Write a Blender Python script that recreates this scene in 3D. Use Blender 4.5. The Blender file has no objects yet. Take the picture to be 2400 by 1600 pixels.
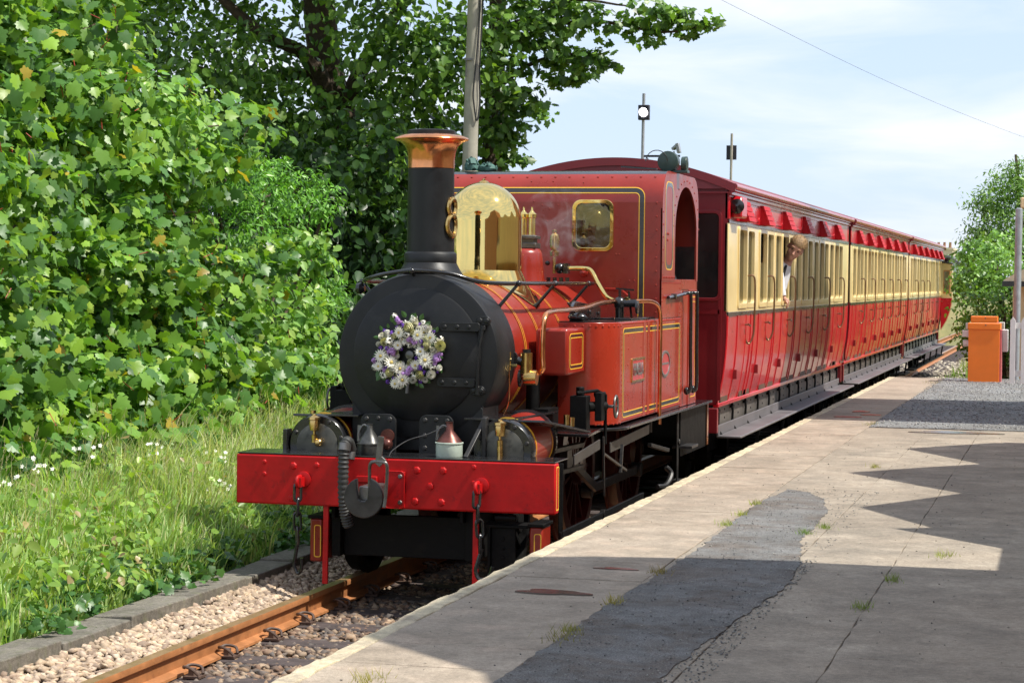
import bpy, math, random
import numpy as np
from mathutils import Vector, Matrix
R_ = math.radians
random.seed(7)
rng = np.random.default_rng(11)
scene = bpy.context.scene
COL = scene.collection

# ------------------------------------------------------------------ camera, sky, sun, exposure
def make_camera():
    yaw, pitch, roll = R_(14.663), R_(-1.661), R_(0.618)
    fwd = Vector((-math.sin(yaw)*math.cos(pitch), math.cos(yaw)*math.cos(pitch), math.sin(pitch)))
    right = Vector((math.cos(yaw), math.sin(yaw), 0)); up = right.cross(fwd)
    r2 = right*math.cos(roll) + up*math.sin(roll); u2 = up*math.cos(roll) - right*math.sin(roll)
    cam = bpy.data.cameras.new('camera'); cam.lens = 5033.7/2400*36; cam.sensor_width = 36
    cam.clip_start = .1; cam.clip_end = 6000
    cam.dof.use_dof = True; cam.dof.focus_distance = 15.0; cam.dof.aperture_fstop = 16
    o = bpy.data.objects.new('camera', cam); COL.objects.link(o)
    m = Matrix((r2, u2, -fwd)).transposed().to_4x4(); m.translation = (4.174, -12.994, 2.003)
    o.matrix_world = m; scene.camera = o
make_camera()

SUN_DIR = Vector((.65, -.06, 1)).normalized()
def make_world():
    w = bpy.data.worlds.new('World'); scene.world = w; w.use_nodes = True
    nt = w.node_tree; nt.nodes.clear(); L = nt.links.new
    out = nt.nodes.new('ShaderNodeOutputWorld'); bg = nt.nodes.new('ShaderNodeBackground')
    sky = nt.nodes.new('ShaderNodeTexSky'); sky.sky_type = 'NISHITA'; sky.sun_disc = False
    sky.sun_elevation = math.asin(SUN_DIR.z); sky.sun_rotation = math.atan2(SUN_DIR.x, SUN_DIR.y)
    sky.air_density = 1.0; sky.dust_density = .6; sky.ozone_density = 2.0
    tc = nt.nodes.new('ShaderNodeTexCoord'); mp = nt.nodes.new('ShaderNodeMapping')
    mp.inputs['Scale'].default_value = (1.6, 1.6, 9.0); mp.inputs['Rotation'].default_value = (R_(7), R_(-6), 0.3)
    n1 = nt.nodes.new('ShaderNodeTexNoise'); n1.inputs['Scale'].default_value = 2.6; n1.inputs['Detail'].default_value = 9
    n1.inputs['Roughness'].default_value = .55; n1.inputs['Distortion'].default_value = .5
    rp = nt.nodes.new('ShaderNodeValToRGB'); rp.color_ramp.elements[0].position = .40; rp.color_ramp.elements[1].position = .68
    mx = nt.nodes.new('ShaderNodeMix'); mx.data_type = 'RGBA'
    mul = nt.nodes.new('ShaderNodeMath'); mul.operation = 'MULTIPLY_ADD'; mul.inputs[1].default_value = .85; mul.inputs[2].default_value = .05
    L(tc.outputs['Generated'], mp.inputs['Vector']); L(mp.outputs['Vector'], n1.inputs['Vector'])
    L(n1.outputs['Fac'], rp.inputs['Fac']); L(rp.outputs['Color'], mul.inputs[0]); L(mul.outputs[0], mx.inputs['Factor'])
    veil = nt.nodes.new('ShaderNodeMix'); veil.data_type = 'RGBA'; veil.inputs['Factor'].default_value = .68
    L(sky.outputs['Color'], veil.inputs[6]); veil.inputs[7].default_value = VEIL
    L(veil.outputs[2], mx.inputs[6]); mx.inputs[7].default_value = CLOUD
    L(mx.outputs[2], bg.inputs['Color']); bg.inputs['Strength'].default_value = SKY_STRENGTH
    L(bg.outputs[0], out.inputs['Surface'])
SKY_STRENGTH = .115
VEIL = (5.0, 6.15, 8.2, 1)
CLOUD = (7.4, 7.55, 7.9, 1)
make_world()
sl = bpy.data.lights.new('sun', 'SUN'); sl.energy = 5.0; sl.angle = R_(.53); sl.color = (1, .95, .86)
so = bpy.data.objects.new('sun', sl); COL.objects.link(so); so.rotation_euler = SUN_DIR.to_track_quat('Z', 'Y').to_euler()
scene.view_settings.view_transform = 'Standard'; scene.view_settings.look = 'None'
scene.view_settings.exposure = .36; scene.view_settings.gamma = 1; scene.view_settings.use_curve_mapping = False
scene.cycles.max_bounces = 8; scene.cycles.transparent_max_bounces = 16

# ------------------------------------------------------------------ materials
def pmat(name, col, rough=.5, metal=0, coat=0, var=.15, scale=6, bump=0, bscale=60, rvar=.08, col2=None, spots=None, spotcol=None, detail=6, spec=.5, crough=.06):
    m = bpy.data.materials.new(name); m.use_nodes = True; nt = m.node_tree; L = nt.links.new
    b = nt.nodes['Principled BSDF']; tc = nt.nodes.new('ShaderNodeTexCoord')
    n = nt.nodes.new('ShaderNodeTexNoise'); n.inputs['Scale'].default_value = scale; n.inputs['Detail'].default_value = detail
    n.inputs['Roughness'].default_value = .65
    L(tc.outputs['Object'], n.inputs['Vector'])
    r = nt.nodes.new('ShaderNodeValToRGB'); e = r.color_ramp.elements
    e[0].position = .32; e[1].position = .68
    c2 = col2 or tuple(min(1, c*(1+var)) for c in col); c1 = tuple(c*(1-var) for c in col) if not col2 else col
    e[0].color = (*c1, 1); e[1].color = (*c2, 1); L(n.outputs['Fac'], r.inputs['Fac'])
    src = r.outputs['Color']
    if spots:
        n2 = nt.nodes.new('ShaderNodeTexNoise'); n2.inputs['Scale'].default_value = spots; n2.inputs['Detail'].default_value = 8; n2.inputs['Roughness'].default_value = .7
        L(tc.outputs['Object'], n2.inputs['Vector']); r2 = nt.nodes.new('ShaderNodeValToRGB')
        r2.color_ramp.elements[0].position = .56; r2.color_ramp.elements[1].position = .70; L(n2.outputs['Fac'], r2.inputs['Fac'])
        mx = nt.nodes.new('ShaderNodeMix'); mx.data_type = 'RGBA'; L(r2.outputs['Color'], mx.inputs['Factor']); L(src, mx.inputs[6])
        mx.inputs[7].default_value = (*spotcol, 1); src = mx.outputs[2]
    L(src, b.inputs['Base Color'])
    mr = nt.nodes.new('ShaderNodeMapRange'); mr.inputs['To Min'].default_value = max(.02, rough-rvar); mr.inputs['To Max'].default_value = min(1, rough+rvar)
    mr.inputs['From Min'].default_value = .3; mr.inputs['From Max'].default_value = .7
    L(n.outputs['Fac'], mr.inputs['Value']); L(mr.outputs[0], b.inputs['Roughness'])
    b.inputs['Metallic'].default_value = metal; b.inputs['Coat Weight'].default_value = coat; b.inputs['Coat Roughness'].default_value = crough
    b.inputs['Specular IOR Level'].default_value = spec
    if bump:
        n3 = nt.nodes.new('ShaderNodeTexNoise'); n3.inputs['Scale'].default_value = bscale; n3.inputs['Detail'].default_value = 5
        L(tc.outputs['Object'], n3.inputs['Vector']); bp = nt.nodes.new('ShaderNodeBump'); bp.inputs['Strength'].default_value = 1
        bp.inputs['Distance'].default_value = bump; L(n3.outputs['Fac'], bp.inputs['Height']); L(bp.outputs[0], b.inputs['Normal'])
        if coat: L(bp.outputs[0], b.inputs['Coat Normal'])
    return m
def leafmat(name, rough=.38, trans=.35):
    m = bpy.data.materials.new(name); m.use_nodes = True; nt = m.node_tree; L = nt.links.new
    b = nt.nodes['Principled BSDF']; out = nt.nodes['Material Output']
    at = nt.nodes.new('ShaderNodeAttribute'); at.attribute_name = 'tint'
    L(at.outputs['Color'], b.inputs['Base Color']); b.inputs['Roughness'].default_value = rough
    b.inputs['Specular IOR Level'].default_value = .32
    tr = nt.nodes.new('ShaderNodeBsdfTranslucent'); hs = nt.nodes.new('ShaderNodeMix'); hs.data_type = 'RGBA'; hs.blend_type = 'MULTIPLY'
    hs.inputs['Factor'].default_value = 1; L(at.outputs['Color'], hs.inputs[6]); hs.inputs[7].default_value = (1.7, 1.75, .6, 1)
    L(hs.outputs[2], tr.inputs['Color']); ms = nt.nodes.new('ShaderNodeMixShader'); ms.inputs[0].default_value = trans
    L(b.outputs[0], ms.inputs[1]); L(tr.outputs[0], ms.inputs[2]); L(ms.outputs[0], out.inputs['Surface'])
    return m
def glassmat(name, tint=(.9, .95, .95), refl=.12):
    m = bpy.data.materials.new(name); m.use_nodes = True; nt = m.node_tree; L = nt.links.new
    nt.nodes.remove(nt.nodes['Principled BSDF']); out = nt.nodes['Material Output']
    tr = nt.nodes.new('ShaderNodeBsdfTransparent'); tr.inputs[0].default_value = (*tint, 1)
    gl = nt.nodes.new('ShaderNodeBsdfGlossy'); gl.inputs['Roughness'].default_value = .03
    fr = nt.nodes.new('ShaderNodeLayerWeight'); fr.inputs['Blend'].default_value = .35
    mr = nt.nodes.new('ShaderNodeMapRange'); mr.inputs['To Min'].default_value = refl; mr.inputs['To Max'].default_value = .6
    n = nt.nodes.new('ShaderNodeTexNoise'); n.inputs['Scale'].default_value = 3
    bp = nt.nodes.new('ShaderNodeBump'); bp.inputs['Distance'].default_value = .003; bp.inputs['Strength'].default_value = .3
    L(n.outputs['Fac'], bp.inputs['Height']); L(bp.outputs[0], gl.inputs['Normal'])
    L(fr.outputs['Fresnel'], mr.inputs['Value']); ms = nt.nodes.new('ShaderNodeMixShader')
    L(mr.outputs[0], ms.inputs[0]); L(tr.outputs[0], ms.inputs[1]); L(gl.outputs[0], ms.inputs[2]); L(ms.outputs[0], out.inputs['Surface'])
    return m
def glow(name, col, s):
    m = bpy.data.materials.new(name); m.use_nodes = True; b = m.node_tree.nodes['Principled BSDF']
    b.inputs['Emission Color'].default_value = (*col, 1); b.inputs['Emission Strength'].default_value = s; b.inputs['Base Color'].default_value = (*col, 1)
    return m
M = dict(
 loco_red=pmat('loco_red', (.26, .018, .008), .34, coat=.22, var=.14, scale=2.5, bump=.0010, bscale=7, rvar=.10, spots=2.2, spotcol=(.20, .016, .008)),
 loco_orange=pmat('tank_red', (.33, .026, .010), .30, coat=.35, var=.12, scale=2.5, bump=.0010, bscale=6, rvar=.09, spots=2.5, spotcol=(.33, .035, .012)),
 beam_red=pmat('beam_red', (.44, .005, .006), .5, coat=.05, spec=.25, var=.2, scale=5, spots=14, spotcol=(.22, .006, .008), bump=.001, bscale=30),
 coach_red=pmat('coach_red', (.50, .009, .016), .30, coat=.42, var=.12, scale=2, bump=.0008, bscale=6, rvar=.05),
 coach_maroon=pmat('coach_maroon', (.21, .006, .010), .4, coat=.15, var=.15, scale=2),
 roof_red=pmat('roof_red', (.20, .03, .035), .5, var=.2, scale=3),
 cream=pmat('cream', (.80, .62, .28), .32, coat=.4, var=.07, scale=3, rvar=.05),
 black=pmat('black_gloss', (.012, .012, .013), .25, coat=.4, var=.3, scale=8, bump=.0008, bscale=25),
 smoke=pmat('smokebox_black', (.010, .0105, .011), .44, var=.35, scale=4, bump=.0006, bscale=40, rvar=.1, spots=3, spotcol=(.022, .022, .023), spec=.35),
 oily=pmat('oily_black', (.005, .005, .005), .6, var=.5, scale=10, bump=.002, bscale=50, spots=6, spotcol=(.012, .010, .008), spec=.15),
 iron=pmat('bare_iron', (.16, .155, .15), .42, metal=.8, var=.35, scale=12, bump=.001, bscale=40),
 greyiron=pmat('cylinder_cover_grey', (.085, .083, .07), .42, metal=.4, var=.4, scale=9, spots=12, spotcol=(.03, .028, .024)),
 underframe=pmat('underframe_grey', (.10, .09, .08), .5, var=.35, scale=4, spots=5, spotcol=(.045, .04, .035)),
 footboard=pmat('footboard_grey', (.13, .12, .125), .48, var=.3, scale=3, bump=.001, bscale=25),
 brass=pmat('brass', (.88, .66, .24), .06, metal=1, var=.06, scale=3, rvar=.03, spots=5, spotcol=(.74, .53, .20)),
 brassdull=pmat('dull_brass', (.66, .44, .16), .24, metal=1, var=.15, scale=20),
 copper=pmat('copper', (.82, .34, .15), .2, metal=1, var=.2, scale=9, rvar=.1, bump=.0005, bscale=25),
 yellow=pmat('lining_yellow', (.85, .48, .04), .4, var=.05),
 liningblack=pmat('lining_black', (.02, .02, .02), .3, coat=.5, var=.1),
 rubber=pmat('hose_rubber', (.03, .03, .028), .6, var=.3, scale=20),
 tin=pmat('tin_grey', (.30, .31, .30), .35, metal=.7, var=.25, scale=20),
 palegreen=pmat('pale_green_enamel', (.45, .52, .44), .35, var=.12, scale=14),
 redcone=pmat('worn_copper_red', (.13, .045, .035), .35, metal=.6, var=.3, scale=18),
 darktin=pmat('oiled_tin', (.07, .07, .065), .35, metal=.6, var=.4, scale=18),
 darkglass=glassmat('cab_glass', (.5, .55, .5), .18),
 coachglass=glassmat('coach_glass', (.75, .8, .75), .16),
 endglass=pmat('end_window_dark', (.02, .017, .016), .12, var=.3, scale=3, coat=.6),
 wood=pmat('varnished_wood', (.50, .21, .05), .35, coat=.4, var=.25, scale=4),
 interior=pmat('coach_interior', (.10, .05, .03), .6, var=.3, scale=3),
 coal=pmat('coal', (.012, .012, .013), .3, var=.4, scale=20, bump=.01, bscale=30),
 canvas=pmat('green_canvas', (.05, .12, .10), .7, var=.3, scale=15),
 lampgreen=pmat('lamp_green', (.03, .055, .045), .35, var=.25, scale=15),
 rail=pmat('rusty_rail', (.36, .15, .055), .55, var=.25, scale=7, bump=.001, bscale=60, spots=9, spotcol=(.22, .09, .04)),
 railtop=pmat('rail_running_top', (.36, .22, .12), .35, metal=.5, var=.2, scale=8),
 sleeper=pmat('old_sleeper', (.060, .045, .042), .8, var=.4, scale=9, bump=.006, bscale=30),
 clip=pmat('rusty_clip', (.09, .055, .04), .6, var=.3, scale=30),
 concrete=pmat('paving_concrete', (.33, .275, .215), .85, var=.16, scale=2.6, bump=.003, bscale=70, spots=1.3, spotcol=(.24, .205, .165), detail=9),
 concrete2=pmat('paving_concrete_grey', (.28, .245, .20), .85, var=.18, scale=1.8, bump=.004, bscale=60, spots=1.8, spotcol=(.21, .19, .16), detail=9),
 edgepaint=pmat('worn_cream_edge', (.58, .50, .34), .8, var=.18, scale=6, bump=.004, bscale=40, spots=7, spotcol=(.36, .31, .24)),
 joint=pmat('dark_joint', (.13, .11, .085), .95, var=.4, scale=9, bump=.004),
 tarmac=pmat('tarmac', (.12, .125, .125), .85, var=.35, scale=90, bump=.006, bscale=220, spots=40, spotcol=(.16, .165, .165), detail=3),
 tarmac2=pmat('far_tarmac', (.15, .155, .155), .85, var=.3, scale=70, bump=.006, bscale=180, spots=30, spotcol=(.24, .245, .245), detail=3),
 puddle=pmat('puddle', (.12, .10, .085), .16, var=.1, scale=3, rvar=.05, spec=.5),
 kerb=pmat('kerb_concrete', (.17, .155, .13), .85, var=.25, scale=5, bump=.004, bscale=60, spots=8, spotcol=(.10, .09, .075)),
 soil=pmat('soil', (.13, .095, .06), .95, var=.35, scale=5, bump=.01, bscale=30),
 grassland=pmat('grassland', (.10, .13, .035), .9, var=.35, scale=.5, col2=(.24, .20, .085), bump=.05, bscale=8),
 bark=pmat('bark', (.07, .048, .030), .9, var=.4, scale=5, bump=.03, bscale=12),
 pole=pmat('pole_grey', (.36, .34, .27), .8, var=.18, scale=3, bump=.003, bscale=20),
 galv=pmat('galvanised', (.40, .42, .43), .45, metal=.6, var=.15, scale=10),
 cable=pmat('cable', (.02, .02, .02), .6),
 signalblack=pmat('signal_black', (.03, .03, .04), .5, var=.2),
 lens=glow('signal_lens', (1, .98, 1), 6),
 white=pmat('white_paint', (.75, .72, .70), .5, var=.08, scale=4),
 orange=pmat('barrier_orange', (.92, .22, .018), .4, var=.06, scale=3, coat=.2),
 orangeside=pmat('barrier_side_red', (.50, .12, .12), .45, var=.12, scale=4),
 render_cream=pmat('cream_render', (.62, .47, .28), .85, var=.12, scale=2, bump=.004, bscale=40),
 slate=pmat('slate', (.13, .13, .14), .7, var=.3, scale=6),
 farwhite=pmat('far_white_wall', (.55, .60, .58), .8, var=.06),
 castle=pmat('pale_stone', (.60, .52, .36), .85, var=.1),
 brick=pmat('red_brick', (.33, .17, .11), .8, var=.25, scale=8, bump=.004, bscale=30),
 stationwood=pmat('canopy_paint', (.55, .47, .30), .6, var=.12, scale=4),
 skin=pmat('skin', (.52, .27, .19), .5, var=.1, scale=30),
 hair=pmat('hair', (.30, .19, .09), .6, var=.4, scale=60, bump=.006, bscale=120),
 shirt=pmat('white_shirt', (.72, .72, .74), .7, var=.05),
 jacket=pmat('dark_waistcoat', (.02, .02, .025), .8, var=.2),
 petal_white=pmat('white_petals', (.88, .86, .76), .6, var=.05, scale=30),
 petal_cream=pmat('cream_petals', (.78, .76, .42), .6, var=.12, scale=30),
 petal_purple=pmat('purple_petals', (.13, .035, .36), .6, var=.3, scale=30),
 petal_lilac=pmat('lilac_petals', (.50, .27, .62), .6, var=.25, scale=30),
 petal_eye=pmat('flower_eye', (.55, .42, .12), .7, var=.2, scale=30),
 leafgreen=pmat('wreath_leaf', (.05, .13, .025), .4, var=.3, scale=20),
 slatred=pmat('ventilator_red', (.50, .009, .016), .5, var=.08, spec=.3), bronze=pmat('dark_bronze', (.22, .13, .07), .35, metal=.7, var=.3, scale=10), hookiron=pmat('hook_iron', (.045, .043, .042), .42, metal=.5, var=.35, scale=12, bump=.001, bscale=40), moss=pmat('moss_dark', (.02, .035, .012), .8),
 leaf=leafmat('leaf', .36, .34), leafgloss=leafmat('glossy_leaf', .36, .25), grass=leafmat('grass_blade', .5, .35),
)
def stonemat(name, ramp):
    m = bpy.data.materials.new(name); m.use_nodes = True; nt = m.node_tree; L = nt.links.new
    b = nt.nodes['Principled BSDF']; at = nt.nodes.new('ShaderNodeAttribute'); at.attribute_name = 'tint'
    tc = nt.nodes.new('ShaderNodeTexCoord'); n = nt.nodes.new('ShaderNodeTexNoise'); n.inputs['Scale'].default_value = 45
    L(tc.outputs['Object'], n.inputs['Vector']); mr = nt.nodes.new('ShaderNodeMapRange'); mr.inputs['To Min'].default_value = .6; mr.inputs['To Max'].default_value = 1.4
    L(n.outputs['Fac'], mr.inputs['Value']); vm = nt.nodes.new('ShaderNodeVectorMath'); vm.operation = 'SCALE'
    L(at.outputs['Color'], vm.inputs[0]); L(mr.outputs[0], vm.inputs['Scale']); L(vm.outputs[0], b.inputs['Base Color'])
    b.inputs['Roughness'].default_value = .85; return m
M['stone'] = stonemat('stone', None)

def mottled(name, col, layers, rough=.85, bump=.003, stain=None, stainscale=1.2, spec=.35, tintcol=None):
    """base colour times several noises of different size, plus stains; layers = (scale, low, high, detail)"""
    m = bpy.data.materials.new(name); m.use_nodes = True; nt = m.node_tree; L = nt.links.new; b = nt.nodes['Principled BSDF']
    tc = nt.nodes.new('ShaderNodeTexCoord'); cur = None; hts = None
    rgb = nt.nodes.new('ShaderNodeRGB'); rgb.outputs[0].default_value = (*col, 1); cur = rgb.outputs[0]
    if stain:
        n = nt.nodes.new('ShaderNodeTexNoise'); n.inputs['Scale'].default_value = stainscale; n.inputs['Detail'].default_value = 10; n.inputs['Roughness'].default_value = .72; n.inputs['Distortion'].default_value = .6
        L(tc.outputs['Object'], n.inputs['Vector']); r = nt.nodes.new('ShaderNodeValToRGB'); r.color_ramp.elements[0].position = .44; r.color_ramp.elements[1].position = .66; L(n.outputs['Fac'], r.inputs['Fac'])
        mx = nt.nodes.new('ShaderNodeMix'); mx.data_type = 'RGBA'; L(r.outputs['Color'], mx.inputs['Factor']); L(cur, mx.inputs[6]); mx.inputs[7].default_value = (*stain, 1); cur = mx.outputs[2]
    if tintcol:
        n = nt.nodes.new('ShaderNodeTexNoise'); n.inputs['Scale'].default_value = stainscale*3.7; n.inputs['Detail'].default_value = 7
        L(tc.outputs['Object'], n.inputs['Vector']); r = nt.nodes.new('ShaderNodeValToRGB'); r.color_ramp.elements[0].position = .52; r.color_ramp.elements[1].position = .75; L(n.outputs['Fac'], r.inputs['Fac'])
        mx = nt.nodes.new('ShaderNodeMix'); mx.data_type = 'RGBA'; L(r.outputs['Color'], mx.inputs['Factor']); L(cur, mx.inputs[6]); mx.inputs[7].default_value = (*tintcol, 1); cur = mx.outputs[2]
    for sc, lo, hi, de in layers:
        n = nt.nodes.new('ShaderNodeTexNoise'); n.inputs['Scale'].default_value = sc; n.inputs['Detail'].default_value = de; n.inputs['Roughness'].default_value = .6
        L(tc.outputs['Object'], n.inputs['Vector']); mr = nt.nodes.new('ShaderNodeMapRange'); mr.inputs['From Min'].default_value = .34; mr.inputs['From Max'].default_value = .66
        mr.inputs['To Min'].default_value = lo; mr.inputs['To Max'].default_value = hi; L(n.outputs['Fac'], mr.inputs['Value'])
        vm = nt.nodes.new('ShaderNodeVectorMath'); vm.operation = 'SCALE'; L(cur, vm.inputs[0]); L(mr.outputs[0], vm.inputs['Scale']); cur = vm.outputs[0]; hts = n.outputs['Fac']
    L(cur, b.inputs['Base Color']); b.inputs['Roughness'].default_value = rough; b.inputs['Specular IOR Level'].default_value = spec
    if bump:
        bp = nt.nodes.new('ShaderNodeBump'); bp.inputs['Distance'].default_value = bump; L(hts, bp.inputs['Height']); L(bp.outputs[0], b.inputs['Normal'])
    return m
M['concrete'] = mottled('paving_concrete', (.345, .288, .225), [(1.1, .82, 1.14, 4), (7, .88, 1.1, 5), (38, .86, 1.12, 4), (170, .80, 1.2, 3)], stain=(.25, .205, .155), tintcol=(.38, .30, .23), bump=.003)
M['concrete2'] = mottled('paving_concrete_grey', (.32, .27, .21), [(.8, .80, 1.15, 4), (5, .85, 1.12, 5), (45, .82, 1.15, 4), (190, .72, 1.28, 3)], stain=(.23, .20, .16), tintcol=(.36, .31, .245), stainscale=.8, bump=.004)
M['edgepaint'] = mottled('worn_cream_edge', (.58, .50, .34), [(3, .8, 1.1, 5), (30, .8, 1.15, 5), (150, .85, 1.15, 3)], stain=(.38, .32, .24), stainscale=5, bump=.004)
M['tarmac'] = mottled('tarmac', (.18, .18, .175), [(1.5, .8, 1.15, 5), (12, .85, 1.12, 4), (120, .55, 1.5, 3), (330, .55, 1.5, 2)], stain=(.13, .105, .085), stainscale=2.2, bump=.006)
M['tarmac2'] = mottled('far_tarmac', (.19, .195, .195), [(1.2, .8, 1.15, 5), (30, .7, 1.3, 4), (150, .6, 1.5, 3)], stain=(.15, .145, .13), stainscale=1.5, bump=.006)
M['kerb'] = mottled('kerb_concrete', (.19, .172, .142), [(3, .75, 1.15, 5), (40, .75, 1.2, 4), (200, .75, 1.3, 3)], stain=(.11, .10, .08), stainscale=4, tintcol=(.13, .13, .08), bump=.004)
M['ballastsoil'] = pmat('ballast_dust', (.26, .20, .14), .95, var=.3, scale=20)
M['stay'] = pmat('dark_stay', (.045, .04, .036), .5, var=.3)
M['petal_stalk'] = pmat('red_stalk', (.35, .04, .02), .6)
# ------------------------------------------------------------------ mesh helpers
class MB:
    def __init__(s): s.v = []; s.f = []; s.m = []; s.mi = 0; s.X = None
    def add(s, vs, fs):
        b = len(s.v)
        s.v += [tuple(s.X @ Vector(v)) if s.X is not None else tuple(v) for v in vs]
        s.f += [[b+i for i in f] for f in fs]; s.m += [s.mi]*len(fs); return s
    def box(s, x0, x1, y0, y1, z0, z1):
        vs = [(x, y, z) for z in (z0, z1) for y in (y0, y1) for x in (x0, x1)]
        return s.add(vs, [(0, 2, 3, 1), (4, 5, 7, 6), (0, 1, 5, 4), (2, 6, 7, 3), (0, 4, 6, 2), (1, 3, 7, 5)])
    def bar(s, p, q, w, h, up=(0, 0, 1)):
        p, q = Vector(p), Vector(q); d = (q-p).normalized(); u = Vector(up); r = d.cross(u).normalized(); u = r.cross(d)
        vs = [a + r*i*w/2 + u*j*h/2 for a in (p, q) for i, j in ((-1, -1), (1, -1), (1, 1), (-1, 1))]
        return s.add(vs, [(3, 2, 1, 0), (4, 5, 6, 7), (0, 1, 5, 4), (1, 2, 6, 5), (2, 3, 7, 6), (3, 0, 4, 7)])
    def tube(s, pts, r, n=10, closed=False, caps=True):
        pts = [Vector(p) for p in pts]; k = len(pts); rs = r if isinstance(r, (list, tuple)) else [r]*k
        vs = []; fs = []; prev = None
        for i, p in enumerate(pts):
            a = pts[(i-1) % k] if (closed or i) else p; b = pts[(i+1) % k] if (closed or i < k-1) else p
            t = (b-a).normalized()
            if prev is None:
                u = Vector((0, 0, 1)) if abs(t.z) < .9 else Vector((1, 0, 0)); u = (u - t*u.dot(t)).normalized()
            else: u = (prev - t*prev.dot(t)).normalized()
            prev = u; w = t.cross(u)
            for j in range(n):
                an = 2*math.pi*j/n; vs.append(p + (u*math.cos(an) + w*math.sin(an))*rs[i])
        for i in range(k if closed else k-1):
            for j in range(n):
                a = i*n; b = ((i+1) % k)*n; j2 = (j+1) % n
                fs.append((a+j, a+j2, b+j2, b+j))
        if caps and not closed: fs += [tuple(range(n))[::-1], tuple(range((k-1)*n, k*n))]
        return s.add(vs, fs)
    def cyl(s, p, q, r0, r1=None, n=24, caps=True): return s.tube([p, q], [r0, r0 if r1 is None else r1], n, caps=caps)
    def lathe(s, prof, o=(0, 0, 0), axis='z', n=40):
        vs = []; fs = []; o = Vector(o); k = len(prof)
        ax = {'z': (Vector((1, 0, 0)), Vector((0, 1, 0)), Vector((0, 0, 1))), 'y': (Vector((0, 0, 1)), Vector((1, 0, 0)), Vector((0, 1, 0))), 'x': (Vector((0, 1, 0)), Vector((0, 0, 1)), Vector((1, 0, 0)))}[axis]
        for r, h in prof:
            for j in range(n):
                a = 2*math.pi*j/n; vs.append(o + ax[0]*r*math.cos(a) + ax[1]*r*math.sin(a) + ax[2]*h)
        for i in range(k-1):
            for j in range(n): fs.append((i*n+j, i*n+(j+1) % n, (i+1)*n+(j+1) % n, (i+1)*n+j))
        if prof[0][0] > 1e-4: fs.append(tuple(range(n))[::-1])
        if prof[-1][0] > 1e-4: fs.append(tuple(range((k-1)*n, k*n)))
        return s.add(vs, fs)
    def _m(s, axis, u, v, w):
        return {'x': (w, u, v), 'y': (u, w, v), 'z': (u, v, w)}[axis]
    def prism(s, poly, axis, a, b):
        n = len(poly); vs = [s._m(axis, u, v, a) for u, v in poly] + [s._m(axis, u, v, b) for u, v in poly]
        fs = [tuple(range(n))[::-1], tuple(range(n, 2*n))] + [(i, (i+1) % n, n+(i+1) % n, n+i) for i in range(n)]
        return s.add(vs, fs)
    def ring(s, outer, inner, axis, a, b):
        n = len(outer); vs = []
        for P_, w in ((outer, a), (inner, a), (outer, b), (inner, b)): vs += [s._m(axis, u, v, w) for u, v in P_]
        fs = []
        for i in range(n):
            j = (i+1) % n
            fs += [(i, j, n+j, n+i), (2*n+i, 3*n+i, 3*n+j, 2*n+j), (i, 2*n+i, 2*n+j, j), (n+i, n+j, 3*n+j, 3*n+i)]
        return s.add(vs, fs)
    def sphere(s, c, r, nu=16, nv=10, sc=(1, 1, 1), fn=None):
        vs = []; fs = []
        for i in range(nv+1):
            t = math.pi*i/nv
            for j in range(nu):
                p = 2*math.pi*j/nu; d = Vector((math.sin(t)*math.cos(p), math.sin(t)*math.sin(p), math.cos(t)))
                if fn: d = fn(d)
                vs.append((c[0]+r*sc[0]*d.x, c[1]+r*sc[1]*d.y, c[2]+r*sc[2]*d.z))
        for i in range(nv):
            for j in range(nu): fs.append((i*nu+j, (i+1)*nu+j, (i+1)*nu+(j+1) % nu, i*nu+(j+1) % nu))
        return s.add(vs, fs)
    def rivet(s, p, d, r):
        p = Vector(p); d = Vector(d).normalized(); u = d.orthogonal().normalized(); w = d.cross(u); vs = []; n = 7
        for rr, h in ((1, 0), (.75, .45)):
            for j in range(n): a = 2*math.pi*j/n; vs.append(p + (u*math.cos(a)+w*math.sin(a))*r*rr + d*h*r)
        vs.append(p + d*.62*r); fs = [(j, (j+1) % n, n+(j+1) % n, n+j) for j in range(n)] + [(n+j, n+(j+1) % n, 2*n) for j in range(n)]
        return s.add(vs, fs)
    def build(s, name, mat, parent=None, bevel=0, flat=False, angle=40, kind=None, label=None):
        me = bpy.data.meshes.new(name); me.from_pydata(s.v, [], s.f)
        mats = mat if isinstance(mat, (list, tuple)) else [mat]
        for k in mats: me.materials.append(M[k])
        if len(mats) > 1: me.polygons.foreach_set('material_index', s.m)
        me.validate(); me.update()
        if not flat:
            me.shade_smooth()
            try: me.set_sharp_from_angle(angle=R_(angle))
            except Exception: pass
        o = bpy.data.objects.new(name, me); COL.objects.link(o)
        if parent is not None: o.parent = parent
        if bevel:
            b = o.modifiers.new('bevel', 'BEVEL'); b.width = bevel; b.segments = 2; b.limit_method = 'ANGLE'; b.angle_limit = R_(50)
        if kind: o['kind'] = kind
        if label: o['label'] = label
        return o
def tag(o, label=None, cat=None, group=None, kind=None):
    if label: o['label'] = label
    if cat: o['category'] = cat
    if group: o['group'] = group
    if kind: o['kind'] = kind
    return o
def empty(name, loc=(0, 0, 0), rz=0):
    o = bpy.data.objects.new(name, None); COL.objects.link(o); o.location = loc; o.rotation_euler = (0, 0, rz); o.empty_display_size = .2; return o
def share(src, name=None, parent=None, loc=None, rot=None, sc=None):
    c = src.copy(); COL.objects.link(c)
    if name: c.name = name
    if parent is not None: c.parent = parent
    if loc is not None: c.location = loc
    if rot is not None: c.rotation_euler = rot
    if sc is not None: c.scale = sc
    return c
def kids(o): return [c for c in ALLKIDS(o)]
def ALLKIDS(o): return [c for c in COL.objects if c.parent == o]
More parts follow.
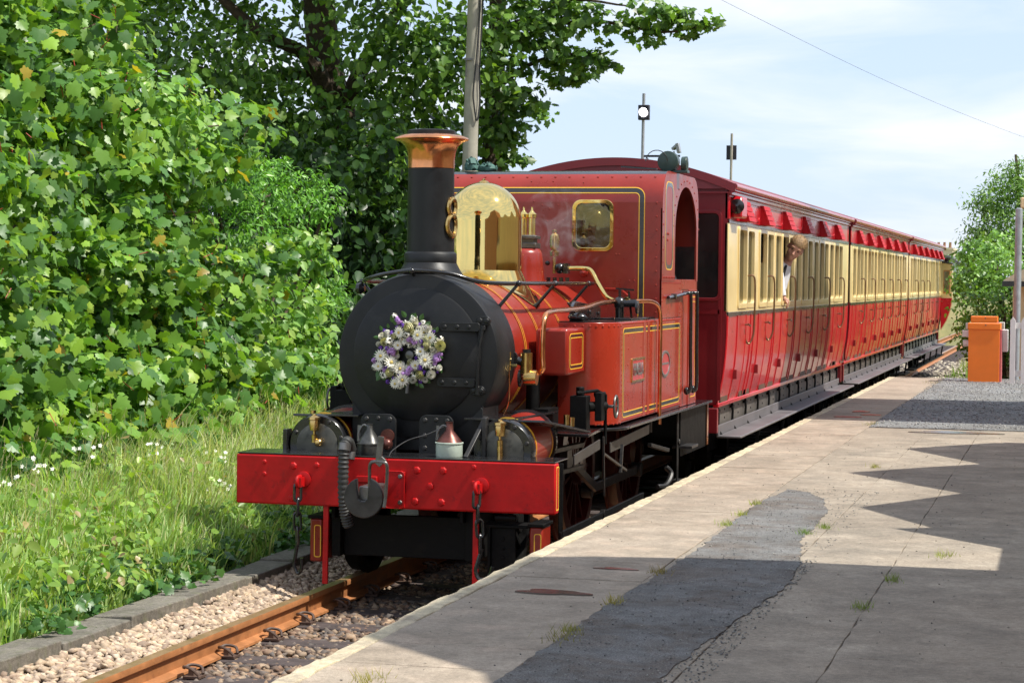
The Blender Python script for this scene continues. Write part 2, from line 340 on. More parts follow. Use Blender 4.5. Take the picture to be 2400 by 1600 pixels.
def smooth_path(pts, k=6):
    P_ = [Vector(p) for p in pts]; P_ = [P_[0]*2-P_[1]] + P_ + [P_[-1]*2-P_[-2]]; out = []
    for i in range(1, len(P_)-2):
        a, b, c, d = P_[i-1:i+3]
        for j in range(k):
            t = j/k; out.append(.5*((2*b) + (c-a)*t + (2*a-5*b+4*c-d)*t*t + (3*b-a-3*c+d)*t**3))
    out.append(P_[-2]); return out
def rrect(u0, u1, v0, v1, r, k=5):
    pts = []
    for cu, cv, a0 in ((u1-r, v1-r, 0), (u0+r, v1-r, 90), (u0+r, v0+r, 180), (u1-r, v0+r, 270)):
        for i in range(k+1):
            a = R_(a0+90*i/k); pts.append((cu+r*math.cos(a), cv+r*math.sin(a)))
    return pts
def circ(cu, cv, r, n=32, a0=0): return [(cu+r*math.cos(a0+2*math.pi*i/n), cv+r*math.sin(a0+2*math.pi*i/n)) for i in range(n)]
def lining(parent, axis, w0, w1, u0, u1, v0, v1, r=.05, band=.03, line=.007, name='lining'):
    """yellow - black - yellow border, thin raised flat strips on the plane axis = w0..w1"""
    def rr(d): return rrect(u0+d, u1-d, v0+d, v1-d, max(.004, r-d))
    a = MB(); a.ring(rr(0), rr(line), axis, w0, w1); a.ring(rr(line+band), rr(2*line+band), axis, w0, w1)
    a.build('yellow_lining', 'yellow', parent, flat=True)
    b = MB(); b.ring(rr(line), rr(line+band), axis, w0, w1 - (w1-w0)*.2); b.build('black_lining', 'liningblack', parent, flat=True)
def np_mesh(name, verts, faces, mat, parent=None, tint=None, smooth=False):
    """verts (N,3); faces (F,k) constant k; tint (F,3) face colours"""
    me = bpy.data.meshes.new(name); F, k = faces.shape
    me.vertices.add(len(verts)); me.vertices.foreach_set('co', verts.astype(np.float32).ravel())
    me.loops.add(F*k); me.loops.foreach_set('vertex_index', faces.astype(np.int32).ravel())
    me.polygons.add(F); me.polygons.foreach_set('loop_start', np.arange(0, F*k, k, dtype=np.int32))
    me.update(calc_edges=True)
    me.materials.append(M[mat])
    if tint is not None:
        a = me.attributes.new('tint', 'FLOAT_COLOR', 'FACE'); c = np.ones((F, 4), np.float32); c[:, :3] = tint; a.data.foreach_set('color', c.ravel())
    if smooth: me.shade_smooth()
    o = bpy.data.objects.new(name, me); COL.objects.link(o)
    if parent is not None: o.parent = parent
    return o
# ------------------------------------------------------------------ ground, track, kerb, platform
def hgt(x, y):
    z = -.22
    if x < -1.15: z = min(1, (-1.15-x)/1.6)*.36
    if x < -2.75: z = .36 + min(.35, (-2.75-x)*.12)
    if y > 26 and x > -1.4:
        t = min(1, max(0, (abs(x)-1.5)/1.5)); z = -.22 + t*.15 + min(1, max(0, (y-60)/40))*1.7*(1 if y > 80 else t)
    if y > 60 and x <= -1.4: z = max(z, min(1, (y-60)/40)*1.5)
    return z
def build_ground():
    xs = [-1500, -500, -150, -60, -30, -18, -12, -8, -6, -5, -4.2, -3.6, -3.1, -2.75, -2.4, -2.1, -1.8, -1.5, -1.3, -1.15, -1.14, -.9, -.4, .4, 1, 1.5, 2, 3, 4, 6, 9, 14, 25, 60, 150, 500, 1500]
    ys = [-400, -60, -20, -12, -8] + [i*.8 - 6 for i in range(24)] + [14, 16, 18, 20, 22, 24, 26, 28, 32, 36, 40, 45, 50, 55, 60, 65, 70, 75, 80, 85, 90, 100, 130, 200, 400, 900, 3000]
    vs = [(x, y, hgt(x, y) + (random.uniform(-.03, .03) if -8 < x < -1.2 and y < 30 else 0)) for y in ys for x in xs]; n = len(xs)
    fs = [(j*n+i, j*n+i+1, (j+1)*n+i+1, (j+1)*n+i) for j in range(len(ys)-1) for i in range(n-1)]
    m = MB(); m.add(vs, fs); m.build('ground', 'grassland', kind='structure', angle=80)
build_ground()
def sheet(name, x0, x1, y0, y1, z, mat, dx, dy, amp, kind='structure'):
    nx = int((x1-x0)/dx)+1; ny = int((y1-y0)/dy)+1
    X, Y = np.meshgrid(np.linspace(x0, x1, nx), np.linspace(y0, y1, ny)); Z = z + rng.uniform(-amp, amp, X.shape)
    v = np.stack([X, Y, Z], -1).reshape(-1, 3); i = np.arange(nx-1)[None]+nx*np.arange(ny-1)[:, None]; i = i.reshape(-1)
    o = np_mesh(name, v, np.stack([i, i+1, i+1+nx, i+nx], 1), mat, smooth=True); o['kind'] = kind; return o
sheet('ballast_shoulder', -.93, -.54, -8, 14, -.075, 'ballastsoil', .06, .1, .014)
sheet('track_bed', -.95, 1.27, -8, 60, -.185, 'soil', .08, .12, .012)
def scatter_stones(name, N, xr, yr, zf, s0, s1, cols, parent=None, flat=.6, yexp=1.0):
    """angular ballast stones: jittered icosahedron-like blobs"""
    T = np.array([(0, 0, 1), (.9, 0, .4), (.28, .85, .4), (-.72, .53, .4), (-.72, -.53, .4), (.28, -.85, .4), (.72, .53, -.4), (-.28, .85, -.4), (-.9, 0, -.4), (-.28, -.85, -.4), (.72, -.53, -.4), (0, 0, -1)])
    Fc = np.array([(0, 1, 2), (0, 2, 3), (0, 3, 4), (0, 4, 5), (0, 5, 1), (1, 6, 2), (2, 6, 7), (2, 7, 3), (3, 7, 8), (3, 8, 4), (4, 8, 9), (4, 9, 5), (5, 9, 10), (5, 10, 1), (1, 10, 6), (11, 7, 6), (11, 8, 7), (11, 9, 8), (11, 10, 9), (11, 6, 10)])
    x = rng.uniform(*xr, N); y = yr[0] + (yr[1]-yr[0])*rng.random(N)**yexp
    s = rng.uniform(s0, s1, N)
    V = T[None]*rng.uniform(.5, 1.4, (N, 12, 1))*(s[:, None, None])*np.stack([rng.uniform(.8, 1.3, N), rng.uniform(.7, 1.1, N), rng.uniform(flat*.7, flat*1.3, N)], 1)[:, None]
    a = rng.uniform(0, 6.28, N); b = rng.uniform(-.5, .5, N); ca, sa, cb, sb = np.cos(a), np.sin(a), np.cos(b), np.sin(b)
    X, Y, Z = V[..., 0], V[..., 1], V[..., 2]; Y, Z = Y*cb[:, None]-Z*sb[:, None], Y*sb[:, None]+Z*cb[:, None]
    X, Y = X*ca[:, None]-Y*sa[:, None], X*sa[:, None]+Y*ca[:, None]
    z = zf(x, y) + s*flat*.35
    V = np.stack([X+x[:, None], Y+y[:, None], Z+z[:, None]], -1).reshape(-1, 3)
    F = (Fc[None] + 12*np.arange(N)[:, None, None]).reshape(-1, 3)
    C = np.array(cols)[rng.integers(0, len(cols), N)]*rng.uniform(.75, 1.2, (N, 1)); C = np.repeat(C, 20, 0)
    o = np_mesh(name, V, F, 'stone', parent, C); o['kind'] = 'stuff'; return o
tan = [(.50, .38, .26), (.42, .32, .22), (.36, .27, .19), (.30, .22, .16), (.46, .36, .27)]
brown = [(.17, .105, .07), (.11, .075, .055), (.22, .145, .095), (.10, .085, .075), (.26, .175, .11), (.15, .12, .10), (.30, .22, .15)]
tag(scatter_stones('pale_ballast', 9000, (-.93, -.54), (-5.5, 7), lambda x, y: -.10 + np.clip((-.54-x)/.38, 0, 1)*.11, .014, .034, tan), 'tan crushed stone ballast heaped between the left rail and the kerb', 'ballast')
tag(scatter_stones('dark_ballast', 15000, (-.44, 1.26), (-5.5, 5), lambda x, y: np.full_like(x, -.17), .012, .034, brown), 'brown stone ballast lying between the rails beside the platform', 'ballast')
tag(scatter_stones('far_ballast', 4000, (-1.3, 2.2), (23, 48), lambda x, y: np.full_like(x, -.18), .03, .06, [(.34, .29, .22), (.26, .22, .17), (.42, .37, .28)]), 'pale ballast on the empty track beyond the last coach', 'ballast')

track = empty('railway_track', (0, 0, -.15)); tag(track, 'narrow gauge railway track with rusty orange rails on dark sleepers', 'railway track')
RP = [(-.033, 0), (-.036, -.012), (-.034, -.034), (-.011, -.045), (-.009, -.115), (-.058, -.132), (-.060, -.145), (.060, -.145), (.058, -.132), (.009, -.115), (.011, -.045), (.034, -.034), (.036, -.012), (.033, 0)]
for cx, lb in ((-.49, 'nearer rusty left hand rail seen in sunlight'), (.49, 'right hand rail close to the platform')):
    m = MB(); ys = [-8 + i*1.0 for i in range(0, 110)]
    n = len(RP); vs = [(cx+u, y, v+.15) for y in ys for u, v in RP]
    fs = [(k*n+i, k*n+(i+1) % n, (k+1)*n+(i+1) % n, (k+1)*n+i) for k in range(len(ys)-1) for i in range(n)] + [tuple(range(n)), tuple(range((len(ys)-1)*n, len(ys)*n))[::-1]]
    m.add(vs, fs)
    for q_ in range(len(m.f)-2):
        if q_ % n == n-1: m.m[q_] = 1
    m.build('rail', ['rail', 'railtop'], track, angle=30)
m = MB(); m.box(-.98, 1.0, -.11, .11, -.13, .0)
sl0 = m.build('sleeper', 'sleeper', track, bevel=.008); sl0.location = (0, -.45-.63*8, -.0)
cm = MB()
cm.box(.065, .16, -.05, .05, 0, .012); cm.box(.085, .115, -.02, .02, .012, .05)
cm.tube(smooth_path([(.155, -.045, .02), (.12, -.06, .055), (.07, -.04, .062), (.055, 0, .05), (.075, .04, .06), (.13, .05, .05), (.15, .03, .018)], 4), .0085, 7)
clipm = cm.build('rail_clip', 'clip', sl0)
clipm.location = (-.49, 0, .005)
clips_proto = [clipm] + [share(clipm, parent=sl0, loc=l, rot=(0, 0, r)) for l, r in (((-.49, 0, .005), math.pi), ((.49, 0, .005), 0), ((.49, 0, .005), math.pi))]
k = 0
for i in range(1, 110):
    y = -.45-.63*8 + .63*i
    if y > 64: break
    c = share(sl0, parent=track, loc=(random.uniform(-.03, .03), y + random.uniform(-.02, .02), 0), rot=(0, 0, random.uniform(-.012, .012)))
    if y < 2.2:
        for q in clips_proto: share(q, parent=c)

# kerb: concrete edging stones along the bank
kerb = empty('kerb', (-1.05, 0, 0)); kerb['kind'] = 'structure'; kerb.name = 'kerb'
y = -6.2
while y < 12:
    L_ = .86 + random.uniform(-.02, .02); m = MB(); j = lambda a=.006: random.uniform(-a, a)
    dz = random.uniform(-.012, .012)
    m.add([(-.12+j(.01), y+.005, -.25), (.13, y+.005, -.25), (.13, y+L_-.006, -.25), (-.12+j(.01), y+L_-.006, -.25), (-.12, y+.005, .075+dz+j()), (.128+j(), y+.005, .08+dz+j()), (.128+j(), y+L_-.006, .08+dz+j()), (-.12, y+L_-.006, .075+dz+j())],
          [(3, 2, 1, 0), (4, 5, 6, 7), (0, 1, 5, 4), (1, 2, 6, 5), (2, 3, 7, 6), (3, 0, 4, 7)])
    m.build('kerb_stone', 'kerb', kerb, bevel=.008); y += L_

# platform
plat = empty('platform', (0, 0, 0)); plat['kind'] = 'structure'
m = MB(); m.box(1.31, 7.5, -9, 22.4, -.24, .4715); m.build('platform_base', 'joint', plat)
m = MB()
for yy in np.arange(-9, 22.3, .45):
    m.box(1.30, 1.312, yy+.01, yy+.44, -.2, .43)
m.build('platform_face_blocks', 'kerb', plat, kind='stuff')
def slab(x0, x1, y0, y1, zt, mat, name, jit=.008, step=.18, th=.05, bev=.004):
    def side(p, q, nrm):
        n = max(1, int((Vector(q)-Vector(p)).length/step)); out = []
        for i in range(n):
            t = i/n; k_ = 0 if i == 0 else random.uniform(-jit, jit)
            out.append((p[0]+(q[0]-p[0])*t+nrm[0]*k_, p[1]+(q[1]-p[1])*t+nrm[1]*k_))
        return out
    g = .002
    x0 += g; x1 -= g; y0 += g; y1 -= g
    P_ = side((x0, y0), (x1, y0), (0, 1)) + side((x1, y0), (x1, y1), (1, 0)) + side((x1, y1), (x0, y1), (0, 1)) + side((x0, y1), (x0, y0), (1, 0))
    m = MB(); m.prism(P_, 'z', zt-th, zt); return m.build(name, mat, plat, flat=True, bevel=bev)
ys1 = [-6.4, -5.7, -4.95, -4.45, -3.87, -3.1, -2.34, -1.65, -1.0]
while ys1[-1] < 21.6: ys1.append(ys1[-1]+.69+random.uniform(-.03, .03))
ys1.append(22.4)
for a, b in zip(ys1[:-1], ys1[1:]):
    slab(1.275+random.uniform(-.006, .006), 1.368, a, b, .482+random.uniform(-.002, .002), 'edgepaint', 'coping_stone', jit=.011, step=.1, th=.09, bev=.008)
    slab(1.368, 2.082, a, b, .480+random.uniform(-.002, .002), 'concrete', 'paving_slab', jit=.005)
def rowslabs(x0, x1, y0, pitch, mat, jit):
    y = y0
    while y < 22.3:
        e = min(22.4, y+pitch+random.uniform(-.15, .15)); slab(x0, x1, y, e, .479+random.uniform(-.0015, .0015), mat, 'paving_slab', jit=jit, step=.14); y = e
rowslabs(2.082, 2.72, -6.85, 2.6, 'concrete2', .005)
rowslabs(2.72, 3.25, -6.85, 2.6, 'concrete2', .004)
rowslabs(3.25, 4.7, -6.85, 2.6, 'concrete2', .006)
rowslabs(4.7, 7.4, -8.2, 2.9, 'concrete2', .012)
def patch(name, pts, z, mat, jit, label=None, kind='structure', sub=5):
    P_ = []
    n = len(pts)
    for i in range(n):
        a, b = pts[i], pts[(i+1) % n]; L_ = math.dist(a, b); k_ = max(1, int(L_/.07)) if jit else 1
        for j in range(k_):
            t = j/k_; P_.append((a[0]+(b[0]-a[0])*t+random.uniform(-jit, jit), a[1]+(b[1]-a[1])*t+random.uniform(-jit, jit)))
    m = MB(); m.prism(P_, 'z', z-.01, z); o = m.build(name, mat, flat=True); o['kind'] = kind
    if label: o['label'] = label
    return o
patch('tarmac_patch', [(2.085, -7), (2.66, -7), (2.67, -5), (2.69, -4.2), (2.76, -2.93), (2.81, -2.2), (2.77, -1.5), (2.63, -.22), (2.63, .33), (2.61, 1.3), (2.49, 2.09), (2.35, 2.55), (2.16, 2.75), (2.09, 1.5), (2.13, -1.2), (2.08, -3.4)], .4845, 'tarmac', .014)
patch('far_tarmac_patch', [(2.1, 9.9), (7, 9.7), (7, 22.3), (2.2, 22.3), (2.12, 15)], .489, 'tarmac2', .02)
def puddle(cx, cy, rx, ry):
    pts = []
    for i in range(40):
        a = 2*math.pi*i/40; k_ = 1+.18*math.sin(3*a+cx*5)+.1*math.sin(5*a+cy); pts.append((cx+rx*k_*math.cos(a), cy+ry*k_*math.sin(a)))
    m = MB(); m.prism(pts, 'z', .478, .4915 if cx > 2.5 and cy > 9.9 else .486); o = m.build('puddle', 'puddle', flat=True); o['kind'] = 'structure'
for a in [(1.86, -1.93, .11, .035), (1.74, -2.86, .17, .07), (3.0, 9.4, .42, .16), (1.75, 12.6, .10, .14), (1.93, 12.0, .12, .10), (1.70, 11.5, .16, .09)]: puddle(*a)
gcols = [(.19, .19, .185), (.25, .245, .23), (.14, .14, .14), (.32, .31, .28)]
def zpl(x, y): return np.full_like(x, .489)
tag(scatter_stones('loose_chippings', 1500, (2.1, 2.85), (-6, 2.8), zpl, .002, .006, gcols), 'loose grey chippings scattered over the dark tarmac patch', 'gravel')
tag(scatter_stones('crumbled_edge', 1100, (2.62, 2.84), (-6, -1.2), lambda x, y: np.full_like(x, .481), .002, .007, gcols+[(.34, .33, .28)]), 'crumbled chippings along the right edge of the tarmac patch', 'gravel')
tag(scatter_stones('platform_grit', 700, (1.4, 4.4), (-6, 9), lambda x, y: np.full_like(x, .481), .002, .006, [(.09, .085, .08), (.2, .18, .15), (.3, .27, .22)]), 'specks of dark grit scattered over the concrete platform', 'grit')
tag(scatter_stones('far_chippings', 5000, (2.12, 4.2), (9.9, 22.3), zpl, .006, .014, [(.26, .265, .265), (.18, .18, .185), (.36, .36, .34)]), 'grey chippings covering the far end of the platform', 'gravel')

# ------------------------------------------------------------------ foliage tools
def leaf_template(kind):
    if kind == 'maple':
        o = [(0, 0), (.17, -.09), (.38, -.10), (.45, .05), (.40, .15), (.57, .30), (.53, .46), (.35, .46), (.36, .66), (.19, .68), (0, .95)]
        P_ = o + [(-x, y) for x, y in o[1:-1][::-1]]
        c = (0, .22)
        T = [(c[0], c[1], 0)] + [(x, y, -.18*abs(x)-.12*max(0, y-.3)) for x, y in P_]
    elif kind == 'oval':
        P_ = [(0, 0), (.24, .14), (.33, .40), (.24, .70), (0, 1.0), (-.24, .70), (-.33, .40), (-.24, .14)]
        T = [(0, .45, -.05)] + [(x, y, .16*abs(x)-.14*y*y) for x, y in P_]
    else:
        P_ = [(0, 0), (.15, .35), (.12, .7), (0, 1.0), (-.12, .7), (-.15, .35)]
        T = [(0, .5, -.04)] + [(x, y, .1*abs(x)-.1*y*y) for x, y in P_]
    T = np.array(T); n = len(T)-1
    F = np.array([(0, 1+i, 1+(i+1) % n) for i in range(n)])
    return T, F
def blob_leaves(blobs, per_m2, kind, size, cols, shell=.75, spray=7, upb=.5, out=.8, seed=1, spread=.16, face=(.35, -.6, .3)):
    """leaf sprays over the outer part of ellipsoids; returns verts, faces, tint and (pos, frame, size)"""
    g = np.random.default_rng(seed); T, Fc = leaf_template(kind); K = len(T)
    P_ = []; Nn = []; fc = np.array(face)
    for (x, y, z, r) in blobs:
        n = max(6, int(per_m2*12*r*r/spray*g.uniform(.45, 1.45))); d = g.normal(size=(n, 3)); d /= np.linalg.norm(d, axis=1, keepdims=True)
        rad = r*(shell + (1.18-shell)*g.random((n, 1))); c = np.array([x, y, z]) + d*rad*np.array([1.1, 1.1, .95])
        no = d*out + np.array([0, 0, upb]) + fc*.5 + g.normal(size=(n, 3))*.35
        P_.append(np.repeat(c, spray, 0)); Nn.append(np.repeat(no, spray, 0))
    P_ = np.concatenate(P_); Nn = np.concatenate(Nn); N = len(P_)
    P_ = P_ + g.normal(size=(N, 3))*np.array([spread, spread, spread*(.32 if kind == 'maple' else .5)]); Nn = Nn + g.normal(size=(N, 3))*.62
    Nn /= np.linalg.norm(Nn, axis=1, keepdims=True)
    dn = np.array([0, 0, -1.0])[None] + g.normal(size=(N, 3))*.7 + Nn*.3; ay = dn - Nn*(dn*Nn).sum(1, keepdims=True); ay /= np.linalg.norm(ay, axis=1, keepdims=True)
    ax = np.cross(ay, Nn); s = size*(.42+.85*g.random(N)**.8)
    V = P_[:, None] + s[:, None, None]*(T[None, :, 0:1]*ax[:, None] + T[None, :, 1:2]*ay[:, None] + T[None, :, 2:3]*Nn[:, None])
    F = Fc[None] + K*np.arange(N)[:, None, None]
    pal = np.array([c[:3] for c in cols]); pw = np.array([c[3] for c in cols]); pw = pw/pw.sum()
    sp = np.repeat(g.uniform(.75, 1.2, N//spray+1), spray)[:N]
    C = pal[g.choice(len(pal), N, p=pw)]*g.uniform(.8, 1.2, (N, 1))*sp[:, None]
    return V, F, C, (P_, ax, ay, Nn, s), T, Fc
def foliage(name, parent, res, mat, n_single=0, cam=np.array([4.17, -13, 2])):
    V, F, C, fr, T, Fc = res; N = len(V); single = np.zeros(N, bool)
    if n_single:
        P_, ax, ay, Nn, s = fr
        vd = cam-P_; dist = np.linalg.norm(vd, axis=1); vd /= dist[:, None]
        # leaves on the side towards the viewer, largest first, thinned
        key = s/dist*np.abs((Nn*vd).sum(1))
        o = np.argsort(-key)[:n_single*12]; o = o[np.argsort(-(P_[o, 0]*.5-P_[o, 1]*.25))][:n_single*4]; g = np.random.default_rng(5); o = g.permutation(o)[:n_single]; single[o] = True
        metas = []
        for ci in range(6):
            me = bpy.data.meshes.new('leaf'); me.from_pydata([tuple(t) for t in T], [], [tuple(int(q) for q in f) for f in Fc]); me.materials.append(M[mat])
            c = C[o[ci]] ; a = me.attributes.new('tint', 'FLOAT_COLOR', 'FACE'); a.data.foreach_set('color', np.tile(np.array([*c, 1.0]), len(Fc))); metas.append(me)
        for q, i in enumerate(o):
            ob = bpy.data.objects.new('leaf', metas[q % 6]); COL.objects.link(ob); ob.parent = parent
            m = Matrix([[*(ax[i]*s[i])], [*(ay[i]*s[i])], [*(Nn[i]*s[i])]]).transposed().to_4x4(); m.translation = Vector(P_[i])
            ob.matrix_basis = m
    kp = ~single; V = V[kp]; C = C[kp]; n = len(V); K = V.shape[1]
    F = (Fc[None] + K*np.arange(n)[:, None, None]).reshape(-1, 3)
    o = np_mesh(name, V.reshape(-1, 3), F, mat, parent, np.repeat(C, len(Fc), 0)); o['kind'] = 'stuff'; return o
def limb(m, pts, r0, r1, n=9):
    p = smooth_path(pts, 5); k_ = len(p); m.tube(p, [r0+(r1-r0)*i/(k_-1) for i in range(k_)], n)

SYC = [(-4.09, 1.99, 4.23, 0.28), (-4.33, 3.1, 4.48, 0.25), (-4.36, 4.14, 4.54, 0.29), (-4.36, 4.71, 4.58, 0.31), (-4.17, 2.25, 4.03, 0.28), (-4.09, 2.58, 3.93, 0.3), (-4.13, 3.66, 4.04, 0.33), (-4.05, 4.36, 4.13, 0.25), (-4.03, 2.09, 3.63, 0.24), (-4.08, 2.7, 3.71, 0.28), (-4.19, 3.81, 3.72, 0.35), (-4.23, 4.57, 3.8, 0.36), (-4.01, 1.99, 3.35, 0.27), (-4.09, 2.59, 3.29, 0.22), (-3.97, 3.23, 3.46, 0.31), (-3.9, 3.81, 3.43, 0.32), (-3.9, 5.65, 3.69, 0.14), (-3.7, 1.25, 2.88, 0.3), (-3.9, 2.42, 3.02, 0.29), (-4.07, 3.56, 3.07, 0.29), (-3.97, 4.81, 3.18, 0.24), (-3.7, 6.48, 3.37, 0.34), (-3.65, 1.26, 2.63, 0.24), (-3.73, 1.99, 2.66, 0.25), (-3.92, 3.02, 2.71, 0.25), (-3.8, 3.74, 2.8, 0.28), (-3.83, 4.44, 2.82, 0.34), (-3.79, 5.52, 2.9, 0.33), (-3.57, 1.16, 2.3, 0.21), (-3.69, 2.03, 2.41, 0.25), (-3.65, 2.54, 2.31, 0.21), (-3.77, 3.77, 2.33, 0.34), (-3.88, 4.72, 2.39, 0.32), (-3.69, 5.23, 2.48, 0.25), (-3.5, 1.06, 2.1, 0.26), (-3.65, 1.9, 1.99, 0.24), (-3.79, 2.96, 2.07, 0.26), (-3.62, 3.21, 2.01, 0.31), (-3.58, 4.11, 2.02, 0.31), (-3.64, 4.95, 2.13, 0.31), (-3.48, 5.7, 2.04, 0.25), (-3.67, 6.96, 2.19, 0.27), (-3.4, 0.82, 1.79, 0.23), (-3.47, 1.62, 1.77, 0.23), (-3.57, 2.44, 1.71, 0.22), (-3.73, 3.38, 1.71, 0.26), (-3.62, 4.11, 1.74, 0.29), (-3.6, 4.94, 1.68, 0.27), (-3.45, 0.99, 1.44, 0.25), (-3.37, 1.36, 1.54, 0.28), (-3.65, 2.35, 1.49, 0.23), (-3.69, 3.29, 1.47, 0.3), (-3.66, 4.16, 1.36, 0.23), (-3.44, 4.46, 1.33, 0.33), (-3.53, 5.52, 1.37, 0.35), (-3.23, 0.52, 1.13, 0.26), (-3.43, 1.51, 1.11, 0.25), (-3.34, 1.98, 1.07, 0.21), (-3.49, 3.15, 1.07, 0.3), (-3.54, 3.8, 1.1, 0.26), (-3.41, 4.46, 0.93, 0.32), (-3.36, 5.33, 0.96, 0.27)]
ELM = [(-3.99, 5.12, 3.46, 0.38), (-3.91, 4.06, 3.17, 0.35), (-3.88, 5.58, 3.19, 0.34), (-3.54, 5.89, 1.79, 0.3), (-3.52, 7.13, 1.72, 0.38), (-3.46, 6.37, 1.37, 0.36), (-3.26, 7.05, 1.32, 0.32), (-3.29, 5.89, 0.97, 0.29), (-3.36, 7.28, 0.96, 0.33), (-3.66, 8.0, 2.35, 0.07), (-3.48, 8.0, 2.26, 0.07), (-3.36, 8.0, 2.18, 0.05), (-3.14, 8.0, 1.08, 0.13), (-3.13, 8.0, 0.72, 0.13), (-3.43, 8.0, 2.4, 0.04)]
LAU = [(-3.99, 6.95, 2.96, 0.34), (-3.85, 7.81, 2.86, 0.31), (-3.88, 6.72, 2.43, 0.39), (-3.91, 8.3, 2.44, 0.22), (-3.69, 8.51, 1.77, 0.3), (-4.29, 9.0, 3.02, 0.26), (-3.99, 9.0, 2.97, 0.28), (-3.79, 9.0, 2.83, 0.21), (-4.49, 9.0, 3.15, 0.24), (-3.7, 9.0, 2.69, 0.12), (-4.04, 9.0, 2.69, 0.23), (-3.97, 9.5, 1.86, 0.24), (-3.77, 9.5, 1.76, 0.14), (-4.12, 9.5, 2.0, 0.14), (-3.77, 9.5, 2.05, 0.12)]
BIG = [(-12.46, 19.0, 6.6, 1.08), (-11.5, 20.0, 7.0, 1.24), (-9.74, 20.0, 6.95, 0.72), (-10.42, 19.0, 5.6, 0.77), (-8.75, 18.0, 5.27, 0.67), (-9.31, 18.0, 4.55, 0.67), (-8.93, 21.0, 6.71, 0.66), (-7.71, 19.0, 4.42, 0.61), (-8.54, 20.0, 5.47, 0.56), (-8.43, 19.0, 4.69, 0.48), (-6.59, 19.0, 5.94, 0.81), (-6.21, 20.0, 6.25, 0.83), (-5.49, 20.0, 5.49, 0.76), (-6.42, 20.0, 5.23, 0.76), (-6.36, 21.0, 4.27, 0.78), (-6.57, 19.0, 3.67, 0.6), (-6.61, 20.0, 2.9, 0.62), (-9.54, 21.0, 6.23, 0.51), (-4.92, 21.0, 6.14, 0.7), (-4.91, 21.0, 5.23, 0.56), (-4.42, 21.0, 6.33, 0.49), (-3.85, 21.0, 6.32, 0.35), (-4.06, 21.0, 5.64, 0.35), (-3.63, 21.0, 5.53, 0.31), (-4.55, 21.0, 4.88, 0.31), (-5.05, 21.0, 4.47, 0.35), (-3.28, 21.0, 5.69, 0.19), (-3.43, 21.0, 6.31, 0.28), (-2.79, 21.0, 6.23, 0.31), (-2.24, 21.0, 6.19, 0.31), (-1.82, 21.0, 6.14, 0.28), (-1.51, 21.0, 6.1, 0.14), (-2.51, 21.0, 5.88, 0.17), (-3.07, 21.0, 6.1, 0.24), (-4.54, 22.0, 4.79, 0.16), (-5.09, 22.0, 4.05, 0.16), (-4.91, 22.0, 4.03, 0.1), (-3.21, 21.0, 5.49, 0.1), (-3.77, 21.0, 5.22, 0.19), (-4.05, 21.0, 5.22, 0.17), (-4.76, 21.0, 4.33, 0.15), (-4.54, 21.0, 4.47, 0.14)]
IVY = [(-5.46, 22.0, 4.04, 0.27), (-5.47, 22.0, 4.54, 0.29), (-5.44, 22.0, 5.04, 0.29), (-7.41, 22.0, 2.08, 0.59), (-7.03, 22.0, 2.45, 0.51), (-8.34, 22.0, 2.07, 0.44), (-8.81, 22.0, 2.66, 0.59), (-7.8, 22.0, 2.81, 0.44), (-8.89, 21.0, 2.06, 0.72), (-7.87, 22.0, 1.49, 0.59)]
HEDGE_R = [(2.27, 33.0, 2.5, 0.41), (2.19, 32.0, 2.05, 0.36), (2.37, 31.0, 1.54, 0.39), (2.74, 32.0, 2.23, 0.45), (2.87, 31.0, 1.55, 0.44), (2.58, 34.0, 2.79, 0.33), (2.05, 33.0, 2.68, 0.2), (2.63, 31.0, 0.86, 0.44), (2.3, 31.0, 1.03, 0.35), (2.96, 31.0, 0.87, 0.35)]
TREE_R = [(2.05, 38.0, 3.25, 0.35), (2.43, 38.0, 3.64, 0.41), (2.14, 38.0, 3.94, 0.3), (2.47, 38.0, 4.33, 0.3), (2.72, 38.0, 3.84, 0.41), (2.8, 38.0, 4.63, 0.25), (1.77, 38.0, 3.05, 0.2), (2.35, 38.0, 3.05, 0.41), (2.83, 38.0, 3.06, 0.41), (2.9, 38.0, 4.24, 0.3)]
GR = [(.155, .30, .045, 4), (.10, .22, .045, 4), (.22, .37, .045, 3), (.075, .17, .045, 3), (.27, .38, .05, .8)]
SYC += [(-3.05+.1*math.sin(i*1.7), .1+i*.55, .78+.12*math.sin(i*2.3), .27) for i in range(13)] + [(-3.3+.1*math.sin(i*2.1), .2+i*.6, 1.15+.1*math.sin(i*1.3), .28) for i in range(11)]
t = empty('sycamore_tree', (-4.3, 3, .5)); tag(t, 'bright green broad leaved sycamore filling the left edge beside the line', 'tree')
t.location = (0, 0, 0)
res = blob_leaves(SYC, 185, 'maple', .118, GR + [(.40, .30, .04, .15)], seed=2, spray=9, spread=.12)
foliage('foliage', t, res, 'leaf', 280)
inner = [(x-.35, y+.35, z-.05, r*1.2) for x, y, z, r in SYC]
res = blob_leaves(inner, 34, 'maple', .13, GR, seed=3, spray=5, spread=.2, shell=.2); foliage('inner_foliage', t, res, 'leaf')
m = MB()
limb(m, [(-4.6, 3.2, .3), (-4.5, 3.1, 2), (-4.7, 3.2, 5.5)], .13, .06)
m.build('trunk', 'bark', t)
for i in range(26):
    x, y, z, r = SYC[(i*7) % len(SYC)]
    m = MB(); limb(m, [(-4.5, 3.1+(y-3)*.4, max(.6, z-1.0)), ((x-4.5)/2, (y+3.1)/2+.1, z-.2), (x+.05, y-.02, z+.1), (x+.1, y-.05, z-.02)], .013, .003, 5); m.build('branch', 'bark', t)
m = MB()
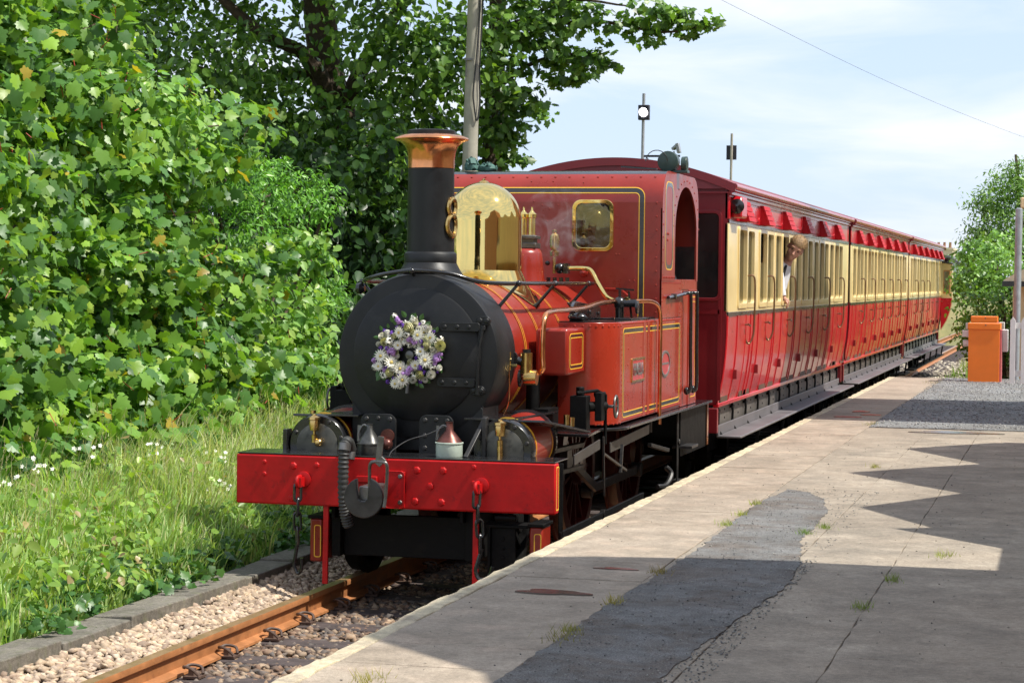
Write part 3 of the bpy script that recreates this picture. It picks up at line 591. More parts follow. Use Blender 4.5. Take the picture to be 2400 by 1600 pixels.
for i in range(160):
    x, y, z, r = random.choice(SYC); d = Vector((random.uniform(.3, 1), random.uniform(-1, .4), random.uniform(-.6, .8))).normalized(); p = Vector((x, y, z)) + d*r*1.02
    m.tube([p, p+Vector((random.uniform(-.08, .08), random.uniform(-.08, .08), random.uniform(.02, .1)))], .0035, 4)
m.build('red_leaf_stalks', 'petal_stalk', t, kind='stuff')
def rebase(e, loc):
    for ch in ALLKIDS(e): ch.matrix_parent_inverse = Matrix.Translation(-Vector(loc))
    e.location = loc
rebase(t, (-4.5, 3.1, .5))
t = empty('elm_shrub'); tag(t, 'round leaved light green shrub just behind the smokebox, over the tall grass', 'shrub')
EC = [(.18, .33, .07, 3), (.23, .39, .09, 3), (.12, .25, .06, 2), (.30, .43, .10, 1)]
foliage('foliage', t, blob_leaves(ELM, 190, 'oval', .105, EC, seed=4, spray=8, spread=.09), 'leaf', 150)
foliage('inner_foliage', t, blob_leaves([(x-.2, y+.3, z-.1, r*1.3) for x, y, z, r in ELM], 60, 'oval', .11, EC, seed=41, spray=6, shell=.2, spread=.15), 'leaf')
m = MB(); [limb(m, [(-3.6, 6.6, .5), (x-.2, y+.1, z-.3), (x, y, z)], .025, .008, 5) for x, y, z, r in ELM[3:]]; m.build('stems', 'bark', t)
rebase(t, (-3.6, 6.6, .5))
t = empty('laurel_bush'); tag(t, 'glossy small leaved evergreen bush between the sycamore and the shaded trunk', 'bush')
LC = [(.12, .30, .035, 3), (.18, .40, .05, 3), (.07, .18, .03, 2)]
foliage('foliage', t, blob_leaves(LAU, 520, 'lance', .075, LC, seed=5, spray=9, spread=.05, upb=.7), 'leafgloss')
foliage('inner_foliage', t, blob_leaves([(x-.1, y+.2, z-.05, r*.95) for x, y, z, r in LAU], 160, 'lance', .08, LC, seed=51, spray=8, shell=.2, spread=.1), 'leafgloss')
m = MB(); [limb(m, [(-4.2, 8.8, .4), (x-.1, y, z-.3), (x, y, z)], .03, .008, 5) for x, y, z, r in LAU[:10]]; m.build('stems', 'bark', t)
rebase(t, (-4.2, 8.8, .5))

BC = [(.10, .20, .04, 3), (.15, .28, .05, 3), (.06, .13, .03, 3), (.20, .34, .06, 1.3)]
t = empty('large_tree'); tag(t, 'large dark tree with thick grey trunk leaning over behind the chimney', 'tree')
left_b = [b for b in BIG if b[0] < -5.2]; right_b = [b for b in BIG if b[0] >= -5.2]
foliage('foliage', t, blob_leaves(left_b, 105, 'oval', .155, BC, seed=6, spray=8, spread=.2, shell=.45), 'leaf')
m = MB(); limb(m, [(-6.95, 21, -.2), (-7.05, 21, 2), (-7.2, 21, 3.2), (-7.6, 21, 4.3), (-8.0, 21, 5.6), (-8.3, 21.2, 8)], .36, .26, 14); m.build('trunk', 'bark', t)
m = MB(); limb(m, [(-7.7, 21, 4.6), (-8.1, 20.5, 5.6), (-8.8, 20, 6.0), (-9.6, 19.6, 6.8)], .16, .07, 8); m.build('branch', 'bark', t)
m = MB(); limb(m, [(-7.7, 21, 4.7), (-7.2, 20.8, 5.6), (-6.4, 20.5, 6.6), (-5.8, 20.5, 7.6)], .16, .07, 8); m.build('branch', 'bark', t)
m = MB(); limb(m, [(-8.0, 21, 5.4), (-9.5, 20, 5.3), (-11, 19.5, 5.9)], .11, .04, 8); m.build('branch', 'bark', t)
m = MB(); limb(m, [(-7.3, 21, 3.6), (-8.4, 20, 4.6), (-9.3, 18.5, 4.7)], .10, .03, 8); m.build('branch', 'bark', t)
g = np.random.default_rng(66); over = [(g.uniform(-9.5, -3.0), g.uniform(13, 24), g.uniform(7.6, 9.8), g.uniform(.8, 1.3)) for i in range(60)] + [(g.uniform(-9.5, -6.0), g.uniform(18, 24), g.uniform(3.2, 5.0), g.uniform(.6, .9)) for i in range(22)]
foliage('crown', t, blob_leaves(over, 26, 'oval', .19, BC, seed=67, spray=8, spread=.25, shell=.3), 'leaf')
rebase(t, (-6.95, 21, .3))
t = empty('maple_tree'); tag(t, 'maple reaching long leafy branches right, across the sky above the cab', 'tree')
foliage('foliage', t, blob_leaves([b for b in right_b if b[3] > .5], 80, 'maple', .14, BC, seed=7, spray=7, spread=.16, shell=.55), 'leaf')
foliage('branch_foliage', t, blob_leaves([b for b in right_b if b[3] <= .5], 125, 'maple', .135, BC, seed=71, spray=6, spread=.09, shell=.3), 'leaf', 0)
m = MB(); limb(m, [(-5.45, 22, -.2), (-5.4, 22, 3), (-5.3, 22, 6), (-5.3, 22, 9)], .22, .12, 12); m.build('trunk', 'bark', t)
for pts in ([(-5.3, 22, 5.6), (-4.9, 21.4, 6.2), (-4.0, 21, 6.15), (-3.3, 21, 6.17), (-2.3, 21, 5.98), (-1.7, 21, 6.05)], [(-5.3, 22, 5.2), (-4.6, 21.3, 5.5), (-3.9, 21, 5.65), (-3.4, 21, 5.6)], [(-5.3, 22, 4.3), (-4.9, 21.4, 4.6), (-4.5, 21, 4.7)], [(-5.3, 22, 5.9), (-4.0, 21, 6.5), (-2.8, 21, 6.4)]):
    m = MB(); limb(m, pts, .055, .012, 6); m.build('branch', 'bark', t)
rebase(t, (-5.45, 22, .3))
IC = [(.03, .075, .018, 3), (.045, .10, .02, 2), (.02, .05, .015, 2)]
t = empty('ivy'); tag(t, 'dark ivy climbing the shaded trunks behind the utility pole', 'ivy', kind='stuff')
foliage('ivy_leaves', t, blob_leaves(IVY, 120, 'oval', .08, IC, seed=8, spray=8, spread=.12, shell=.3), 'leafgloss')
# thicket behind the near hedge
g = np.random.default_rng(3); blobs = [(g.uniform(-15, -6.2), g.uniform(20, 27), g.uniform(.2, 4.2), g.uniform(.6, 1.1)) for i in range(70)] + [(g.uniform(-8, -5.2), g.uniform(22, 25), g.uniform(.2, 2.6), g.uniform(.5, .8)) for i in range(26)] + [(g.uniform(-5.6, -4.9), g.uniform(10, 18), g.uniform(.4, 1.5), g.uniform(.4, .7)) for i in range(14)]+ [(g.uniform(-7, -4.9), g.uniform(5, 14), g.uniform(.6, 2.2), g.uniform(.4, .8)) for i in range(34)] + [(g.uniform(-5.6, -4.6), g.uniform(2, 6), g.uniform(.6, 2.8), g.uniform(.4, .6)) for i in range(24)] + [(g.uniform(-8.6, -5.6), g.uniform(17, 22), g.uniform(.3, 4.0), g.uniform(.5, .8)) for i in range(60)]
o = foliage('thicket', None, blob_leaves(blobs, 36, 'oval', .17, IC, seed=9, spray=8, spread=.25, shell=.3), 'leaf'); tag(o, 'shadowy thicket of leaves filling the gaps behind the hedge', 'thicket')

# bank vegetation
def blades(name, N, xr, yr, hmin, hmax, cols, label, cat, w=.006, lean=.5, seed=0, xpow=1.0, zoff=0):
    g = np.random.default_rng(seed); u = g.random(N)**xpow; x = xr[0]+(xr[1]-xr[0])*u; y = g.uniform(*yr, N)
    z = np.array([hgt(a, 0) for a in x]) - .03 + zoff; h = g.uniform(hmin, hmax, N)*(.55+.45*np.clip((-1.2-x)/.8, 0, 1))
    cl = np.sin(x*5+y*2.3)*np.cos(y*3.1-x*2)*.25+1; h = h*cl
    a = g.uniform(0, 6.28, N); ld = np.stack([np.cos(a), np.sin(a), np.zeros(N)], 1)*(g.uniform(.1, lean, N)*h)[:, None] + np.array([.10, -.03, 0])*h[:, None]
    sd = np.stack([-np.sin(a+g.uniform(-1, 1, N)), np.cos(a), np.zeros(N)], 1); ww = w*g.uniform(.6, 1.5, N)
    b = np.stack([x, y, z], 1); V = []
    for tt, wf, drop in ((0, 1, 0), (.4, .9, 0), (.75, .6, .03), (1, .08, .12)):
        c = b + ld*(tt**1.8) + np.array([0, 0, 1])*(h*(tt-drop*tt))[:, None]
        V += [c - sd*(ww*wf)[:, None], c + sd*(ww*wf)[:, None]]
    V = np.stack(V, 1); F = np.array([(0, 1, 3, 2), (2, 3, 5, 4), (4, 5, 7, 6)])[None] + 8*np.arange(N)[:, None, None]
    pal = np.array([c[:3] for c in cols]); pw = np.array([c[3] for c in cols]); C = pal[g.choice(len(pal), N, p=pw/pw.sum())]*g.uniform(.75, 1.25, (N, 1))
    o = np_mesh(name, V.reshape(-1, 3), F.reshape(-1, 4), 'grass', None, np.repeat(C, 3, 0)); tag(o, label, cat, kind='stuff'); return o
GC = [(.32, .46, .15, 4), (.42, .55, .22, 3), (.22, .36, .09, 3), (.54, .52, .30, 1.6)]
blades('tall_grass', 34000, (-3.0, -1.25), (-4, 10), .16, .46, GC, 'pale green tall grass bending over the bank beside the track', 'grass', seed=1)
blades('wispy_grass', 9000, (-3.0, -1.7), (1.2, 9.5), .34, .62, [(.46, .55, .26, 3), (.55, .54, .32, 2), (.33, .44, .16, 2)], 'pale wispy grass leaning beyond the left end of the buffer beam', 'grass', w=.004, lean=.6, seed=8)
blades('seeding_grass', 1300, (-2.9, -1.6), (-2, 10), .38, .66, [(.42, .38, .22, 1), (.30, .32, .14, 1)], 'taller buff coloured seeding grass stems rising along the hedge foot', 'grass', w=.003, lean=.35, seed=2)
blades('verge_grass', 9000, (-1.6, -1.16), (-5, 12), .06, .18, GC, 'short green verge grass fringing the concrete kerb', 'grass', w=.005, seed=3, lean=.8)
blades('field_grass', 12000, (-9, -1.3), (10, 34), .3, .7, GC, 'rough grass behind the train towards the pole', 'grass', w=.012, seed=4)
def fieldg():
    g = np.random.default_rng(9); N = 26000; y = 28+ (60*g.random(N)**1.3); x = g.uniform(-6, 7, N); ok = (np.abs(x) > 1.35) & ~((x > 1) & (x < 6) & (y < 27)); x = x[ok]; y = y[ok]; N = len(x)
    z = np.array([hgt(a, b) for a, b in zip(x, y)]) - .02; h = g.uniform(.12, .5, N)*np.where(y < 40, .6, 1); a = g.uniform(0, 6.28, N); w = .02
    b = np.stack([x, y, z], 1); sd = np.stack([np.cos(a), np.sin(a), 0*a], 1)*w; tp = b + np.stack([np.cos(a*3)*.3*h, np.sin(a*3)*.3*h, h], 1)
    V = np.stack([b-sd, b+sd, tp], 1); F = np.array([[0, 1, 2]])+3*np.arange(N)[:, None]
    far = np.clip((y-38)/10, 0, 1)[:, None]; C = (np.array([.16, .27, .05])*(1-far)+np.array([.42, .37, .20])*far)*g.uniform(.7, 1.3, (N, 1))
    o = np_mesh('meadow', V.reshape(-1, 3), F, 'grass', None, C); tag(o, 'straw coloured meadow grass beyond the last coach', 'meadow grass', kind='stuff')
fieldg()
g = np.random.default_rng(12)
def lowplants(name, N, xr, yr, hz, kind, size, cols, label, cat, seed, mat='leaf', clump=.25):
    g = np.random.default_rng(seed); bl = []
    for i in range(N):
        x = g.uniform(*xr); y = g.uniform(*yr); bl.append((x, y, hgt(x, 0)+g.uniform(*hz), g.uniform(.6, 1)*clump))
    V = blob_leaves(bl, 70 if size > .06 else 200, kind, size, cols, seed=seed, spray=5, spread=clump*.5, upb=1.1, shell=.3)
    o = foliage(name, None, V, mat); tag(o, label, cat)
BRC = [(.20, .34, .06, 3), (.27, .39, .07, 3), (.14, .26, .05, 2), (.34, .26, .12, .4)]
lowplants('bramble', 60, (-2.7, -1.5), (-3.5, 2.6), (.08, .36), 'oval', .068, BRC, 'light green brambles sprawling through the grass at the lower left', 'brambles', 21)
lowplants('bramble_by_kerb', 60, (-2.0, -1.3), (-4, 1.2), (.03, .22), 'oval', .06, BRC, 'low leafy weeds crowding the near end of the kerb', 'weeds', 22, clump=.16)
lowplants('ground_ivy', 110, (-1.75, -1.15), (-2.6, 4.5), (.0, .12), 'maple', .06, [(.05, .13, .03, 3), (.08, .18, .04, 2)], 'dark trailing ivy spilling over the kerb by the left of the buffer beam', 'ivy', 23, mat='leafgloss', clump=.13)
fl = []
for (cx, cy, cz) in [(-2.55, .1, .66), (-2.5, .75, .70), (-2.3, 1.5, .66), (-2.2, 2.4, .55), (-1.9, 1.7, .42), (-2.5, -.4, .62), (-2.0, 2.9, .35), (-2.6, .4, .6)]:
    for k in range(6):
        c = Vector((cx, cy, cz+.05)) + Vector((g.uniform(-.09, .09), g.uniform(-.09, .09), g.uniform(-.04, .07)))
        fl.append(c)
m = MB()
for c in fl:
    nrm = Vector((g.uniform(-.3, .5), -.8, g.uniform(.2, .9))).normalized(); u = nrm.orthogonal().normalized(); w = nrm.cross(u)
    for i in range(5):
        a = i*1.2566+g.uniform(-.1, .1); d = u*math.cos(a)+w*math.sin(a); e = nrm.cross(d); p = c
        m.add([p, p+d*.009+e*.007, p+d*.018+nrm*.003, p+d*.009-e*.007], [(0, 1, 2, 3)])
tag(m.build('bramble_flowers', 'petal_white', flat=True), 'small white bramble blossoms scattered at the hedge foot', 'blossom', kind='stuff')
def seedheads():
    g = np.random.default_rng(55); V = []; F = []; n = 0
    for i in range(520):
        x = g.uniform(-2.95, -1.6); y = g.uniform(-1.5, 9.5); h = hgt(x, 0)+g.uniform(.36, .62); b = np.array([x+g.uniform(.0, .12), y, h]); d = np.array([g.uniform(-.2, .6), g.uniform(-.3, .3), 1.0]); d /= np.linalg.norm(d)
        for k in range(9):
            p = b+d*k*.011; o_ = np.array([g.uniform(-1, 1), g.uniform(-1, 1), .4])*.009; q = p+o_+d*.012; w_ = np.array([.0022, 0, 0]); V += [p-w_, p+w_, q]; F.append((n, n+1, n+2)); n += 3
        V += [b-d*.3-w_*.5, b-d*.3+w_*.5, b+d*.09]; F.append((n, n+1, n+2)); n += 3
    o = np_mesh('grass_seed_heads', np.array(V), np.array(F), 'grass', None, np.tile(np.array([.50, .44, .28]), (len(F), 1))*g.uniform(.7, 1.2, (len(F), 1))); tag(o, 'buff seed heads nodding over the tall grass by the hedge', 'grass', kind='stuff')
seedheads()
# weeds in the platform joints
def tufts():
    g = np.random.default_rng(77); V = []; F = []; C = []; n = 0
    for (cx, cy, s, col) in [(2.09, -3.95, .05, (.28, .27, .08)), (2.08, -4.15, .09, (.22, .20, .07)), (2.1, -3.1, .05, (.35, .30, .10)), (2.11, -2.0, .05, (.25, .20, .08)), (2.10, .9, .04, (.34, .38, .08)), (2.09, 1.6, .04, (.3, .34, .08)), (2.08, .3, .05, (.26, .33, .06)), (2.7, .35, .05, (.22, .30, .07)), (2.62, .0, .05, (.16, .26, .06)), (2.1, 10.3, .09, (.26, .25, .09)), (3.5, -.8, .06, (.3, .33, .1)), (3.24, -2.9, .05, (.2, .25, .08)), (1.62, -5.3, .06, (.33, .30, .08)), (2.15, 20.5, .2, (.26, .25, .1)), (3.3, -1.9, .04, (.2, .25, .08)), (2.6, 4.9, .05, (.3, .3, .1))]:
        for i in range(70):
            x, y = cx+g.normal()*s*.5, cy+g.normal()*s; h = g.uniform(.012, .05); a = g.uniform(0, 6.28); l = Vector((math.cos(a), math.sin(a), 0))
            b = Vector((x, y, .482)); w_ = l.orthogonal().normalized()*.0025; tpp = b+l*h*.7+Vector((0, 0, h)); V += [b-w_, b+w_, tpp]; F.append((n, n+1, n+2)); n += 3; C.append(np.array(col)*g.uniform(.6, 1.2))
    o = np_mesh('joint_weeds', np.array([tuple(v) for v in V]), np.array(F), 'grass', None, np.array(C)); tag(o, 'tiny yellowing weeds sprouting from the platform joints', 'weeds', kind='stuff')
tufts()

# ------------------------------------------------------------------ far background and right side
t = empty('clipped_bush'); tag(t, 'rounded green bush beside the cream hut at the platform end', 'bush')
foliage('foliage', t, blob_leaves(HEDGE_R, 480, 'oval', .085, [(.15, .30, .05, 3), (.22, .40, .07, 2), (.09, .19, .04, 2)], seed=31, spray=7, spread=.1), 'leafgloss')
m = MB(); limb(m, [(2.9, 32, -.1), (2.8, 32, 1), (2.6, 32.5, 2.4)], .08, .03, 7); m.build('trunk', 'bark', t); rebase(t, (2.9, 32, 0))
t = empty('ash_tree'); tag(t, 'feathery light green tree rising behind the rounded bush', 'tree')
foliage('foliage', t, blob_leaves(TREE_R, 480, 'lance', .12, [(.16, .30, .07, 3), (.23, .38, .09, 2), (.10, .20, .05, 2)], seed=32, spray=7, spread=.14, shell=.3), 'leaf')
m = MB(); limb(m, [(3.2, 38.5, -.1), (3.1, 38.4, 2), (2.9, 38, 4), (2.8, 38, 5)], .1, .03, 7); m.build('trunk', 'bark', t); rebase(t, (3.2, 38.5, 0))
t = empty('hawthorn'); tag(t, 'dark ivy clad bush against the left wall of the cream hut', 'bush')
foliage('foliage', t, blob_leaves([(2.85, 28.5, .3, .35), (2.85, 28.5, .9, .35), (2.9, 28.6, 1.5, .33), (2.8, 28.6, -.1, .3)], 150, 'oval', .07, IC, seed=33, spray=7), 'leafgloss')
m = MB(); limb(m, [(2.9, 28.6, -.2), (2.9, 28.6, 1.4)], .05, .03, 6); m.build('trunk', 'bark', t); rebase(t, (2.9, 28.6, -.1))
g = np.random.default_rng(14)
bl = [(x, 118+g.uniform(-3, 3), 1.6+g.uniform(-.3, .7), g.uniform(.8, 1.5)) for x in np.linspace(-20, 20, 44)]
o = foliage('far_hedgerow', None, blob_leaves(bl, 7, 'oval', .5, [(.07, .12, .045, 3), (.10, .15, .06, 1)], seed=34, spray=7, spread=.4), 'leaf'); tag(o, 'distant dark hedgerow along the skyline past the train', 'hedgerow')
def gable_house(x0, x1, y0, y1, zb, ze, zr, name, label, mat, cat):
    t = empty(name, ((x0+x1)/2, (y0+y1)/2, zb)); tag(t, label, cat); cx = (x0+x1)/2
    m = MB(); m.X = Matrix.Translation(-Vector(t.location)); m.prism([(x0, zb), (x1, zb), (x1, ze), (cx, zr), (x0, ze)], 'y', y0, y1); m.build('walls', mat, t, flat=True)
    for s in (-1, 1):
        m = MB(); m.X = Matrix.Translation(-Vector(t.location)); e = x0-.3 if s < 0 else x1+.3; k_ = (zr-ze)/(cx-x0); z = ze-.3*k_
        m.prism([(e, z), (cx, zr+.02), (cx, zr+.2), (e, z+.18)], 'y', y0-.3, y1+.3); m.build('roof', 'slate', t, flat=True)
    for wx in (x0*.7+x1*.3, x0*.3+x1*.7):
        m = MB(); m.X = Matrix.Translation(-Vector(t.location)); m.box(wx-.4, wx+.4, y0-.04, y0, zb+(ze-zb)*.5, zb+(ze-zb)*.5+1.0); m.build('window', 'endglass', t, flat=True)
    return t
gable_house(-8.2, -3.0, 160, 172, 1.2, 2.5, 4.1, 'house', 'distant pale green gabled house with grey roof behind the last coach', 'farwhite', 'house')
t = empty('tower_house', (-8.5, 200, 1.4)); tag(t, 'distant cream block with a row of chimney pots above the last coach', 'house')
m = MB(); m.box(-2.2, 1.1, 0, 8, 0, 3.9); m.build('walls', 'castle', t, flat=True)
m = MB(); m.box(-2.3, 1.2, -.1, 8.1, 3.9, 4.1); m.build('parapet', 'castle', t, flat=True)
for i in range(6):
    m = MB(); m.lathe([(.15, 0), (.12, .5), (.15, .55)], (-1.9+i*.55, .6, 4.1), n=10); m.build('chimney_pot', 'brick', t)

# cream hut, post and fence at the right edge
t = empty('cream_hut', (5.2, 27, -.2)); tag(t, 'cream rendered hut with slate lean to roof at the right edge', 'hut'); m = MB(); m.X = Matrix.Translation((-5.2, -27, .2))
m.box(3.14, 7.5, 25.2, 30, -.2, 2.0); m.build('walls', 'render_cream', t, flat=True)
m = MB(); m.X = Matrix.Translation((-5.2, -27, .2)); m.prism([(2.98, 1.98), (7.6, 1.98), (7.6, 3.2), (4.0, 2.65), (2.98, 2.08)], 'y', 25.0, 30.2); m.build('roof', 'castle', t, flat=True)
m = MB(); m.X = Matrix.Translation((-5.2, -27, .2)); m.box(2.96, 7.62, 24.96, 25.06, 1.97, 2.06); m.build('fascia', 'black', t, flat=True)
t = empty('chimney_stack', (3.6, 30.5, 2.2)); tag(t, 'cream chimney stack with a black pot behind the hut', 'chimney')
m = MB(); m.box(-.38, .38, -.3, .3, -1.5, 1.3); m.build('stack', 'render_cream', t, flat=True, bevel=.01)
m = MB(); m.box(-.48, .48, -.4, .4, 1.3, 1.5); m.box(-.42, .42, -.35, .35, 1.5, 1.62); m.build('cap', 'render_cream', t, flat=True, bevel=.02)
m = MB(); m.lathe([(.16, 1.62), (.12, 1.9), (.12, 2.1), (.17, 2.14), (.05, 2.3)], (.05, 0, 0), n=16); m.build('pot', 'black', t)
m = MB(); m.cyl((3.29, 22, .45), (3.30, 22, 3.2), .055, n=20); m.cyl((3.30, 22, 3.2), (3.30, 22, 3.215), .05, .03, 20)
o = m.build('grey_post', 'galv'); tag(o, 'plain grey steel post rising behind the white fence', 'post')
t = empty('white_fence', (3.25, 20.7, .48)); tag(t, 'white painted picket fence at the right end of the platform', 'fence')
for i in range(8):
    m = MB(); x = .02+i*.165; m.prism([(x-.04, 0), (x+.04, 0), (x+.04, .97), (x, 1.03), (x-.04, .97)], 'y', -.02, .02); m.build('picket', 'white', t, flat=True, bevel=.004)
for z in (.12, .85):
    m = MB(); m.box(-.02, 1.25, .022, .06, z, z+.09); m.build('rail', 'white', t, flat=True)
def barrier(loc, w, h, label):
    t = empty('barrier_cabinet', loc); tag(t, label, 'barrier machine', 'orange level crossing barrier machines at the platform end')
    m = MB(); m.box(-w/2, w/2, 0, .02, 0, h-.10); m.build('front_door', 'orange', t, flat=True, bevel=.006)
    m = MB(); m.prism([(0.02, 0), (.42, 0), (.36, h-.10), (.02, h-.10)], 'x', -w/2+.01, w/2+.03); m.build('body', 'orangeside', t, flat=True, bevel=.006)
    m = MB(); m.box(-w/2-.012, w/2+.012, -.015, .40, h-.10, h); m.build('lid', 'orange', t, flat=True, bevel=.01)
    m = MB(); m.rivet((w*.05, -.016, h-.03), (0, -1, 0), .012); m.build('lock', 'iron', t)
    m = MB(); m.cyl((-w/2-.09, .2, h-.32), (-w/2+.01, .2, h-.32), .05, n=12); m.box(-w/2-.10, -w/2+.0, .12, .28, h-.22, h-.12); m.build('arm_pivot', 'white', t, bevel=.004)
    m = MB(); m.prism([(.05, h-.1), (.38, h-.1), (.38, h-.42), (.28, h-.45)], 'x', w/2+.03, w/2+.12); m.build('weight_cover', 'white', t, flat=True, bevel=.01)
    return t
barrier((2.825, 21.1, .48), .475, .92, 'nearer orange barrier machine with closed lid, taller in view')
barrier((2.70, 24.2, .1), .42, 1.36, 'farther orange barrier machine showing only its lid over the nearer one')
# poles
t = empty('utility_pole', (-4.70, 18, -.1)); tag(t, 'pale wooden utility pole with black cable behind the chimney', 'utility pole')
m = MB(); m.cyl((0, 0, 0), (.18, 0, 8.5), .125, .098, 24); m.build('pole', 'pole', t)
m = MB(); m.tube(smooth_path([(.26, -.03, 7.5), (.235, -.07, 6.2), (.20, -.11, 5.4), (.16, -.125, 4.9), (.17, -.12, 4.7), (.21, -.09, 4.45), (.24, -.05, 4.75), (.235, -.06, 5.2), (.27, -.03, 6.3)], 5), .012, 6); m.build('cable', 'cable', t)
m = MB(); m.box(.02, .14, -.14, -.11, 5.35, 5.38); m.cyl((.05, -.13, 5.1), (.05, -.13, 5.36), .008, n=6); m.build('bracket', 'iron', t)
def up(o): pass
t = empty('signal_post', (-4.02, 28, -.1)); tag(t, 'grey signal post with a lit white round lamp above the coach roof', 'railway signal')
m = MB(); m.cyl((0, 0, 0), (.055, 0, 5.72), .032, n=16); m.build('post', 'galv', t)
m = MB(); m.box(-.03, .19, -.14, -.04, 5.20, 5.49); m.build('housing', 'signalblack', t, bevel=.012)
m = MB(); m.lathe([(.0, 0), (.085, 0), (.085, -.014), (.0, -.02)], (.08, -.142, 5.345), 'y', 32); m.build('lens', 'lens', t)
m = MB(); pts = [(.08+.095*math.cos(a), 5.345+.095*math.sin(a)) for a in np.linspace(R_(0), R_(180), 16)]; pin = [(.08+.088*math.cos(a), 5.345+.088*math.sin(a)) for a in np.linspace(R_(180), 0, 16)]
m.prism(pts+pin, 'y', -.22, -.14); m.build('hood', 'signalblack', t)
m = MB(); m.box(.03, .78, -.02, .02, 4.49, 4.53); m.tube(smooth_path([(.12, 0, 4.49), (.16, 0, 4.43), (.1, 0, 4.36), (.02, 0, 4.32)], 4), .01, 6); m.build('bracket_arm', 'signalblack', t)
m = MB(); m.cyl((.66, 0, 4.53), (.66, 0, 4.60), .018, n=10); m.bar((.64, 0, 4.64), (.74, -.05, 4.72), .10, .05); m.prism([(.74, 4.56), (.80, 4.58), (.76, 4.76), (.70, 4.74)], 'y', -.12, .06); m.build('floodlight', 'galv', t, bevel=.006)
t = empty('marker_post', (-3.07, 33, -.1)); tag(t, 'thin pale post with a dark square plate on its back', 'signal post')
m = MB(); m.cyl((0, 0, 0), (.05, 0, 5.28), .028, n=14); m.build('post', 'pole', t)
m = MB(); m.box(-.07, .15, .03, .05, 4.72, 5.03); m.build('plate', 'signalblack', t, bevel=.004)
m = MB(); m.tube(smooth_path([(-6, 8, 8.3), (-1.18, 20, 6.34), (.78, 30, 5.86), (2.93, 40, 5.53), (6, 60, 5.6)], 12), .0028, 5); tag(m.build('overhead_wire', 'cable'), 'thin wire sagging across the sky at the upper right', 'wire')
# station building out of frame on the right, which shades the platform and shows in the polished paint
t = empty('station_building', (6.2, 6, .46)); tag(t, 'red brick station building with a gabled canopy beside the platform', 'building'); off = Matrix.Translation((-6.2, -6, -.46))
m = MB(); m.X = off; m.prism([(10.65, .46), (15.1, .46), (15.1, 7.6), (12.9, 9.6), (10.65, 7.6)], 'x', 4.95, 9); m.build('tall_wing', 'brick', t, flat=True)
m = MB(); m.X = off; m.box(6.0, 9, -1.5, 10.6, .46, 3.6); m.build('main_wall', 'render_cream', t, flat=True)
m = MB(); m.X = off; m.prism([(-12, .46), (-1.5, .46), (-1.5, 3.9), (-1.62, 4.95), (-1.78, 5.75), (-1.95, 6.25), (-4.7, 6.3), (-5.3, 5.2), (-7, 4.2), (-12, 4.2)], 'x', 5.05, 9); m.build('near_wing', 'brick', t, flat=True)
m = MB(); m.X = off; m.prism([(-1.51, 2.2), (8.0, 2.2), (8.0, 2.98), (6.85, 4.17), (5.47, 3.03), (4.13, 4.56), (2.79, 3.06), (1.5, 4.02), (.47, 3.17), (.33, 3.52), (-.42, 2.46), (-1.51, 2.45)], 'x', 5.08, 5.16); m.build('canopy_valance', 'stationwood', t, flat=True)
m = MB(); m.X = off; m.prism([(5.16, 2.40), (9, 3.1), (9, 3.2), (5.16, 2.46)], 'y', -1.5, .3); m.prism([(5.16, 2.9), (9, 3.1), (9, 3.2), (5.16, 2.98)], 'y', .3, 8.1); m.build('canopy_roof', 'slate', t, flat=True)
for yy in (0.2, 2.8, 5.5, 8.0):
    m = MB(); m.X = off; m.cyl((5.6, yy, .46), (5.6, yy, 3.1), .07, n=14); m.build('canopy_post', 'stationwood', t)
for yy in (11.5, 13.6):
    for zz in (1.6, 4.8):
        m = MB(); m.X = off; m.box(4.92, 4.95, yy-.45, yy+.45, zz, zz+1.5); m.build('window', 'white', t, flat=True)
# ------------------------------------------------------------------ the locomotive (front of buffer beam at y = 0)
loco = empty('steam_locomotive'); tag(loco, 'red tank engine with copper capped chimney and polished brass dome', 'steam locomotive')
def B(name, m, mat, bevel=0, par=None, **k): return m.build(name, mat, par or loco, bevel=bevel, **k)
# buffer beam
m = MB(); m.box(-1.066, 1.066, 0, .09, .535, .856); beam = B('buffer_beam', m, 'beam_red', .012)
m = MB(); m.box(-1.06, 1.06, .005, .35, .858, .866); B('front_footplate', m, 'black', .002)
lining(beam, 'x', 1.067, 1.0685, .008, .082, .56, .84, .012, .0, .008) if False else None
m = MB(); m.ring(rrect(.012, .078, .56, .835, .01), rrect(.019, .071, .567, .828, .008), 'x', 1.0665, 1.068); B('beam_end_lining', m, 'yellow', par=beam, flat=True)
m0 = MB(); m0.rivet((0, 0, 0), (0, -1, 0), .026); rv = m0.build('rivet', 'beam_red', beam); rv.location = (-.485, 0, .78)
PXZ = lambda px, pz: ((px*.3486+520-979)/ 352.0, .858-((pz*.3486+900)-1072-(px*.3486+520-928)*.031)/361.0)
first = True
for px, pz, big in [(437, 522, 0), (437, 603, 0), (638, 550, 1), (710, 655, 1), (628, 762, 1), (798, 545, .8), (1477, 577, 1), (1652, 580, 1), (1570, 683, 1), (1468, 783, 1), (1642, 788, 1), (1856, 556, .7), (1855, 660, .65)]:
    x, z = PXZ(px, pz); s = {0: .62}.get(big, big)
    if first: rv.location = (x, 0, z); rv.scale = (s,)*3; first = False
    else: share(rv, parent=beam, loc=(x, 0, z), sc=(s,)*3)
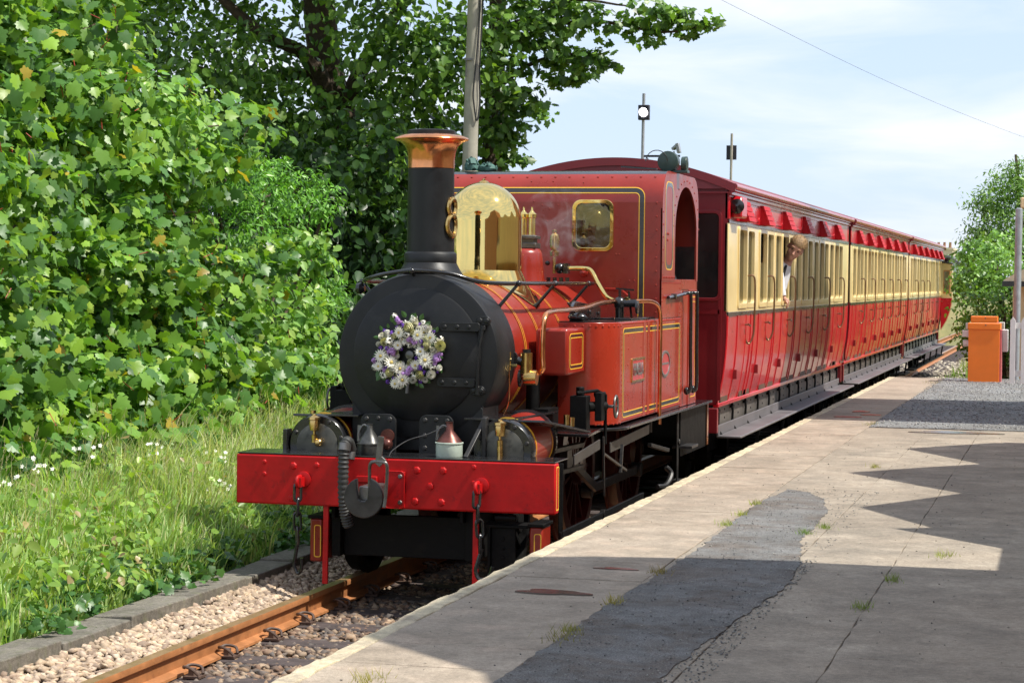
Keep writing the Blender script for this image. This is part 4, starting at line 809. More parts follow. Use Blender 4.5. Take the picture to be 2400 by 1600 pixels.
# safety chains
def link_mesh(): 
    m = MB(); pts = [(.021*math.cos(a), 0, .021*math.sin(a)+.036) for a in np.linspace(0, math.pi, 9)] + [(.021*math.cos(a), 0, .021*math.sin(a)-.036) for a in np.linspace(math.pi, 2*math.pi, 9)]
    m.tube(pts, .0095, 8, closed=True); return m
lk = None
for cx, n, lean in ((-.600, 4, 0), (.585, 4, .01)):
    ch = MB(); ch.lathe([(.05, 0), (.05, -.012), (.035, -.016)], (cx, -.001, .705), 'y', 24); ch.box(cx-.012, cx+.012, -.085, -.005, .66, .72)
    ch.tube(smooth_path([(cx-.012, -.03, .725), (cx-.015, -.075, .72), (cx-.015, -.09, .69), (cx-.012, -.07, .662), (cx-.01, -.02, .66)], 4), .013, 8)
    c = B('safety_chain', ch, 'beam_red')
    z = .625
    for i in range(n):
        if lk is None: lk = link_mesh().build('chain_link', 'black', c); l = lk
        else: l = share(lk, parent=c)
        l.location = (cx-.012+random.uniform(-.005, .005)+lean*i, -.075, z); l.rotation_euler = (random.uniform(-.06, .06), random.uniform(-.08, .08), math.pi/2*(i % 2)+.4+random.uniform(-.2, .2)); z -= .092
    m = MB(); X = cx-.012+lean*n
    if cx < 0: m.tube(smooth_path([(X, -.075, z+.05), (X-.01, -.075, z-.02), (X-.02, -.075, z-.09), (X, -.075, z-.15), (X+.028, -.075, z-.12), (X+.03, -.075, z-.05)], 5), [.012]*26, 8)
    else: m.tube(smooth_path([(X, -.075, z+.06), (X-.02, -.08, z-.01), (X-.035, -.085, z-.08), (X-.01, -.09, z-.13), (X+.05, -.09, z-.115), (X+.075, -.09, z-.05)], 5), [.013]*26, 8)
    B('chain_hook', m, 'black', par=c)
# central coupling
hx = -.093; hz = .632
m = MB(); m.box(-.24, -.10, -.02, -.002, .70, .74); m.add([], []); B('coupling_bracket', m, 'beam_red', .004)
m = MB(); m.ring(rrect(-.05, .085, .54, .78, .03), rrect(-.045, .08, .545, .775, .028), 'y', -.022, -.002); m.box(-.05, .085, -.02, -.003, .545, .775); pl = B('coupling_plate', m, 'beam_red', .004)
m = MB(); [m.rivet((.055, -.021, z), (0, -1, 0), .016) for z in (.58, .745)]; B('plate_bolts', m, 'iron', par=pl, kind='stuff')
m = MB(); m.box(-.14, -.03, -.26, -.01, .60, .70); cp = B('chopper_coupling', m, 'iron', .01)
pts = []; R0 = .128; w = .036
for a in np.linspace(R_(111), R_(75+360), 44): pts.append((hx+R0*math.cos(a), hz+R0*math.sin(a)))
pts += [(hx+.030, hz+.05), (hx+.026, hz-.005), (hx+.010, hz-.022), (hx-.018, hz-.022), (hx-.032, hz-.008), (hx-.042, hz+.05)]
m = MB(); m.prism(pts, 'y', -.31, -.27); B('hook_disc', m, 'hookiron', .006, par=cp, flat=True)
m = MB(); m.cyl((hx-.05, -.29, hz-.03), (hx+.06, -.29, hz-.03), .012, n=10); B('hook_pin', m, 'iron', par=cp)
m = MB(); m.tube(smooth_path([(-.055, -.30, .70), (-.052, -.31, .78), (-.045, -.32, .845), (-.015, -.325, .862), (.035, -.325, .862), (.062, -.32, .845), (.062, -.31, .78), (.05, -.30, .64), (.04, -.30, .575)], 5), .011, 8)
m.bar((.01, -.325, .86), (.028, -.33, 1.02), .038, .014, up=(0, 1, 0)); m.bar((.0, -.322, .845), (.04, -.322, .89), .05, .02, up=(0, 1, 0)); B('coupling_loop', m, 'iron', .002, par=cp)
# vacuum hose
hp = smooth_path([(-.285, .02, .90), (-.288, -.03, .955), (-.292, -.08, .95), (-.295, -.10, .88), (-.297, -.105, .75), (-.295, -.10, .60), (-.285, -.09, .50), (-.27, -.07, .42)], 14)
rr = [.033 + (.005 if (i % 3) == 0 else -.001) for i in range(len(hp))]; rr[:26] = [.034]*26
m = MB(); m.tube(hp, rr, 14); hs = B('vacuum_hose', m, 'rubber', angle=60)
m = MB(); m.tube([(-.292, -.086, .95), (-.2945, -.098, .905)], .040, 16); m.cyl((-.285, .0, .84), (-.285, .02, .92), .03, n=12); B('hose_clip', m, 'iron', par=hs)
# lower front: guard irons, truck frame, sand boxes
for x in (-.455, .545):
    m = MB(); m.bar((x, .03, .54), (x, .015, .035), .036, .02, up=(0, 1, 0)); B('guard_iron', m, 'beam_red', .003)
m = MB(); m.box(-.40, .52, .22, .26, .20, .47); m.box(-.46, -.40, .15, .9, .2, .53); m.box(.44, .50, .15, .9, .2, .53); B('pony_truck_frame', m, 'oily', .004)
m = MB(); m.box(.60, .62, .10, .40, .14, .44); m.box(.62, .78, .12, .14, .14, .43); m.box(.56, .86, .1, .3, .43, .45); [m.rivet((.70, .119, z), (0, -1, 0), .012) for z in (.18, .24, .30, .36)]; m.cyl((.66, .06, .50), (.80, .06, .50), .022, n=10); B('side_bracket', m, 'oily', .004)
for s in (-1, 1):
    x0 = .87 if s > 0 else -.60; m = MB(); m.box(x0, x0+.085, .12, .34, .16, .44); sb = B('sand_box', m, 'loco_red', .012)
    m = MB(); m.box(x0-.01, x0+.095, .11, .36, .44, .462); B('sand_box_lid', m, 'oily', .004, par=sb)
    m = MB(); m.ring(rrect(x0+.03, x0+.078, .19, .40, .015), rrect(x0+.036, x0+.072, .196, .394, .01), 'y', .117, .1185); B('yellow_lining', m, 'yellow', par=sb, flat=True)
for s in (-1, 1):
    m = MB(); m.box(s*.43-.012, s*.43+.012, .09, 6.0, .45, .86); B('main_frame', m, 'oily', .003)
# wheels
def wheel(x0, y, r, name='wheel', mat='oily', spokes=12, width=.11, side=1):
    m = MB(); m.lathe([(r*.82, 0), (r*.82, width), (r*.9, width), (r, width*.96), (r, width*.25), (r+.022, width*.18), (r+.022, 0), (r*.82, 0)], (0, 0, 0), 'x', 40)
    m.lathe([(0, -.01), (r*.2, -.01), (r*.2, width+.03), (r*.1, width+.035), (0, width+.035)], (0, 0, 0), 'x', 20)
    for i in range(spokes):
        a = 2*math.pi*i/spokes; m.bar((width*.5, r*.15*math.cos(a), r*.15*math.sin(a)), (width*.5, r*.85*math.cos(a), r*.85*math.sin(a)), .03, .045, up=(1, 0, 0))
    if side < 0: m.v = [(-x, yy, z) for x, yy, z in m.v]; m.f = [f[::-1] for f in m.f]
    o = B(name, m, mat); o.location = (x0*side, y, r); return o
WR = pmat('wheel_red_oily', (.07, .008, .006), .35, coat=.3, var=.4, scale=8); M['wheelred'] = WR
for s in (-1, 1):
    wheel(.455, .98, .38, 'pony_wheel', 'oily', 9, side=s); wheel(.455, 2.85, .57, 'driving_wheel', 'wheelred', 13, side=s); wheel(.455, 4.75, .57, 'driving_wheel', 'wheelred', 13, side=s)
    m = MB(); m.bar((s*.64, 2.8, .42), (s*.64, 4.7, .42), .035, .07); m.cyl((s*.60, 2.8, .42), (s*.68, 2.8, .42), .06, n=14); m.cyl((s*.60, 4.7, .42), (s*.68, 4.7, .42), .06, n=14); B('coupling_rod', m, 'hookiron', .004)
    m = MB(); m.bar((s*.70, 1.4, .82), (s*.70, 2.3, .80), .05, .035); m.bar((s*.70, 1.4, .66), (s*.70, 2.3, .64), .05, .035); m.box(s*.70-.03, s*.70+.03, 1.75, 1.9, .67, .80); B('slide_bars', m, 'hookiron', .004)
    m = MB(); m.bar((s*.70, 1.9, .73), (s*.70, 2.8, .44), .035, .06); B('connecting_rod', m, 'hookiron', .004)
    # plank like stays under the footplate
    m = MB(); m.bar((s*.96, .95, .80), (s*.96, 1.75, .85), .012, .07); m.bar((s*.96, 2.1, .80), (s*.96, 3.55, .84), .012, .075); B('valance_stay', m, 'stay', .003)
    m = MB(); m.bar((s*1.0, .4 if s > 0 else 1.9, .36), (s*1.0, 3.15, .36), .02, .045); m.cyl((s*.985, 1.7, .36), (s*1.02, 1.7, .36), .04, n=12); m.bar((s*1.0, .42 if s > 0 else 2.0, .36), (s*.99, .46 if s > 0 else 2.0, .82), .03, .03); B('brake_rod', m, 'oily', .003)
    m = MB(); m.bar((s*1.03, 1.55, .92), (s*1.03, 1.6, .50), .012, .012); m.bar((s*1.03, 1.57, .80), (s*1.03, 2.35, .62), .015, .015); m.bar((s*1.03, 2.2, .82), (s*1.03, 2.15, .62), .02, .02); B('drain_cock_rods', m, 'hookiron', kind='stuff')
    m = MB(); m.cyl((s*.93, 3.75, .93), (s*.93, 3.75, .80), .02, n=8); m.bar((s*.93, 3.75, .70), (s*1.02, 4.05, .64), .04, .03); m.tube(smooth_path([(s*1.0, 4.1, .50), (s*1.04, 4.12, .44), (s*1.02, 4.0, .36), (s*.98, 3.85, .36)], 5), .022, 8); B('spring_hanger', m, 'hookiron', .003)
# cylinders
for s in (-1, 1):
    cx, cz = s*.63, .90
    m = MB(); m.cyl((cx, .42, cz), (cx, .98, cz+.02), .195, n=40); cy = B('cylinder', m, 'loco_red')
    m = MB(); m.lathe([(.195, .42), (.202, .42), (.202, .35), (.190, .335), (.14, .335)], (cx, 0, cz), 'y', 40); B('cylinder_flange', m, 'black', par=cy)
    m = MB(); m.lathe([(.195, .94), (.212, .94), (.212, .98), (.195, .98)], (cx, 0, cz+.02), 'y', 40); B('cylinder_rear_flange', m, 'black', par=cy)
    m = MB(); m.lathe([(.142, .345), (.142, .325), (.12, .318), (.0, .316)], (cx, 0, cz), 'y', 36); B('cylinder_cover', m, 'greyiron', par=cy)
    m = MB()
    for i in range(8):
        a = 2*math.pi*i/8+.3; p = (cx+.17*math.cos(a), .336, cz+.17*math.sin(a)); m.rivet(p, (0, -1, 0), .017); m.cyl(p, (p[0], .318, p[2]), .008, n=7)
    B('cover_bolts', m, 'hookiron', par=cy, kind='stuff')
    for (a0, a1) in ((.455, .47), (.90, .915)):
        m = MB(); m.lathe([(.1955, a0), (.1985, a0), (.1985, a0+.008), (.1955, a0+.008)], (cx, 0, cz+.01), 'y', 40); B('yellow_lining', m, 'yellow', par=cy)
    m = MB(); m.lathe([(.0, -.02), (.018, -.02), (.02, .03), (.010, .035), (.010, .055), (.03, .06), (.036, .11), (.032, .125), (.040, .13), (.038, .145), (.014, .158), (.012, .166), (.0, .17)], (cx-s*.0, .275, cz+.04), 'z', 20)
    if s < 0: m.sphere((cx+.03, .275, cz+.02), .028, 12, 8); m.cyl((cx+.02, .275, cz+.02), (cx+.02, .34, cz+.02), .012, n=8)
    else: m.mi = 0; m.cyl((cx, .275, cz+.03), (cx, .275, cz-.05), .02, n=10)
    B('oil_cup', m, 'brassdull', par=cy)
    m = MB(); vs = [(s*.80, .30, 1.10), (s*.98, 1.0, 1.10)]
    m.bar((s*.52, .36, 1.095), (s*.60, 1.35, 1.095), .32, .012); m.bar((s*.76, .42, 1.09), (s*.86, 1.35, .965), .26 if s > 0 else .14, .014); B('cylinder_top_plate', m, 'black', .002)
    m = MB(); m.cyl((s*.86, 1.15, 1.02), (s*.86, 1.15, 1.09), .02, n=10); m.cyl((s*.92, 1.05, 1.02), (s*.92, 1.05, 1.08), .02, n=10); B('brass_studs', m, 'brassdull', kind='stuff')
    # front frame plates with rounded tops and bolts
    px0 = s*.22
    m = MB(); u0, u1 = sorted((s*.08+(-.16 if s < 0 else 0), s*.32)); u0, u1 = (-.34, -.10) if s < 0 else (.06, .29)
    m.prism(rrect(u0, u1, .70, 1.115, .05), 'y', .36, .385); fp = B('frame_plate', m, 'smoke', .004, flat=True)
    m = MB(); [m.rivet((u, .36, z), (0, -1, 0), .018) for u in (u0+.04, u1-.04) for z in (1.08, .98, .90)]; [m.rivet(((u0+u1)/2, .36, 1.085), (0, -1, 0), .016)]; B('plate_bolts', m, 'hookiron', par=fp, kind='stuff')
m = MB(); m.bar((.445, .12, .865), (.50, .40, 1.11), .02, .03, up=(1, 0, 0)); B('bracket', m, 'hookiron', .004)
m = MB(); m.box(.50, .53, .30, .38, .86, 1.11); B('bracket_post', m, 'hookiron', .004)
m = MB(); m.box(-.86, -.83, .30, .40, .86, 1.0); B('end_bracket', m, 'black', .004)
m = MB(); m.sphere((-.145, .2, .95), .035, 12, 8); m.sphere((-.105, .2, .93), .038, 12, 8); m.lathe([(.045, 0), (.045, .02), (.0, .02)], (-.115, .23, .98), 'y', 16); B('steam_cock', m, 'redcone')
# smokebox
m = MB(); m.lathe([(.0, .5), (.515, .5), (.543, .508), (.555, .535), (.555, .93), (.548, .935), (.0, .935)], (0, 0, 1.485), 'y', 96); sbx = B('smokebox', m, 'smoke', angle=35)
m = MB(); m.box(-.45, .45, .512, .90, .87, 1.25); m.prism([(-.45, .87), (.45, .87), (.45, 1.15), (.40, 1.2), (-.40, 1.2), (-.45, 1.15)], 'y', .508, .515); B('smokebox_saddle', m, 'smoke', .004, par=sbx)
m = MB(); m.lathe([(.435, .502), (.435, .488), (.425, .482), (.20, .462), (.0, .455)], (0, 0, 1.502), 'y', 80); door = B('smokebox_door', m, 'smoke', angle=50)
for z, x0, x1 in ((1.688, .165, .44), (1.325, .15, .41)):
    m = MB(); m.prism(rrect(x0, x1, z-.029, z+.029, .02), 'y', .447, .478); m.rivet((x0+.035, .447, z), (0, -1, 0), .017); m.rivet((x0+.12, .447, z), (0, -1, 0), .017); m.rivet((x0+.2, .447, z), (0, -1, 0), .015); B('hinge_strap', m, 'smoke', .003, par=door)
    dz = .042 if z > 1.5 else -.05; xx = x1+.018 if z > 1.5 else x1+.015
    m = MB(); m.prism(rrect(xx-.052, xx+.045, z+dz-.03, z+dz+.03, .028), 'y', .465, .5); m.rivet((xx-.025, .465, z+dz), (0, -1, 0), .021); m.rivet((xx+.02, .465, z+dz), (0, -1, 0), .021); m.cyl((xx, .46, z+dz-.03), (xx, .46, z+.0-.02), .017, n=10); B('hinge_lug', m, 'smoke', .004, par=door)
m = MB(); m.tube([(.46, .455, 1.70), (.438, .445, 1.56), (.43, .445, 1.48), (.425, .455, 1.29)], [.012, .007, .007, .012], 8); m.tube([(.445, .455, 1.70), (.425, .45, 1.56)], .006, 6); B('hinge_rod', m, 'smoke', par=door)
m = MB(); m.lathe([(.0, .42), (.028, .425), (.035, .46)], (-.03, 0, 1.50), 'y', 16); m.tube([(-.03, .41, 1.47), (-.035, .40, 1.25)], [.008, .014], 8); B('door_handle', m, 'iron', par=door)
m = MB(); m.lathe([(.2, 2.04), (.2, 2.04)], (0, .80, 0)) if False else None
# chimney with saddle flare that follows the smokebox
def flare(cx, cy, zc, R0, r_in, r_out, h_in, n=48, rings=8, zoff=.003):
    vs = []; fs = []
    for i in range(rings+1):
        t_ = i/rings; r = r_in + (r_out-r_in)*t_
        for j in range(n):
            a = 2*math.pi*j/n; x = cx+r*math.cos(a); y = cy+r*math.sin(a); zs = zc+math.sqrt(max(0, R0*R0-x*x))
            e = (1-t_)**2.2; zi = zc+R0+h_in
            vs.append((x, y, zs*(1-e)+zi*e+zoff))
    for i in range(rings):
        for j in range(n): fs.append((i*n+j, (i+1)*n+j, (i+1)*n+(j+1) % n, i*n+(j+1) % n))
    return vs, fs
m = MB(); m.add(*flare(0, .78, 1.485, .555, .172, .27, .07)); m.lathe([(.172, 2.09), (.176, 2.10), (.176, 2.165), (.170, 2.172), (.160, 2.18), (.154, 2.75), (.154, 2.76)], (0, .78, 0), 'z', 56); chim = B('chimney', m, 'smoke', angle=45)
m = MB(); [m.box(-.01+dx, .02+dx, .60, .63, 2.045+dz, 2.06+dz) for dx, dz in ((.08, 0), (.14, -.02))]; B('base_bolts', m, 'smoke', par=chim, kind='stuff')
m = MB(); m.lathe([(.157, 2.735), (.156, 2.78), (.160, 2.84), (.178, 2.885), (.21, 2.912), (.243, 2.922), (.250, 2.928), (.245, 2.938), (.20, 2.956), (.15, 2.962)], (0, .78, 0), 'z', 64); B('copper_cap', m, 'copper', par=chim, angle=60)
m = MB(); m.lathe([(.150, 2.955), (.160, 2.960), (.160, 2.985), (.150, 2.99), (.135, 2.985), (.13, 2.90), (.0, 2.90)], (0, .78, 0), 'z', 48); B('chimney_rim', m, 'smoke', par=chim)
for zc, r in ((2.475, .050), (2.355, .062)):
    for s in (1,):
        m = MB(); pts = []
        for i in range(28):
            a = 2*math.pi*i/28; u = r*math.cos(a)*.92; z = zc+r*1.12*math.sin(a); an = u/.165 - .22; pts.append((s*.166*math.cos(an), .78+.166*math.sin(an), z))
        m.tube(pts, .0165, 8, closed=True); B('number_eight', m, 'brassdull', par=chim)
# boiler
m = MB(); m.lathe([(.525, .935), (.525, 3.8)], (0, 0, 1.475), 'y', 80); boiler = B('boiler', m, 'loco_red')
for yy in (1.30, 1.72, 2.45, 3.15):
    m = MB(); m.lathe([(.525, yy), (.529, yy), (.529, yy+.05), (.525, yy+.05)], (0, 0, 1.475), 'y', 80); bd = B('boiler_band', m, 'loco_red', par=boiler)
    m = MB(); [m.lathe([(.528, yy+d), (.5305, yy+d), (.5305, yy+d+.006), (.528, yy+d+.006)], (0, 0, 1.475), 'y', 80) for d in (.002, .042)]; B('yellow_lining', m, 'yellow', par=boiler)
# dome
m = MB(); prof = [(.281, 2.03), (.281, 2.42)] + [(.281*math.cos(a), 2.42+.285*math.sin(a)) for a in np.linspace(0, math.pi/2-.02, 18)][1:] + [(.0, 2.706)]
m.lathe(prof, (0, 2.1, 0), 'z', 72); dome = B('brass_dome', m, 'brass', angle=80)
m = MB(); m.add(*flare(0, 2.1, 1.475, .53, .279, .42, .06, 64, 10)); B('dome_skirt', m, 'brass', par=dome, angle=80)
m = MB(); m.lathe([(.04, 2.70), (.03, 2.712), (.012, 2.718), (.012, 2.728), (.0, 2.732)], (0, 2.1, 0), 'z', 16); B('dome_finial', m, 'brassdull', par=dome)
# safety valves, casing, whistle, clack valve
m = MB(); m.lathe([(.19, 1.88), (.165, 1.95), (.15, 2.10), (.14, 2.20), (.12, 2.235), (.0, 2.24)], (.09, 2.95, 0), 'z', 40); cas = B('safety_valve_casing', m, 'loco_red', angle=60)
m = MB(); m.box(-.03, .20, 2.87, 3.03, 2.24, 2.28); m.box(-.01, .18, 2.89, 3.01, 2.28, 2.34); m.box(-.03, .20, 2.87, 3.03, 2.31, 2.335); B('valve_base', m, 'iron', .004, par=cas)
for x in (.02, .085, .15):
    m = MB(); m.lathe([(.028, 2.34), (.028, 2.47), (.036, 2.475), (.036, 2.50), (.02, 2.515), (.008, 2.53), (.008, 2.555), (.0, 2.555)], (x, 2.95, 0), 'z', 20); B('safety_valve', m, 'brass', par=cas)
m = MB(); m.lathe([(.012, 2.05), (.012, 2.18), (.035, 2.185), (.040, 2.22), (.020, 2.235), (.036, 2.25), (.040, 2.30), (.036, 2.345), (.015, 2.365), (.020, 2.375), (.020, 2.388), (.0, 2.395)], (.245, 3.3, 0), 'z', 24); B('whistle', m, 'brassdull')
m = MB(); m.sphere((.30, 3.25, 2.09), .042, 16, 10); m.box(.335, .375, 3.21, 3.29, 2.05, 2.13); m.box(.22, .44, 3.12, 3.38, 1.955, 1.985); [m.cyl((x, 3.13, 1.985), (x, 3.13, 2.02), .016, n=6) for x in (.24, .29, .34, .39)]; m.sphere((.19, 3.3, 2.13), .02, 10, 8); B('clack_valve', m, 'black')
pip = smooth_path([(.37, 3.25, 2.09), (.50, 3.25, 2.09), (.56, 3.22, 2.07), (.62, 3.18, 1.98), (.70, 3.12, 1.88), (.80, 3.02, 1.84)], 6)
m = MB(); m.tube(pip, .019, 12); B('steam_pipe', m, 'brass')
# injector valve on the tank and its copper pipes
m = MB(); m.cyl((.83, 3.0, 1.70), (.83, 3.0, 1.86), .035, n=14); m.sphere((.83, 3.0, 1.83), .05, 14, 8); m.cyl((.83, 3.0, 1.83), (.96, 3.0, 1.83), .03, n=10); m.cyl((.83, 3.0, 1.86), (.83, 3.0, 1.93), .012, n=8); m.bar((.80, 3.0, 1.94), (.93, 3.05, 1.93), .02, .014); m.lathe([(.05, 0), (.05, .015), (.0, .02)], (.96, 3.0, 1.80), 'x', 16); m.cyl((.83, 3, 1.70), (.83, 3, 1.72), .075, n=20); m.bar((.90, 3.0, 1.92), (.92, 3.02, 1.72), .012, .012); B('injector_valve', m, 'black')
m = MB(); m.lathe([(.045, 0), (.045, .015), (.03, .02), (.03, .04)], (.83, 3.0, 1.685), 'z', 12); m.cyl((.87, 3.0, 1.845), (.90, 3.02, 1.845), .03, n=6); B('brass_nut', m, 'brass')
m = MB(); m.tube(smooth_path([(.88, 3.0, 1.845), (.96, 3.15, 1.845), (1.01, 3.35, 1.84), (1.035, 3.50, 1.80), (1.042, 3.56, 1.70), (1.042, 3.56, 1.5), (1.042, 3.56, 1.2), (1.042, 3.56, .88)], 7), .016, 12); B('copper_pipe', m, 'copper')
m = MB(); m.tube(smooth_path([(.80, 2.98, 1.845), (.76, 2.6, 1.83), (.74, 2.2, 1.80), (.73, 1.7, 1.79), (.725, 1.20, 1.78), (.725, 1.05, 1.74), (.72, 1.02, 1.62), (.72, 1.02, 1.48), (.72, 1.02, 1.40), (.66, 1.04, 1.35), (.56, 1.05, 1.33)], 7), .019, 12); B('copper_pipe', m, 'copper')
m = MB(); m.lathe([(.0, 1.37), (.042, 1.37), (.042, 1.51), (.0, 1.51)], (.625, .95, 0), 'z', 24); m.cyl((.62, .95, 1.345), (.70, .95, 1.345), .05, n=20); B('lubricator', m, ['brassdull'])
m = MB(); m.cyl((.625, .95, 1.51), (.625, .95, 1.535), .03, n=6); m.lathe([(.06, 0), (.06, .012), (.03, .02)], (.58, .95, 1.34), 'x', 20); m.lathe([(.055, .90), (.055, .93)], (.525, 0, 1.47), 'y', 16); m.cyl((.53, .93, 1.47), (.60, .93, 1.45), .028, n=10); B('lubricator_cap', m, 'black')
m = MB(); m.cyl((.43, .72, 1.47), (.50, .80, 1.465), .018, n=10); m.mi = 0; B('steam_cock', m, 'black')
m = MB(); m.cyl((.56, .80, 1.465), (.50, .80, 1.465), .014, n=10); m.cyl((.545, .80, 1.40), (.545, .80, 1.52), .014, n=10); m.cyl((.55, .80, 1.43), (.60, .80, 1.43), .01, n=8); B('brass_tap', m, 'brass')
m = MB(); m.tube(smooth_path([(.545, .80, 1.40), (.545, .82, 1.25), (.52, .84, 1.14), (.45, .85, 1.02), (.40, .86, .93)], 5), .005, 6); B('thin_copper_pipe', m, 'copper')
# boiler handrail
hr = smooth_path([(-.555, 3.3, 1.975), (-.555, 2.2, 1.975), (-.55, 1.45, 1.975), (-.52, 1.05, 1.975), (-.42, .66, 1.985), (-.26, .50, 2.02), (-.06, .46, 2.05), (.10, .46, 2.05), (.24, .50, 2.03), (.38, .60, 1.985), (.50, .85, 1.973), (.55, 1.2, 1.975), (.555, 2.2, 1.975), (.555, 3.3, 1.975)], 6)
m = MB(); m.tube(hr, .0145, 10); rail = B('boiler_handrail', m, 'black')
for s in (-1, 1):
    for yy in (1.0, 2.05, 3.15):
        m = MB(); m.tube([(s*.40, yy, 1.80), (s*.43, yy, 1.83), (s*.555, yy, 1.975)], [.024, .013, .011], 10); m.sphere((s*.555, yy, 1.975), .021, 10, 8); B('handrail_stanchion', m, 'black', par=rail)
m = MB(); m.sphere((-.03, .455, 2.05), .022, 10, 8); m.cyl((-.03, .46, 2.05), (-.03, .55, 2.0), .012, n=8); B('handrail_stanchion', m, 'black', par=rail)
m = MB(); m.lathe([(.0, 0), (.035, .005), (.04, .03), (.02, .06)], (-.50, .72, 1.93), 'x', 16); B('rail_end_knob', m, 'black')
# side tanks
for s in (-1, 1):
    pl_ = [(.60, 1.97), (.80, 1.97)] + [(.80+.20*math.sin(a), 2.25-.28*math.cos(a)) for a in np.linspace(.15, math.pi/2, 9)] + [(1.0, 4.72), (.60, 4.72)]
    pl_ = [(s*x, y) for x, y in pl_]; pl_ = pl_ if s > 0 else pl_[::-1]
    m = MB(); m.prism(pl_, 'z', .965, 1.70); tank = B('side_tank', m, 'loco_orange', .006, angle=25)
    m = MB(); m.prism([(x*1.0-(s*.01), y) for x, y in pl_], 'z', 1.7005, 1.706); B('tank_top', m, 'black', par=tank, flat=True)
    for o_ in (tank,): pass
    m = MB()
    for z in (.982, 1.685):
        for yy in np.arange(2.32, 4.7, .033): m.rivet((s*1.0, yy, z), (s, 0, 0), .0075)
        for a in np.linspace(.15, math.pi/2, 7): m.rivet((s*(.80+.20*math.sin(a)), 2.25-.28*math.cos(a), z-.012), (s*math.sin(a), -math.cos(a), 0), .010)
        for x in (.66, .72, .78): m.rivet((s*x, 1.97, z-.012), (0, -1, 0), .010)
    for yy in (2.29, 4.70):
        for z in np.arange(1.02, 1.66, .037): m.rivet((s*1.0, yy, z), (s, 0, 0), .0075)
    for yy in (2.52, 3.0, 3.68, 4.25):
        for z in (1.06, 1.16, 1.26, 1.38, 1.5, 1.6): m.rivet((s*1.0, yy, z), (s, 0, 0), .0075)
    B('rivets', m, 'loco_orange', par=tank, kind='stuff')
    lining(tank, 'x', s*1.0, s*1.0015, 2.325, 4.66, 1.0, 1.655, .05, .030, .0065)
    for y0 in (3.08, 3.25, 3.62): m = MB(); m.box(s*1.0, s*1.003, y0, y0+.09, .97, 1.69) if s > 0 else m.box(s*1.003, s*1.0, y0, y0+.09, .97, 1.69); B('cover_strip', m, 'loco_orange', .001, par=tank)
    # name plate
    a, b = (s*1.0, s*1.010) if s > 0 else (s*1.010, s*1.0)
    m = MB(); m.ring(rrect(2.64, 3.12, 1.245, 1.425, .01), rrect(2.655, 3.105, 1.26, 1.41, .006), 'x', a, b); npl = B('name_plate', m, 'brassdull', flat=True)
    m = MB(); m.box(min(s*1.001, s*1.005), max(s*1.001, s*1.005), 2.65, 3.11, 1.255, 1.415); B('plate_field', m, 'coach_red', par=npl, flat=True)
    fc = bpy.data.curves.new('name_lettering', 'FONT'); fc.body = 'FENELLA'; fc.size = .118; fc.extrude = .004; fc.align_x = 'CENTER'; fc.align_y = 'CENTER'; fc.space_character = 1.0; fc.offset = .0012
    fc.materials.append(M['tin']); ft = bpy.data.objects.new('tmp', fc); COL.objects.link(ft); bpy.context.view_layer.update(); tm = bpy.data.meshes.new_from_object(ft.evaluated_get(bpy.context.evaluated_depsgraph_get())); bpy.data.objects.remove(ft)
    fo = bpy.data.objects.new('name_lettering', tm); COL.objects.link(fo); fo.parent = npl; fo['kind'] = 'stuff'
    fo.location = (s*1.007, 2.88, 1.335); fo.rotation_euler = (math.pi/2, 0, s*math.pi/2); fo.scale = (.84, 1.05, 1)
    m = MB(); n_ = 36; m.ring([(3.99+.19*math.cos(q), 1.34+.105*math.sin(q)) for q in np.linspace(0, 2*math.pi, n_, endpoint=False)], [(3.99+.172*math.cos(q), 1.34+.088*math.sin(q)) for q in np.linspace(0, 2*math.pi, n_, endpoint=False)], 'x', a, b); wp = B('works_plate', m, 'tin', flat=True)
    m = MB(); m.prism([(3.99+.175*math.cos(q), 1.34+.09*math.sin(q)) for q in np.linspace(0, 2*math.pi, n_, endpoint=False)], 'x', s*1.0, s*1.004); B('plate_field', m, 'coach_red', par=wp, flat=True)
    m = MB(); m.box(min(s*1.003, s*1.007), max(s*1.003, s*1.007), 3.85, 4.13, 1.334, 1.348); B('raised_bar', m, 'tin', par=wp, flat=True)
    # front tool box
    m = MB(); m.box(s*.57 if s > 0 else -.80, .80 if s > 0 else -.57, 1.42, 1.96, 1.34, 1.665); tb = B('front_tank_box', m, 'loco_red', .02)
    lining(tb, 'x', s*.80, s*.8015, 1.47, 1.90, 1.38, 1.63, .05, .022, .006)
    # tank top gear
    m = MB(); m.prism([(2.05, 1.706), (3.0, 1.706), (3.0, 1.80), (2.15, 1.85), (2.05, 1.80)], 'x', s*.66, s*.685); m.rivet((s*.69, 2.6, 1.76), (s, 0, 0), .02); m.rivet((s*.69, 2.9, 1.75), (s, 0, 0), .016)
    m.box(min(s*.66, s*.95), max(s*.66, s*.95), 2.85, 4.0, 1.706, 1.718); m.sphere((s*.72, 2.05, 1.735), .045, 12, 8, (1.6, 1, .7)); m.bar((s*.66, 2.0, 1.84), (s*.72, 2.1, 1.72), .014, .014); B('tank_filler_gear', m, 'black', .004)
    # running plate
    m = MB(); m.box(min(s*.55, s*1.06), max(s*.55, s*1.06), 2.3, 6.0, .925, .945); m.prism([(s*.55, 1.36), (s*.97, 1.36)] + [(s*(.86+.20*math.sin(q)), 2.28-.30*math.cos(q)) for q in np.linspace(0.3, math.pi/2, 6)] + [(s*1.06, 2.32), (s*.55, 2.32)], 'z', .925, .945); B('running_plate', m, 'black', .003)
